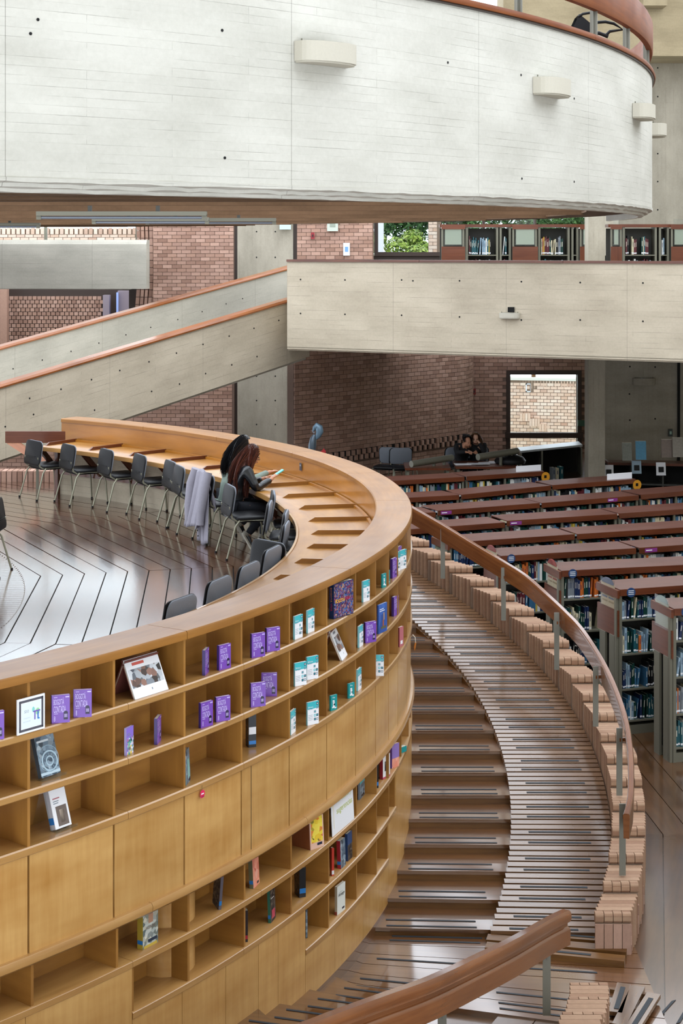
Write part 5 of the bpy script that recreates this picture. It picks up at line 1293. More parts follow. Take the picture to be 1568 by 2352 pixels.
# ================================================================== CHAIRS
def make_chair():
    t = empty('office_chair', (0, 0, 0))
    def rbox(nm, c, sx, sy, sz, mt, tilt=0, r=.05, parent=t, bend=0):
        """rounded slab lying in x-z (back) or x-y (seat)"""
        mb = MB(); n = 6; P = []
        for q, (cx, cy) in enumerate(((1, 1), (-1, 1), (-1, -1), (1, -1))):
            for i in range(n+1):
                a = PI/2*q+PI/2*i/n; P.append((cx*(sx/2-r)+r*math.cos(a), cy*(sy/2-r)+r*math.sin(a)))
        for k_, (s_, o) in enumerate(((.94, -.5), (1, -.25), (1, .25), (.94, .5))): pass
        rings = [[(x*s_, y*s_, o*sz) for x, y in P] for s_, o in ((.93, -.5), (1, -.2), (1, .2), (.93, .5))]
        R = Matrix.Rotation(tilt, 4, 'X'); rings = [[R@Vector((x, y, z+bend*(x*x)))+Vector(c) for x, y, z in r_] for r_ in rings]
        K = len(P); base = len(mb.v)
        for r_ in rings: mb.v += [tuple(v) for v in r_]
        for j in range(3):
            for k in range(K): k2 = (k+1) % K; mb.f.append((base+j*K+k, base+j*K+k2, base+(j+1)*K+k2, base+(j+1)*K+k)); mb.uv.append([(0, 0)]*4); mb.mi.append(0)
        for j, rev in ((0, True), (3, False)):
            idx = [base+j*K+k for k in range(K)]; idx = idx[::-1] if rev else idx; mb.f.append(tuple(idx)); mb.uv.append([(0, 0)]*K); mb.mi.append(0)
        return mb.obj(nm, mt, parent, 50)
    rbox('seat', (0, .02, .455), .46, .42, .05, M['seat'], 0, .07, bend=.15)
    rbox('seat_shell', (0, .02, .425), .43, .39, .02, M['black'], 0, .07)
    rbox('backrest_shell', (0, -.235, .655), .47, .34, .022, M['black'], PI/2-.16, .07, bend=-.25)
    bs = rbox('backrest', (0, -.212, .66), .44, .33, .03, M['fabric'], PI/2-.16, .08, bend=-.25)
    for k in range(4):      # moulded ribs low on the shell
        mb = MB(); z = .54+.022*k; y = -.236-(z-.655)*.16-.012+.02*0; mb.tube([(-.12, y-.012, z), (0, y-.018, z), (.12, y-.012, z)], .004, 6); mb.obj('rib', M['black'], t, 60)
    for s in (-1, 1):
        x = s*.23
        mb = MB(); mb.tube([(x, .17, .44), (x*1.02, .22, .41), (x*1.08, .25, .30), (x*1.12, .27, .0)], .0115, 8); l = mb.obj('leg', M['chrome'], t, 60)
        mb = MB(); mb.tube([(x, -.14, .44), (x*1.04, -.19, .38), (x*1.12, -.30, .0)], .0115, 8); mb.obj('leg', M['chrome'], t, 60)
        for y in (.27, -.30): mb = MB(); mb.lathe((x*1.12, y, 0), [(.015, 0), (.015, .02), (.012, .025)], 8); mb.obj('foot_cap', M['black'], t)
    mb = MB(); mb.tube([(-.23, -.14, .44), (-.23, .17, .44), (.23, .17, .44), (.23, -.14, .44), (-.23, -.14, .44)], .011); mb.obj('seat_frame', M['chrome'], t, 60)
    for s in (-1, 1): mb = MB(); mb.tube([(s*.2, .0, .43), (s*.2, -.16, .43), (s*.2, -.22, .47), (s*.19, -.245, .60)], .011); mb.obj('back_frame', M['chrome'], t, 60)
    return t
ch0 = make_chair(); freeze(ch0)
chairs = [
    (gnd(108, 1142, ZP).x, gnd(108, 1142, ZP).y, 38, 'black office chair farthest away, at the left end of the curved desk'),
    (gnd(188, 1154, ZP).x, gnd(188, 1154, ZP).y, 33, 'second farthest black office chair at the curved desk'),
    (gnd(276, 1168, ZP).x, gnd(276, 1168, ZP).y, 30, 'third farthest black office chair at the curved desk'),
    (gnd(354, 1184, ZP).x, gnd(354, 1184, ZP).y, 26, 'fourth farthest black office chair at the curved desk'),
    (gnd(425, 1203, ZP).x, gnd(425, 1203, ZP).y, 22, 'fifth farthest black chair, half hidden, at the curved desk'),
    (gnd(447, 1218, ZP).x, gnd(447, 1218, ZP).y, 20, 'sixth farthest black chair, just left of the draped coat'),
    (-1.40, 20.02, 24, 'chair with the pale coat over its back beside the two women'),
]
PULL = {1181: .10, 1207: .12, 1252: .05, 1265: .12, 1303: .14, 1338: .16, 1383: .16}
def from_top(px, py, head, lab):
    p = gnd(px, py, ZP+.80*.96); h = math.radians(head); n_ = Vector((p.x-RC.x, p.y-RC.y, 0)).normalized()*PULL.get(py, 0); return (p.x+.26*math.cos(h)-n_.x, p.y+.26*math.sin(h)-n_.y, head, lab)
chairs += [from_top(514, 1121, 18, 'chair of the woman in the black leather jacket'), from_top(612, 1136, 4, 'black chair tucked under the desk just right of the seated women'),
    from_top(603, 1159, -2, 'empty black chair pulled out next to the seated women'), from_top(662, 1181, -2, 'farther of two grey-backed chairs tucked under the desk curve'),
    from_top(668, 1207, -4, 'nearer of two grey-backed chairs tucked under the desk curve'), from_top(617, 1252, 44, 'black chair standing askew with its back to the viewer'),
    from_top(638, 1265, -18, 'grey-backed chair overlapping the askew black chair'), from_top(590, 1303, -20, 'small-looking grey-backed chair, third from the lower end'),
    from_top(527, 1338, -22, 'grey-backed chair, second from the lower end behind the rim'), from_top(440, 1383, -26, 'grey-backed chair nearest the viewer, mostly hidden by the rim'),
    from_top(6, 1153, 176, 'grey-backed chair cut off by the left edge of the picture')
]
for i, (x, y, t, lab) in enumerate(chairs):
    o = ch0 if i == 0 else copy_tree(ch0)
    o.location = (x, y, ZP); o.rotation_euler = (0, 0, math.radians(t-90)); o.scale = (.97, .97, .97); tag(o, lab, 'chair', 'office chairs on the reading platform')
for x, y, r, lab in [(X(888, 32.7), 32.7, 160, 'farthest black chair behind the study table, left one'), (X(925, 32.6), 32.6, 190, 'dark chair at the far study table beside the tubular lamp')]:
    o = copy_tree(ch0); o.location = (x, y, .85); o.rotation_euler = (0, 0, math.radians(r)); tag(o, lab, 'chair', 'chairs at the far study tables')

# ================================================================== TEXT AND BOOK COVERS
_T = {}
def text_mesh(body, mt, bold=0):
    k = (body, mt.name, bold)
    if k not in _T:
        cu = bpy.data.curves.new('t', 'FONT'); cu.body = body; cu.size = 1; cu.offset = bold; cu.resolution_u = 2
        o = bpy.data.objects.new('t', cu); COL.objects.link(o); bpy.context.view_layer.update()
        me = bpy.data.meshes.new_from_object(o); bpy.data.objects.remove(o); me.materials.clear(); me.materials.append(mt)
        co = np.empty(len(me.vertices)*3, dtype=np.float32); me.vertices.foreach_get('co', co); co = co.reshape(-1, 3)
        mn, mx = co.min(0), co.max(0); co = (co-[mn[0], mn[1], 0])/[max(mx[0]-mn[0], 1e-3), max(mx[1]-mn[1], 1e-3), 1]
        out = np.stack([co[:, 0], np.zeros(len(co)), co[:, 1]], 1).astype(np.float32); me.vertices.foreach_set('co', out.ravel()); me.update(); _T[k] = me
    return _T[k]
def text(body, mt, parent, x, z, w, h, y=-.0006, name='title', bold=0):
    o = link(name, text_mesh(body, mt, bold), parent, (x, y, z)); o.scale = (w, 1, h); return o
def slab_(nm, parent, x, z, w, h, mt, y=-.0004, t=.0004):
    mb = MB(); mb.box((x, y, z), (w, 0, 0), (0, t, 0), (0, 0, h)); return mb.obj(nm, mt, parent)
C_ = lambda nm, col, r=.35: plain(nm, col, r, .5)
PUR = C_('purple_cover', '#7448ab', .3); LAV = C_('lavender', '#c3b4e6'); INK = C_('dark_ink', '#241a3c'); WHT = M['white']; TEA = C_('turquoise', '#3fb3bd', .35); TEA2 = C_('turquoise_dark', '#1b8f92', .3); GRY = C_('grey_ink', '#7c8794'); SPB = C_('label_blue', '#2377c2'); 
def pattern(name, cols, scale, rough=.35):
    n = NM(name); v = n.uv(1, 1, src='Object'); vo = n.add('ShaderNodeTexVoronoi'); vo.inputs['Scale'].default_value = scale; n.L(v, vo.inputs['Vector'])
    sp = n.add('ShaderNodeSeparateColor'); n.L(vo.outputs['Color'], sp.inputs[0]); k = len(cols); r = n.ramp(sp.outputs[0], [(i/(k-1), hexc(c)) for i, c in enumerate(cols)]); return n.fin(r, rough, .5)
CROWD = pattern('crowd_print', ['#10183c', '#22306a', '#5a2350', '#b08a70', '#1c2a5c', '#3d6fb0', '#8c2f4a', '#141c44'], 95)
PHOTO = pattern('photo_print', ['#4b4f5a', '#8e959e', '#d5d9de', '#33302f', '#a0786a'], 26)
GREYP = pattern('grey_print', ['#3c4a58', '#5e7182', '#8fa3b2', '#2c3742', '#b9c8d2'], 40)
DARKP = pattern('dark_print', ['#16181c', '#2b2f38', '#4a4038', '#6f675c', '#101114'], 60)
NOVEL = pattern('novel_print', ['#a9b4b2', '#cfd3cb', '#5d6d70', '#8a8f80', '#e3dfcf'], 38)
COLORP = pattern('colourful_print', ['#e7c23a', '#3ab0b8', '#2b2d33', '#e8e6ef', '#8f6fd0', '#d2772e'], 75)
CORAL = pattern('coral_print', ['#e58a72', '#f0a58c', '#d4705c', '#f4b9a4', '#c95a4c'], 22)
YELP = pattern('yellow_print', ['#e9cf3a', '#f0dc5c', '#e9cf3a', '#d65a3a', '#e9cf3a', '#333333'], 34)
BLUEP = pattern('blue_print', ['#2c4f9c', '#3a62b0', '#274788', '#3f6cbc'], 12)
def base_book(w, h, t, cover, spine=None, lean=0.0):
    """paperback: front face in the x-z plane at y=0, width w, height h, thickness t"""
    r = empty('paperback', (0, 0, 0)); r['w_'] = w
    mb = MB(); mb.box((0, 0, 0), (w, 0, 0), (0, .0015, 0), (0, 0, h)); mb.box((0, t-.0015, 0), (w, 0, 0), (0, .0015, 0), (0, 0, h)); mb.obj('cover', cover, r)
    mb = MB(); mb.box((-.0005, 0, 0), (.0025, 0, 0), (0, t, 0), (0, 0, h)); mb.obj('spine', spine or cover, r)
    mb = MB(); mb.box((.002, .0015, .002), (w-.004, 0, 0), (0, t-.003, 0), (0, 0, h-.004)); mb.obj('pages', M['pages'], r)
    return r
def purple_book():
    r = base_book(.118, .178, .022, PUR, C_('purple_spine', '#3d2a6e'))
    text('BOGOTÁ', LAV, r, .014, .116, .066, .046, bold=.012); text('CONTADA', LAV, r, .014, .066, .078, .044, bold=.012); text('8', LAV, r, .016, .012, .009, .034, bold=.01)
    slab_('subtitle', r, .016, .162, .022, .004, LAV); slab_('subtitle', r, .016, .058, .026, .0035, LAV); slab_('logo', r, .090, .160, .024, .008, LAV)
    mb = MB(); n = 10; pts = [(.078+.0135+.0135*math.cos(PI*i/n), -.0008, .062+.0135*math.sin(PI*i/n)) for i in range(n+1)]; mb.face([(.078, -.0008, .020), (.105, -.0008, .020)]+pts)
    e = mb.obj('kiosk_emblem', INK, r)
    for k in range(3): slab_('emblem_slot', e, .0825+.007*k, .034, .0035, .022, LAV, -.0012)
    freeze(r); return r
def teal_book():
    r = base_book(.115, .180, .016, WHT, C_('teal_white_spine', '#8fcfd8'))
    slab_('colour_band', r, 0, .125, .115, .055, TEA); text('Bibliotecas', WHT, r, .008, .134, .05, .012, -.0010); text('del Centro', C_('navy', '#1d4a78'), r, .008, .120, .045, .010, -.0010)
    for i in range(2):
        for j in range(5):
            if (i+j) % 5 == 3: continue
            m_ = [INK, TEA, GRY][(i*2+j) % 3]; s_ = .019; x = .066+.024*i; z = .03+.03*j
            slab_('pattern_square', r, x, z, s_, s_, m_, -.0009); slab_('pattern_square', r, x+.005, z+.005, .009, .009, WHT if (i+j) % 2 else TEA, -.0013)
    for j in range(4): slab_('text_line', r, .008, .075-.012*j, .045, .0025, GRY, -.0006)
    freeze(r); return r
def small_teal():
    r = base_book(.075, .115, .012, TEA2)
    for (x, z, w, h, m_) in [(.018, .018, .030, .012, WHT), (.026, .03, .02, .03, WHT), (.022, .058, .022, .018, WHT), (.034, .036, .014, .014, INK), (.024, .062, .008, .006, INK), (.04, .09, .006, .008, WHT), (.025, .092, .006, .01, WHT), (.045, .012, .02, .01, WHT)]: slab_('print_figure', r, x, z, w, h, m_, -.0008)
    freeze(r); return r
def plain_book(w, h, t, cover, spine, items=()):
    r = base_book(w, h, t, cover, spine)
    for it in items:
        if it[0] == 'T': text(it[1], it[2], r, *it[3:7], -.003, bold=.015)
        elif it[0] == 'S': slab_('spine_label', r, *[0]*0, -.0012, it[1], .004, it[2], it[3], -.0008, t*.9) if 0 else slab_('spine_label', r, -.0016, it[1], .0012, it[2], it[3], .001, t*.94)
        elif it[0] == 'C':
            x, z, ro, ri, mt = it[1:6]; mb = MB(); n = 28
            for q in range(n):
                a, b2 = 2*PI*q/n, 2*PI*(q+1)/n; mb.face([(x+ro*math.cos(a), -.0012, z+ro*math.sin(a)), (x+ri*math.cos(a), -.0012, z+ri*math.sin(a)), (x+ri*math.cos(b2), -.0012, z+ri*math.sin(b2)), (x+ro*math.cos(b2), -.0012, z+ro*math.sin(b2))])
            mb.obj('ring_print', mt, r)
        else: slab_('print', r, *it[1:5], it[5], -.0008)
    freeze(r); return r
PB, TB, SB = purple_book(), teal_book(), small_teal()
used = set()
def inst(proto):
    if proto.name not in used: used.add(proto.name); return proto
    return copy_tree(proto)
T1_, T2_, T3_, T4_, T5_, T6_ = 2.736, 2.40, 2.067, 1.13, .81, .48
WP = {(2.736, -33): 42, (2.736, 118): 42, (2.736, 168): 46, (2.736, 471): 9, (2.736, 503): 27, (2.736, 578): 31, (2.736, 612): 31, (2.736, 677): 18, (2.736, 707): 15, (2.736, 834): 15, (2.736, 845): 14, (2.736, 878): 9, (2.736, 886): 9, (2.736, 901): 10, (2.736, 906): 13, (2.736, 914): 8, (2.736, 919): 14,
 (2.4, 361): 9, (2.4, 461): 28, (2.4, 496): 33, (2.4, 576): 34, (2.4, 600): 40, (2.4, 677): 27, (2.4, 705): 26, (2.4, 825): 9, (2.4, 839): 25, (2.4, 904): 11,
 (2.067, 668): 11, (2.067, 706): 26, (2.067, 759): 15, (2.067, 800): 14, (2.067, 822): 8, (2.067, 851): 36}
def put(proto, px, z, lab, off=-.035, yaw=0, lean=0, scale=1, cat='book', group=None, wpx=None):
    """stand a book on the curved shelf: px = picture column of its left front edge"""
    t = th_at(px, off, hi=-1.5); o = inst(proto); p = rp3(t, off, z+.0005)
    wpx = wpx or WP.get((round(z, 3), px))
    if proto in (PB, TB): scale = .93
    if wpx:
        w = {PB: .118, TB: .115, SB: .075}.get(proto) or proto.get('w_', .12); c = min(1.0, wpx/(w*scale*F/p.y)); yaw = -90-math.degrees(math.atan((px-CXP)/F))+math.degrees(math.acos(c))-t
    o.location = p; o.rotation_euler = (lean, 0, math.radians(t+90+yaw)); o.scale = (scale,)*3
    tag(o, lab, cat, group); return o
gp = 'purple paperbacks on the curved bookcase'; gt = 'white and turquoise paperbacks on the curved bookcase'; gs = 'small turquoise booklets on the curved bookcase'
put(PB, -33, T1_, 'purple paperback cut off by the left edge of the picture, top shelf', group=gp)
put(PB, 118, T1_, 'purple paperback just right of the framed sign, top shelf', group=gp)
put(PB, 168, T1_, 'second purple paperback right of the framed sign, top shelf', group=gp)
put(PB, 471, T1_, 'purple paperback turned edge-on in the third full bay, top shelf', yaw=50, group=gp)
put(PB, 503, T1_, 'purple paperback right of the edge-on one, top shelf', yaw=22, group=gp)
put(PB, 578, T1_, 'left one of the purple pair, fourth bay, top shelf', yaw=5, group=gp)
put(PB, 612, T1_, 'right one of the purple pair, fourth bay, top shelf', yaw=5, group=gp)
put(TB, 677, T1_, 'left white and turquoise paperback in the fifth bay, top shelf', yaw=20, group=gt)
put(TB, 707, T1_, 'right white and turquoise paperback in the fifth bay, top shelf', yaw=28, group=gt)
put(TB, 834, T1_, 'white and turquoise paperback in front of a purple one, top shelf', yaw=18, group=gt)
put(PB, 845, T1_, 'purple paperback behind a white and turquoise one, top shelf', off=-.10, yaw=14, group=gp)
put(SB, 878, T1_, 'left small turquoise booklet near the curve, top shelf', group=gs)
put(SB, 886, T1_, 'right small turquoise booklet near the curve, top shelf', group=gs)
put(PB, 901, T1_, 'purple paperback on the bend, nearer one, top shelf', yaw=-8, group=gp)
put(TB, 906, T1_, 'white and turquoise paperback on the bend behind the purple one', yaw=-14, off=-.06, group=gt)
put(PB, 914, T1_, 'purple paperback on the bend, farther one, top shelf', yaw=-20, off=-.07, group=gp)
put(TB, 919, T1_, 'last white and turquoise paperback on the bend, top shelf', yaw=-26, off=-.03, group=gt)
put(PB, 361, T2_, 'thin purple paperback seen edge-on, second shelf', yaw=62, group=gp)
put(PB, 461, T2_, 'left one of the purple pair, third bay, second shelf', yaw=8, group=gp)
put(PB, 496, T2_, 'right one of the purple pair, third bay, second shelf', group=gp)
put(PB, 576, T2_, 'front one of the purple pair, fourth bay, second shelf', group=gp)
put(PB, 600, T2_, 'purple paperback leaning behind another, fourth bay, second shelf', off=-.12, yaw=-14, group=gp)
put(TB, 677, T2_, 'left one of the turquoise pair, fifth bay, second shelf', yaw=5, group=gt)
put(TB, 705, T2_, 'right one of the turquoise pair, fifth bay, second shelf', yaw=5, group=gt)
put(TB, 825, T2_, 'turquoise and white paperback turned edge-on beside a purple one', yaw=45, group=gt)
put(PB, 839, T2_, 'purple paperback between a thin white book and the blue book', yaw=-8, group=gp)
put(PB, 904, T2_, 'purple paperback right of the blue book, second shelf', yaw=-6, group=gp)
put(TB, 668, T3_, 'turquoise patterned paperback turned edge-on, fifth bay, third shelf', yaw=52, group=gt)
put(TB, 706, T3_, 'turquoise and white paperback right of the edge-on one, third shelf', yaw=8, group=gt)
put(SB, 759, T3_, 'left small turquoise booklet, third shelf', yaw=8, group=gs)
put(SB, 800, T3_, 'right small turquoise booklet, third shelf', yaw=10, group=gs)
put(TB, 822, T3_, 'thin white and turquoise paperback beside the divider, third shelf', yaw=42, group=gt)
put(TB, 851, T3_, 'white and turquoise paperback leaning back near the bend, third shelf', yaw=-22, lean=-.14, off=-.075, group=gt)
# singles
b = plain_book(.255, .265, .04, C_('navy_cover', '#152046'), C_('navy_spine', '#12305a'), [('R', .004, .004, .247, .257, CROWD), ('T', 'BOGOTÁ', C_('yellow_letters', '#f2b632'), .02, .115, .118, .034), ('T', 'VIVA', C_('red_letters', '#c7273a'), .142, .118, .062, .030), ('R', .02, .106, .09, .004, WHT)])
put(b, 766, T1_, 'large picture book with a crowd cover reading BOGOTÁ VIVA', off=-.05, wpx=46)
s_ = link('title', text_mesh('BOGOTÁ', C_('orange_letters', '#e08a2e')), b, (-.0012, .030, .235)); s_.rotation_euler = (0, PI/2, -PI/2); s_.scale = (.11, 1, .018)
s_ = link('title', text_mesh('VIVA', C_('red_letters2', '#c0283a')), b, (-.0012, .030, .118)); s_.rotation_euler = (0, PI/2, -PI/2); s_.scale = (.06, 1, .018)
b = plain_book(.085, .170, .015, C_('lilac_cover', '#8a6fd0'), C_('lilac_spine', '#b8aee0'), [('R', .01, .0, .075, .105, COLORP), ('R', .012, .128, .03, .004, GRY), ('R', .012, .118, .04, .004, GRY)])
put(b, 290, T2_, 'slim lilac paperback with a colourful shelf picture on its cover', yaw=12)
b = plain_book(.155, .235, .014, BLUEP, C_('blue_spine', '#2b4f96'), [('R', .02, .19, .07, .006, WHT), ('R', .02, .175, .09, .006, WHT), ('R', .045, .03, .09, .02, C_('olive', '#5b5a44')), ('R', .075, .05, .02, .05, C_('rust', '#a5552c')), ('R', .09, .1, .014, .06, C_('sand', '#c99c68'))])
put(b, 869, T2_, 'large blue book with a rust-coloured quill picture, second shelf', yaw=-14, off=-.02)
b = plain_book(.07, .235, .055, DARKP, C_('black_spine', '#15171b'), [('S', .02, .025, SPB), ('S', .09, .05, WHT)])
put(b, 588, T3_, 'thick black book wrapped in clear film, fourth bay, third shelf', yaw=48, off=-.12)
b = plain_book(.12, .215, .02, GREYP, C_('greyteal', '#6f9299'), [('R', .05, .03, .06, .12, C_('soft_teal', '#86b3b0')), ('R', .07, .008, .04, .012, C_('k_ink', '#1e2226'))])
put(b, 428, T3_, 'grey-green photo book leaning against the divider, third shelf', yaw=25, lean=-.05)
b = plain_book(.08, .17, .02, C_('rose', '#b86a74'), C_('dred', '#7c2f38'), [('R', .02, .02, .04, .03, WHT)])
put(b, 917, T3_, 'reddish paperback on the bend, third shelf', yaw=-20)
# books on clear stands
def stand_book(px, z, w, h, t, cover, spine, lab, slab_lab, items=()):
    b = plain_book(w, h, t, cover, spine, items); o = put(b, px, z+.014, lab, off=-.075, lean=-.30, yaw=2)
    t_ = th_at(px, -.075); r = empty('book_stand', rp3(t_, -.075, z), math.radians(t_+92), slab_lab, 'stand')
    def q(nm, pts):
        mb = MB(); n_ = Vector(pts[1])-Vector(pts[0]); m_ = Vector(pts[3])-Vector(pts[0]); th = n_.cross(m_).normalized()*.0025; mb.box(pts[0], n_, m_, th); mb.obj(nm, M['acrylic'], r)
    q('back_plate', [(-.015, .032, .005), (w+.03, .032, .005), (w+.03, .115, .29), (-.015, .115, .29)]); q('front_lip', [(-.015, -.018, .002), (w+.03, -.018, .002), (w+.03, -.022, .02), (-.015, -.022, .02)])
    q('bottom_plate', [(-.015, -.018, .001), (w+.03, -.018, .001), (w+.03, .04, .004), (-.015, .04, .004)]); q('rear_leg', [(.0, .115, .29), (w, .115, .29), (w, .20, .003), (.0, .20, .003)])
    return o
stand_book(96, T2_, .15, .255, .03, GREYP, C_('steelgrey', '#4e5964'), 'grey-blue book with a gear picture propped on a clear stand', 'clear acrylic stand holding the grey-blue gear book', [('C', .085, .085, .062, .052, C_('gear1', '#a9c2d0')), ('C', .085, .085, .030, .022, C_('gear1b', '#a9c2d0')), ('C', .08, .10, .078, .074, C_('gear2', '#8fa8b8'))]+[('R', .083+.04*math.cos(q_*PI/6), .080+.04*math.sin(q_*PI/6), .005, .008, C_('gear4', '#7f97a8')) for q_ in range(12)]+[('R', .0, .01, .15, .016, C_('gear3', '#b6cad6')), ('R', .012, .2, .09, .012, C_('tw', '#c9d1d6'))])
stand_book(128, T3_, .13, .24, .045, WHT, C_('lg', '#c3c6cf'), 'white book with a sepia portrait propped on a clear stand', 'clear acrylic stand holding the white portrait book', [('R', .03, .012, .085, .115, C_('sepia', '#6e625c')), ('R', .055, .03, .034, .075, C_('sepia2', '#c9b8a6')), ('R', .02, .17, .055, .007, C_('redt', '#b06a74')), ('R', .02, .155, .045, .005, GRY), ('R', .02, .143, .04, .005, GRY), ('S', .03, .04, SPB)])
# framed sign
fs_ = empty('framed_sign', (0, 0, 0)); t_ = th_at(38, 0)
mb = MB(); mb.box((0, 0, 0), (.205, 0, 0), (0, .008, 0), (0, 0, .205)); mb.obj('white_board', WHT, fs_)
for (x, z, w, h) in ((.012, .012, .181, .014), (.012, .179, .181, .014), (.012, .012, .014, .181), (.179, .012, .014, .181)): slab_('grey_border', fs_, x, z, w, h, C_('grey_border', '#55555e'), -.0008)
slab_('paper', fs_, .030, .030, .145, .145, C_('pale_sheet', '#dfeaf2'), -.0006)
text('SDO', C_('faint_grey', '#8a95a0'), fs_, .05, .118, .034, .016, -.0012); text('Comparte y', C_('faint_grey2', '#b9c4cc'), fs_, .045, .082, .05, .010, -.0012); text('aprende', C_('faint_grey3', '#b9c4cc'), fs_, .042, .062, .055, .010, -.0012)
slab_('pi_symbol', fs_, .116, .112, .052, .008, C_('pi_purple', '#7a5fb8'), -.0018); slab_('pi_symbol', fs_, .125, .068, .008, .046, C_('pi_purple2', '#6a55b0'), -.0018); slab_('pi_symbol', fs_, .148, .068, .009, .046, C_('pi_blue', '#3f6fc0'), -.0018); slab_('pi_symbol', fs_, .152, .066, .012, .008, C_('pi_blue2', '#3f8fd0'), -.0018)
mb = MB(); pts = [(.150+.016*math.cos(2*PI*i/16), -.0011, .112+.02*math.sin(2*PI*i/16)) for i in range(16)]; mb.face(pts); mb.obj('green_leaf', C_('leaf_green', '#9fd6a4'), fs_)
mb = MB(); pts = [(.118+.01*math.cos(2*PI*i/16), -.0011, .128+.016*math.sin(2*PI*i/16)) for i in range(16)]; mb.face(pts); mb.obj('teal_leaf', C_('leaf_teal', '#86d0c8'), fs_)
mb = MB(); mb.box((.13, .008, .0), (.02, 0, 0), (0, .07, 0), (0, 0, .006)); mb.obj('easel_foot', M['honey'], fs_)
fs_.location = rp3(t_, .008, T1_+.001); fs_.rotation_euler = (0, 0, math.radians(t_+92)); tag(fs_, 'white framed sign with a grey border and a coloured pi symbol, top shelf', 'sign')
# tent-folded picture books
def tent(px, z, w, h, lab, cov, yaw, red):
    r = empty('open_book', (0, 0, 0)); a = .42
    for s, nm in ((1, 'front_cover'), (-1, 'back_cover')):
        mb = MB(); dy = math.sin(a)*h; dz = math.cos(a)*h; o = Vector((0, 0 if s > 0 else 2*dy, 0)); up = Vector((0, dy*s, dz)); th = Vector((0, math.cos(a)*s, -math.sin(a)))*.004
        mb.box(o, (w, 0, 0), up, th); c = mb.obj(nm, WHT if s > 0 else red, r)
        mb = MB(); mb.box(o+th*1.5+Vector((.004, 0, 0)), (w-.008, 0, 0), up*.97, th*2.4); mb.obj('pages', M['pages'], r)
        mb = MB(); mb.box(o+th*4.0+Vector((-.001, 0, 0)), (w+.002, 0, 0), up, th*.6); mb.obj('inner_board', red, r)
        if s > 0:
            n_ = Vector((0, -math.cos(a), math.sin(a)))*.0008; mb = MB(); mb.box(o+up*.26+n_+Vector((.01, 0, 0)), (w-.02, 0, 0), up*.46, n_*.3); mb.obj('photo', cov, r)
            mb = MB(); mb.box(o+up*.80+n_+Vector((.06, 0, 0)), (w*.35, 0, 0), up*.07, n_*.3); mb.obj('title', C_('coral_t', '#c9594f') if z == T1_ else GRY, r)
            mb = MB(); mb.box(o+up*.12+n_+Vector((w*.55, 0, 0)), (.008, 0, 0), up*.05, n_*.3); mb.obj('logo', GRY, r)
    t = th_at(px, -.03); r.location = rp3(t, -.02, z+.001); r.rotation_euler = (0, 0, math.radians(t+90+yaw)); tag(r, lab, 'book'); return r
tent(308, T1_, .31, .255, 'white picture book set open like a tent on the top shelf', PHOTO, 0, C_('maroon_bd', '#6a3a34'))
tent(783, T2_, .20, .25, 'white picture book set open like a tent on the second shelf', PHOTO, 8, C_('maroon_bd2', '#6b2f28'))
# lower rows
b = plain_book(.14, .26, .02, C_('pink_bd', '#e0b8a4'), C_('pinkspine', '#c9a090'), [('R', .012, .045, .116, .215, YELP), ('R', .07, .02, .05, .018, C_('logo_navy', '#1c2540'))])
o = put(b, 713, T4_, 'yellow-covered book standing half open in the upper lower row', yaw=-22, off=-.05, lean=-.06)
mb = MB(); mb.box((0, .002, 0), (.004, 0, 0), (-.02, .17, 0), (0, 0, .25)); mb.obj('back_cover', C_('orange_bd', '#8a5030'), o)
sg = empty('hand_lettered_sign', (0, 0, 0)); slab_('paper', sg, 0, 0, .44, .30, WHT, 0, .004)
text('Novedades y', C_('lime_letters', '#bccb4a'), sg, .10, .205, .30, .055, -.001, bold=.0); text('sugerencias', C_('lime_letters2', '#b8c640'), sg, .10, .125, .31, .06, -.001)
mb = MB(); mb.face([(.03, -.001, .20), (.02, -.001, .285), (.075, -.001, .285)]); mb.face([(.036, -.001, .05), (.040, -.001, .05), (.045, -.001, .2), (.041, -.001, .2)]); mb.obj('yellow_pencil_drawing', C_('lamp_yellow', '#e8d35a'), sg)
t_ = th_at(764, -.01); sg.location = rp3(t_, -.012, T4_+.001); sg.rotation_euler = (-.05, 0, math.radians(t_+89)); tag(sg, 'white hand-lettered paper sign reading Novedades y sugerencias', 'sign')
b = plain_book(.15, .21, .015, GREYP, GRY, [('R', .0, .12, .15, .05, TEA), ('R', .05, .01, .08, .015, C_('k2', '#14161c'))]); put(b, 826, T4_, 'grey and turquoise book right of the lettered sign', yaw=0, off=-.1)
b = plain_book(.05, .2, .02, C_('k3', '#1a1d26'), C_('k4', '#14161c'), [('S', .02, .03, SPB)]); put(b, 869, T4_, 'thin dark book edge-on left of the red and white one', yaw=48)
b = plain_book(.12, .19, .03, WHT, C_('redsp', '#9c2a38'), [('R', .03, .06, .06, .08, DARKP), ('R', 0, 0, .12, .015, C_('pinkb', '#c04a6a'))]); put(b, 879, T4_, 'white book with a red spine in the upper lower row', yaw=-18, off=-.05)
b = plain_book(.10, .2, .02, CORAL, C_('vio', '#7a5ab0'), [('R', 0, .08, .10, .12, C_('mauve', '#8d74b8'))]); put(b, 900, T4_, 'mauve and red book near the bend in the upper lower row', yaw=-28)
b = plain_book(.10, .05, .04, TEA2, INK, []); put(b, 918, T4_, 'small dark box-like booklet lying at the bend', yaw=-30)
b = plain_book(.12, .235, .03, CORAL, C_('olive2', '#6b6a50'), [('S', .03, .025, SPB), ('R', .07, .012, .035, .016, C_('k5', '#20242c'))]); put(b, 582, T4_, 'coral-red book with an olive spine, upper lower row', yaw=10, lean=-.05, off=-.06)
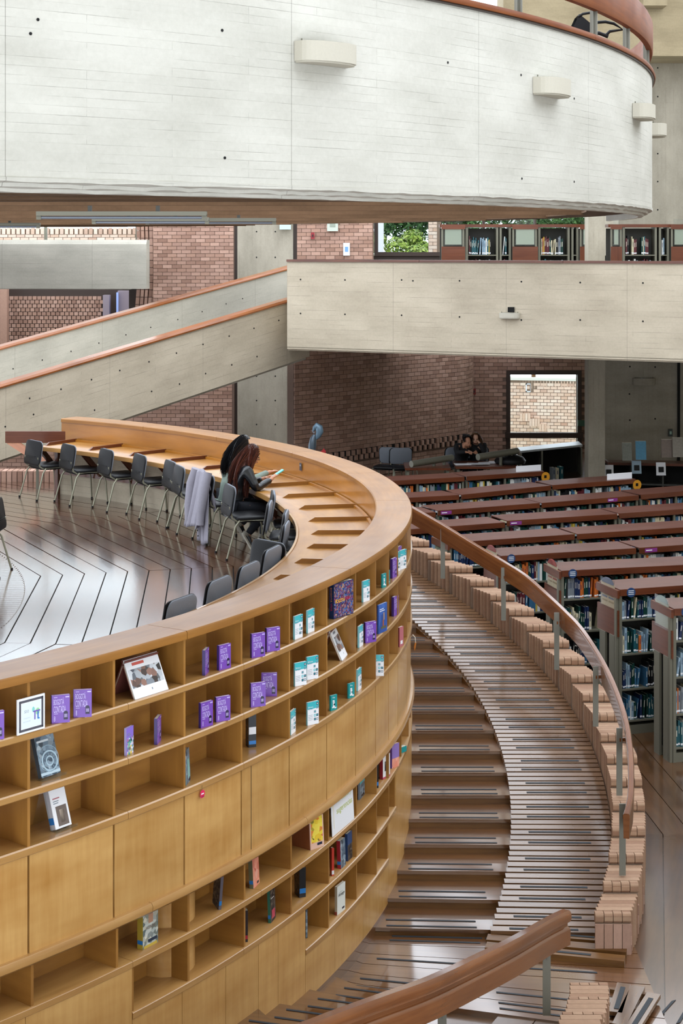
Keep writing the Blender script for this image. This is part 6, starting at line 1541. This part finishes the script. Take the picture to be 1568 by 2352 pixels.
b = plain_book(.10, .235, .02, DARKP, C_('greysp', '#5a5660'), [('S', .03, .03, SPB)]); o = put(b, 508, T4_, 'thin grey book leaning steeply against the rounded casing', yaw=60, off=-.05, lean=.0); o.rotation_euler[1] = -.16
b = plain_book(.15, .235, .045, NOVEL, C_('ochre', '#b09a3c'), [('T', 'HONOR', C_('warm_grey', '#7e736a'), .03, .115, .09, .022), ('R', .055, .15, .045, .07, C_('tan_face', '#b58a70')), ('R', .06, .205, .04, .02, C_('hair_dark', '#3a2c26')), ('R', .01, .0, .13, .018, C_('gold', '#c8ac48')), ('R', .05, .03, .09, .02, C_('navyb', '#26364a')), ('S', .03, .025, SPB)])
put(b, 328, T4_, 'hardback novel with a portrait and battle scene, lower left row', yaw=2, off=-.06)
b = plain_book(.10, .215, .05, DARKP, C_('k6', '#101216'), [('S', .03, .035, SPB)]); put(b, 702, T5_, 'thick black book with a blue label, middle lower row', yaw=46, off=-.06)
b = plain_book(.03, .21, .02, C_('red6', '#b03428'), C_('red7', '#c23a2c'), [('S', .01, .03, WHT)]); put(b, 767, T5_, 'thin orange-red book edge-on, middle lower row', yaw=48)
b = plain_book(.10, .21, .03, GREYP, C_('red8', '#a32a34'), [('S', .03, .025, SPB)]); put(b, 783, T5_, 'red-spined book in clear film, middle lower row', yaw=-2, lean=-.04)
b = plain_book(.10, .21, .02, DARKP, C_('nv', '#22406e'), [('R', 0, .12, .1, .09, C_('nv2', '#2a4a78'))]); put(b, 799, T5_, 'blue and brown book in clear film beside the red-spined one', yaw=-2, off=-.04, lean=-.03)
b = plain_book(.11, .225, .02, DARKP, C_('grn', '#2d6a58'), [('S', .03, .025, SPB), ('R', .03, .02, .06, .06, C_('pkr', '#c04a60')), ('R', .02, .16, .06, .004, WHT)]); put(b, 622, T5_, 'dark book with a green spine, lowest visible left group', yaw=10, off=-.06, lean=-.04)
b = plain_book(.05, .215, .02, GREYP, C_('k7', '#2a2228'), [('S', .02, .025, C_('redl', '#b02a3c'))]); put(b, 569, T5_, 'thin dark book in clear film left of the green-spined one', yaw=40)
b = plain_book(.14, .215, .02, C_('offwhite', '#dfe2dc'), C_('cream_sp', '#b8b09c'), [('T', 'Arango', C_('grey_title', '#4c5254'), .018, .125, .105, .032), ('T', 'José Manuel', GRY, .03, .158, .06, .008), ('R', .085, .02, .04, .014, C_('k8', '#16203a')), ('S', .0, .025, C_('redl2', '#9c4a44'))])
put(b, 774, T6_, 'off-white book titled Arango on the lowest shelf', yaw=-6, off=-.04)
b = plain_book(.05, .21, .015, GREYP, GREYP, []); put(b, 706, T6_, 'thin grey book at the left end of the lowest shelf', yaw=55, off=-.08)
# pink clip tag under the third shelf and the little notice inside the ring
tg_ = empty('pink_tag', (0, 0, 0)); mb = MB(); mb.box((.008, 0, .055), (.012, 0, 0), (0, .0015, 0), (0, 0, .035)); mb.obj('clip', M['acrylic'], tg_)
mb = MB(); n = 18; mb.face([(.018+.024*math.cos(2*PI*i/n)*(1+.12*(i % 2)), 0, .034+.024*math.sin(2*PI*i/n)*(1+.12*(i % 2))) for i in range(n)]); mb.obj('pink_badge', C_('hot_pink', '#e02a5c'), tg_); slab_('print', tg_, .004, .03, .028, .008, WHT, -.001)
mb = MB(); mb.box((-.002, .0, .008), (.04, 0, 0), (0, .001, 0), (0, 0, .014)); mb.obj('pink_base', C_('hot_pink2', '#d83a66'), tg_)
t_ = th_at(461, .004); tg_.location = rp3(t_, .004, 1.955); tg_.rotation_euler = (0, 0, math.radians(t_+90)); tag(tg_, 'small pink badge hanging from the edge of the third shelf', 'badge')
nt = empty('small_notice', (0, 0, 0)); mb = MB(); mb.box((0, 0, 0), (.055, 0, 0), (0, .002, 0), (0, 0, .09)); mb.obj('card', C_('night', '#2a3142'), nt); slab_('print', nt, .01, .05, .035, .02, GRY, -.001)
t_ = 24.6; nt.location = rp3(t_, -.347, 2.985-.09); nt.rotation_euler = (0, 0, math.radians(t_-90+0)); tag(nt, 'small dark notice stuck under the rim inside the curved bookcase', 'notice')
# looped cord with an orange tip on the stair
cd = empty('cord', (0, 0, 0), 0, 'thin pale cord with an orange tip hanging from the bookcase above the stair', 'cord')
q = [at(941, 1466, 18.6), at(948, 1458, 18.55), at(953, 1464, 18.5), at(954, 1476, 18.5)]; mb = MB(); mb.tube(q, .004, 6); mb.obj('cord_loop', M['pages'], cd, 60)
mb = MB(); mb.tube([q[-1], at(952, 1486, 18.5), at(952, 1494, 18.5)], [.008, .012, .003], 6); mb.obj('orange_tip', C_('orange_tip', '#d8863a'), cd, 60)
# ================================================================== PEOPLE
SKIN = plain('skin', '#b98468', .5, .4); SKIN2 = plain('skin_pale', '#c79a82', .5, .4)
def skin_mesh(name, nodes, edges, mt, parent, sub=2, root=0):
    names = list(nodes); me = bpy.data.meshes.new(name); me.from_pydata([nodes[n][0] for n in names], [(names.index(a), names.index(b)) for a, b in edges], [])
    me.materials.append(mt); o = link(name, me, parent); md = o.modifiers.new('skin', 'SKIN'); md.use_smooth_shade = True
    sv = me.skin_vertices[0].data
    for i, n in enumerate(names):
        r = nodes[n][1]; sv[i].radius = (r, r) if not isinstance(r, tuple) else r; sv[i].use_root = (i == root)
    s = o.modifiers.new('sub', 'SUBSURF'); s.levels = sub; s.render_levels = sub; return o
def hand(nodes, edges, wrist, tip_dir, side, tag_, up=Vector((0, 0, 1)), curl=.35):
    """palm and five separate fingers rooted on the wrist node"""
    w = Vector(nodes[wrist][0]); f = Vector(tip_dir).normalized(); s = f.cross(up).normalized()*side; dn = -up
    nodes[tag_+'palm'] = (w+f*.045, (.022, .014)); edges.append((wrist, tag_+'palm')); nodes[tag_+'knk'] = (w+f*.080, (.026, .012)); edges.append((tag_+'palm', tag_+'knk'))
    for k, (o, l) in enumerate(((-.027, .070), (-.009, .080), (.009, .074), (.027, .058))):
        a = w+f*.088+s*o; b = a+f*l*.45+dn*l*.10*curl*2; c = b+f*l*.30+dn*l*.35*curl*2
        for q, (p, r) in enumerate(((a, .0092), (b, .0085), (c, .0072))):
            nodes[f'{tag_}{k}{q}'] = (p, r); edges.append((tag_+'knk' if q == 0 else f'{tag_}{k}{q-1}', f'{tag_}{k}{q}'))
    a = w+f*.035-s*.030; b = a+f*.032-s*.018+dn*.01; c = b+f*.028+dn*.008
    for q, (p, r) in enumerate(((a, .012), (b, .010), (c, .008))): nodes[f'{tag_}t{q}'] = (p, r); edges.append((tag_+'palm' if q == 0 else f'{tag_}t{q-1}', f'{tag_}t{q}'))
EYEM = plain('eye_dark', '#1a1412', .3); LIPM = plain('lip', '#8f4f48', .5)
SOLE = plain('sole', '#b9b4a6', .7, nz=.45, scale=60)
def V(*a): return Vector(a)
def person(loc, rz, label, J, cloth, trouser, hairmt, hair, skin=SKIN, hoodie=False, shoes=None, glasses=False, rs=1):
    """J: joint name -> local position (x right, y forward, z up from the floor)"""
    root = empty('person', loc, rz, label, 'person'); g = random.Random(rs)
    N = {}; E = []
    def nd(n, r): N[n] = (V(*J[n]), r)
    nd('pelvis', (.10, .08)); nd('spine', (.115, .09)); nd('chest', (.135, .10)); nd('neck', .048); nd('jaw', (.055, .06)); nd('head', (.072, .088)); nd('crown', (.052, .06))
    E += [('pelvis', 'spine'), ('spine', 'chest'), ('chest', 'neck'), ('neck', 'jaw'), ('jaw', 'head'), ('head', 'crown')]
    f = V(*J['face']).normalized(); hd = V(*J['head']); jw = V(*J['jaw'])
    N['nose'] = (hd*.55+jw*.45+f*.098, .010); N['nb'] = (hd*.55+jw*.45+f*.07, .018); E += [('head', 'nb'), ('nb', 'nose')]
    N['chin'] = (jw+f*.055-V(0, 0, .02), .022); E.append(('jaw', 'chin'))
    for s in 'LR':
        nd('sho'+s, .055); nd('elb'+s, .040); nd('wri'+s, .026); nd('hip'+s, .060); nd('kne'+s, .048); nd('ank'+s, .038); nd('toe'+s, .018)
        E += [('chest', 'sho'+s), ('sho'+s, 'elb'+s), ('elb'+s, 'wri'+s), ('pelvis', 'hip'+s), ('hip'+s, 'kne'+s), ('kne'+s, 'ank'+s), ('ank'+s, 'toe'+s)]
        fd = V(*J['fing'+s])-V(*J['wri'+s]); hand(N, E, 'wri'+s, fd, -1 if s == 'L' else 1, 'h'+s, curl=J.get('curl', .4))
    skin_mesh('body', N, E, skin, root)
    up_ = {k: (N[k][0], tuple(x*1.16+.008 for x in (N[k][1] if isinstance(N[k][1], tuple) else (N[k][1],)*2))) for k in ('pelvis', 'spine', 'chest')}
    hem = V(*J['pelvis'])+V(0, .0, -.05); up_['hem'] = (hem, (.15, .125)); up_['pelvis'] = (up_['pelvis'][0], (.15, .125)); nk = V(*J['neck']); up_['col'] = (nk*.75+V(*J['chest'])*.25, .064)
    e2 = [('pelvis', 'spine'), ('spine', 'chest'), ('pelvis', 'hem'), ('chest', 'col')]
    for s in 'LR':
        for k, r in (('sho', .070), ('elb', .055), ('wri', .040)): up_[k+s] = (N[k+s][0], r)
        m = (N['sho'+s][0]+N['elb'+s][0])/2; up_['mid'+s] = (m+V(0, 0, 0), .060)
        e2 += [('chest', 'sho'+s), ('sho'+s, 'mid'+s), ('mid'+s, 'elb'+s), ('elb'+s, 'wri'+s)]
    jk = skin_mesh('jacket', up_, e2, cloth, root)
    tx = bpy.data.textures.new('folds', 'CLOUDS'); tx.noise_scale = .06; dm = jk.modifiers.new('folds', 'DISPLACE'); dm.texture = tx; dm.strength = .022; dm.mid_level = .5
    lo = {'pelvis': (N['pelvis'][0]-V(0, 0, .01), (.145, .115))}; e3 = []
    for s in 'LR':
        for k, r in (('hip', .088), ('kne', .068), ('ank', .046)): lo[k+s] = (N[k+s][0], r)
        e3 += [('pelvis', 'hip'+s), ('hip'+s, 'kne'+s), ('kne'+s, 'ank'+s)]
        an, to = N['ank'+s][0], N['toe'+s][0]; d = (to-an).normalized(); up2 = V(1, 0, 0).cross(d).normalized()
        if up2.z < 0: up2 = -up2
        mb = MB(); heel = an-d*.045-up2*.035; prof = [(0, .030, .03), (.015, .036, .05), (.05, .040, .062), (.09, .042, .058), (.13, .046, .042), (.18, .050, .032), (.22, .047, .026), (.245, .034, .020), (.255, .015, .012)]
        base = len(mb.v); K = 14
        for (l, w_, h_) in prof:
            for q in range(K):
                a = 2*PI*q/K; mb.v.append(tuple(heel+d*l+V(1, 0, 0)*(w_*math.cos(a))+up2*(h_*.5+h_*.5*math.sin(a)+.004)))
        for q in range(len(prof)-1):
            for k in range(K): k2 = (k+1) % K; mb.f.append((base+q*K+k, base+q*K+k2, base+(q+1)*K+k2, base+(q+1)*K+k)); mb.uv.append([(0, 0)]*4); mb.mi.append(0)
        for q in (0, len(prof)-1): mb.f.append(tuple(base+q*K+k for k in range(K))); mb.uv.append([(0, 0)]*K); mb.mi.append(0)
        mb.obj('shoe', shoes or M['black'], root, 60)
        mb = MB(); mb.tube([an-up2*.0+V(0, 0, .03), an-up2*.02-d*.01], [.046, .044], 12); mb.obj('ankle_collar', shoes or M['black'], root, 60)
        pts = []; out_ = [(l, w_) for l, w_, h_ in prof]; 
        for l, w_ in out_: pts.append(heel+d*l+V(1, 0, 0)*w_)
        for l, w_ in out_[::-1]: pts.append(heel+d*l-V(1, 0, 0)*w_)
        mb.face([p+up2*.008 for p in pts]); mb.face([p-up2*.010 for p in pts[::-1]])
        for q in range(len(pts)): j = (q+1) % len(pts); mb.face([pts[q]-up2*.010, pts[j]-up2*.010, pts[j]+up2*.008, pts[q]+up2*.008])
        mb.obj('shoe_sole', SOLE, root)
    skin_mesh('trousers', lo, e3, trouser, root)
    # hair: cap shell plus strands
    mb = MB(); ax = (V(*J['crown'])-V(*J['jaw'])).normalized(); rt = ax.cross(f).normalized(); fo = rt.cross(ax).normalized(); fo = fo if fo.dot(f) > 0 else -fo
    nU, nV = 16, 20; base = len(mb.v); grid = {}
    for i in range(nU+1):
        ph = PI*.62*i/nU
        for j in range(nV):
            a = 2*PI*j/nV; r = 1+.04*g.uniform(-1, 1)
            d = ax*math.cos(ph)*.105+(rt*math.cos(a)*.088+fo*math.sin(a)*.100)*math.sin(ph)
            grid[i, j] = hd+V(0, 0, .012)-fo*.012+d*r
    for i in range(nU):
        for j in range(nV):
            a = 2*PI*(j+.5)/nV
            if math.sin(a) > .35 and i > nU*.52: continue
            k2 = (j+1) % nV; mb.face([grid[i, j], grid[i+1, j], grid[i+1, k2], grid[i, k2]])
    mb.obj('hair_cap', hairmt, root, 80)
    if 'vol' in hair:
        vn = {}; ve = []; prev = None
        for q, (p, r) in enumerate(hair['vol']):
            vn[q] = (V(*p), r)
            if q: ve.append((hair['link'][q-1] if 'link' in hair else q-1, q))
        skin_mesh('hair_volume', vn, ve, hair.get('mt2', hairmt), root)
    hm = [MB(), MB()]
    ends = [V(*p) for p in hair['ends']]
    for q in range(hair['n']):
        a = g.uniform(hair.get('a0', PI*.85), hair.get('a1', PI*2.15)); ph = g.uniform(.05, .60)*PI
        p0 = hd+V(0, 0, .012)-fo*.012+ax*math.cos(ph)*.107+(rt*math.cos(a)*.091+fo*math.sin(a)*.103)*math.sin(ph)
        side = (rt*math.cos(a)).x; k = min(len(ends)-1, max(0, int((side*.45+.5+g.uniform(-.22, .22))*len(ends))))
        tgt = ends[k]+V(g.uniform(-1, 1)*hair['sx'], g.uniform(-1, 1)*hair['sy'], g.uniform(-1, 1)*hair['sz'])
        mid = V((p0.x+tgt.x)/2, min(p0.y, tgt.y+.05)-.02, (p0.z+tgt.z)/2+.05)+V(g.uniform(-.015, .015)+math.copysign(.03, side), g.uniform(-.02, .0), 0)
        pts = []; fr_ = g.uniform(7, 12); am = g.uniform(.003, .010)
        for t in np.linspace(0, 1, 12):
            p = p0*(1-t)**2+mid*2*t*(1-t)+tgt*t*t; pts.append(p+V(am*math.sin(t*fr_+q), am*math.cos(t*fr_+q*1.7), 0)*t)
        hm[q % 2].tube(pts, [.002, .0035, .0045, .0045, .0045, .0042, .004, .0035, .003, .0025, .002, .001], 3)
    hm[0].obj('hair', hairmt, root, 80, kind='stuff'); hm[1].obj('hair_strands', hair.get('mt2', hairmt), root, 80, kind='stuff')
    for s in (-1, 1):
        ec = hd*.97+jw*.03+f*.080+rt*s*.028; mb = MB(); mb.lathe((ec.x, ec.y, ec.z), [(.0, .006), (.009, .004), (.011, 0), (.009, -.004), (.0, -.006)], 10); mb.obj('eye', EYEM, root)
        mb = MB(); mb.tube([ec+ax*.018-rt*s*.014+f*.004, ec+ax*.022+f*.006, ec+ax*.017+rt*s*.014], .0028, 5); mb.obj('eyebrow', hairmt, root)
    mc = jw+f*.068-ax*.004; mb = MB(); mb.tube([mc-rt*.020, mc+f*.006, mc+rt*.020], [.003, .006, .003], 6); mb.obj('lips', LIPM, root)
    if glasses:
        gm = MB(); c = hd*.75+jw*.25+f*.085
        for s in (-1, 1):
            cc = c+rt*s*.032; gm.tube([cc+rt*.024*math.cos(2*PI*i/12)+ax*.020*math.sin(2*PI*i/12) for i in range(13)], .0022, 5)
            gm.tube([cc+rt*s*.026, cc+rt*s*.045-fo*.09], .002, 5)
        gm.obj('glasses', M['steel2'], root)
    root.scale = (hair.get('scale', 1),)*3
    return root
hair_red = wood('auburn_hair', '#1f0e0a', '#3d1b13', .4, .0, 3, 30, 0, bump=0); hair_red2 = plain('auburn_hair_light', '#56291b', .4, .5, nz=.3, scale=14); hair_blk = plain('black_hair', '#0c0b0e', .35, .5, nz=.2); hair_brn = wood('brown_hair', '#2a1c12', '#6a4a30', .4, 0, 3, 30, 0, bump=0)
leather = plain('black_leather', '#101317', .28, .6, nz=.2); denim = plain('dark_denim', '#11151f', .8, nz=.15); sage = plain('sage_knit', '#7c8a80', .85, nz=.15, scale=30); canvas = plain('grey_canvas', '#4c4f52', .8, nz=.1); blackc = plain('black_cotton', '#0f0f13', .85, nz=.15)
J1 = dict(pelvis=(0, -.02, .56), spine=(0, .02, .72), chest=(0, .06, .90), neck=(0, .15, 1.05), jaw=(0, .22, 1.10), head=(0, .225, 1.17), crown=(0, .20, 1.25), face=(0, .8, -.6),
    shoL=(-.17, .08, .98), shoR=(.17, .10, .98), elbL=(-.22, .16, .74), elbR=(.23, .19, .76), wriL=(-.07, .38, .84), wriR=(.10, .42, .85), fingL=(0, .50, .90), fingR=(.04, .53, .92),
    hipL=(-.09, .02, .53), hipR=(.09, .02, .53), kneL=(-.11, .42, .53), kneR=(.10, .40, .50), ankL=(-.10, .38, .12), ankR=(.08, .12, .19), toeL=(-.11, .53, .05), toeR=(.08, .20, .05))
pA = person((-1.21, 19.40, ZP), math.radians(21-90), 'woman with long auburn hair in a black leather jacket seated and leaning over her phone', J1, leather, denim, hair_red,
    dict(scale=.94, n=1300, ends=[(-.12, -.02, .80), (-.02, -.06, .76), (.10, -.03, .76), (.15, .08, .74)], sx=.045, sy=.03, sz=.09, a0=PI*.7, a1=PI*2.3, mt2=hair_red2, vol=[((0, .20, 1.20), .085), ((.01, .11, 1.09), (.105, .07)), ((.02, .04, .98), (.12, .06)), ((.03, .01, .87), (.09, .04)), ((.03, .0, .80), (.04, .02))]), shoes=canvas, glasses=True, rs=4)
J2 = dict(J1); J2.update(jaw=(0, .20, 1.12), head=(0, .215, 1.20), crown=(0, .19, 1.28), elbL=(-.2, .22, .80), wriL=(-.05, .36, .98), fingL=(-.03, .33, 1.08), wriR=(.14, .48, .84), fingR=(.14, .60, .86))
pB = person((-1.33, 20.06, ZP), math.radians(26-90), 'woman with black hair in a pale green sweater sitting behind the auburn-haired woman', J2, sage, denim, hair_blk,
    dict(scale=.94, n=900, ends=[(-.10, -.03, .88), (0, -.06, .86), (.10, -.02, .88)], sx=.04, sy=.03, sz=.07, vol=[((0, .19, 1.25), .10), ((0, .10, 1.12), (.11, .08)), ((0, .01, 1.0), (.10, .06))]), rs=9)
# phone held in both hands
ph = empty('mobile_phone', (0, 0, 0), 0, 'turquoise-cased mobile phone in the hands of the woman in leather', 'phone')
q = Matrix.Translation(pA.location)@Matrix.Rotation(math.radians(21-90), 4, 'Z')@Matrix.Scale(.94, 4)
mb = MB(); mb.box((.00, .47, .875), (.075, 0, 0), (.0, .13, .075), (0, -.005, .009)); mb.obj('case', C_('turq_case', '#4fb5b0'), ph)
mb = MB(); mb.box((.005, .473, .8865), (.065, 0, 0), (.0, .122, .070), (0, -.0003, .0006)); mb.obj('screen', M['black'], ph)
ph.matrix_world = q
# coat over the chair back
coat = empty('draped_coat', (-1.40, 20.02, ZP), math.radians(24-90), 'pale lilac-grey coat draped over a chair back, its hem near the floor', 'coat')
cm = plain('coat_cloth', '#8d8a95', .85, nz=.12, scale=12)
def coat_sheet(y0, y1, z1, w0, w1, ph_, seed, xs=0):
    mb = MB(); nU, nV = 26, 18; G = {}; rg = random.Random(seed)
    for i in range(nU+1):
        u = i/nU
        for j in range(nV+1):
            v = j/nV; w = w0+(w1-w0)*v; x = (u-.5)*w+xs*v
            f_ = .028*v**.7*math.sin(u*17+ph_)+.015*v*math.sin(u*31+2*ph_); y = y0+(y1-y0)*v+f_; z = .86+(z1-.86)*v-.03*math.sin(u*5+seed)*v-(.10*(1-math.sin(PI*u)) if v < .01 else .06*(1-math.sin(PI*u))*(1-v)); G[i, j] = (x, y, z)
    for i in range(nU):
        for j in range(nV): mb.face([G[i, j], G[i+1, j], G[i+1, j+1], G[i, j+1]])
    o = mb.obj('coat_panel', cm, coat, 80); sd = o.modifiers.new('thick', 'SOLIDIFY'); sd.thickness = .008; return o
coat_sheet(-.27, -.38, .18, .48, .52, 0, 1, -.05); coat_sheet(-.25, -.30, .03, .42, .36, 2, 5, .14); coat_sheet(-.27, -.14, .40, .44, .42, 1, 3)
mb = MB(); n = 14
for k in range(2): mb.tube([(-.20+.40*k, -.26, .84), (-.235+.46*k, -.31, .66), (-.22+.44*k, -.35, .40), (-.20+.43*k, -.36, .24)], [.055, .06, .05, .042], 12)
mb.obj('sleeves', cm, coat, 80)
for (x, z) in ((.10, .16), (.12, .10), (.02, .22)): mb = MB(); mb.tube([(x, -.345, z), (x, -.355, z)], .008, 8); mb.obj('button', M['black'], coat)
# the two students far away
JF = dict(pelvis=(0, -.02, .56), spine=(0, .06, .70), chest=(0, .15, .86), neck=(0, .25, .97), jaw=(0, .33, .99), head=(0, .335, 1.06), crown=(0, .30, 1.14), face=(0, .8, -.6),
    shoL=(-.17, .16, .93), shoR=(.17, .16, .93), elbL=(-.25, .32, .82), elbR=(.25, .32, .82), wriL=(-.10, .48, .84), wriR=(.12, .48, .84), fingL=(-.04, .60, .83), fingR=(.08, .62, .83),
    hipL=(-.09, .02, .53), hipR=(.09, .02, .53), kneL=(-.11, .42, .55), kneR=(.11, .42, .55), ankL=(-.10, .38, .12), ankR=(.10, .38, .12), toeL=(-.11, .53, .05), toeR=(.11, .53, .05))
JG = dict(JF); JG.update(head=(0, .30, 1.10), jaw=(0, .30, 1.03), crown=(0, .27, 1.18), neck=(0, .24, 1.0), face=(0, .9, -.4), wriL=(-.08, .36, 1.0), fingL=(-.03, .34, 1.06), elbL=(-.18, .40, .82))
person((X(1056, 32.7), 32.7, .85), math.radians(205), 'dark-haired student in black bending over papers at the far table', JF, blackc, denim, hair_blk, dict(scale=.93, n=140, ends=[(0, .20, 1.10)], sx=.04, sy=.03, sz=.04), skin=SKIN, rs=21)
person((X(1094, 32.8), 32.8, .85), math.radians(172), 'student with long brown hair and visible face at the far table', JG, blackc, denim, hair_brn, dict(scale=.93, n=300, ends=[(-.13, .22, .84), (0, .12, .86), (.13, .22, .84)], sx=.03, sy=.03, sz=.07), skin=SKIN2, rs=33)
for x, y, r, lab in [(X(1056, 32.7), 32.7, 205, 'chair of the dark-haired student at the far table'), (X(1094, 32.8), 32.8, 172, 'chair of the long-haired student at the far table')]:
    o = copy_tree(ch0); o.location = (x, y, .85); o.rotation_euler = (0, 0, math.radians(r)); tag(o, lab, 'chair', 'chairs at the far study tables')
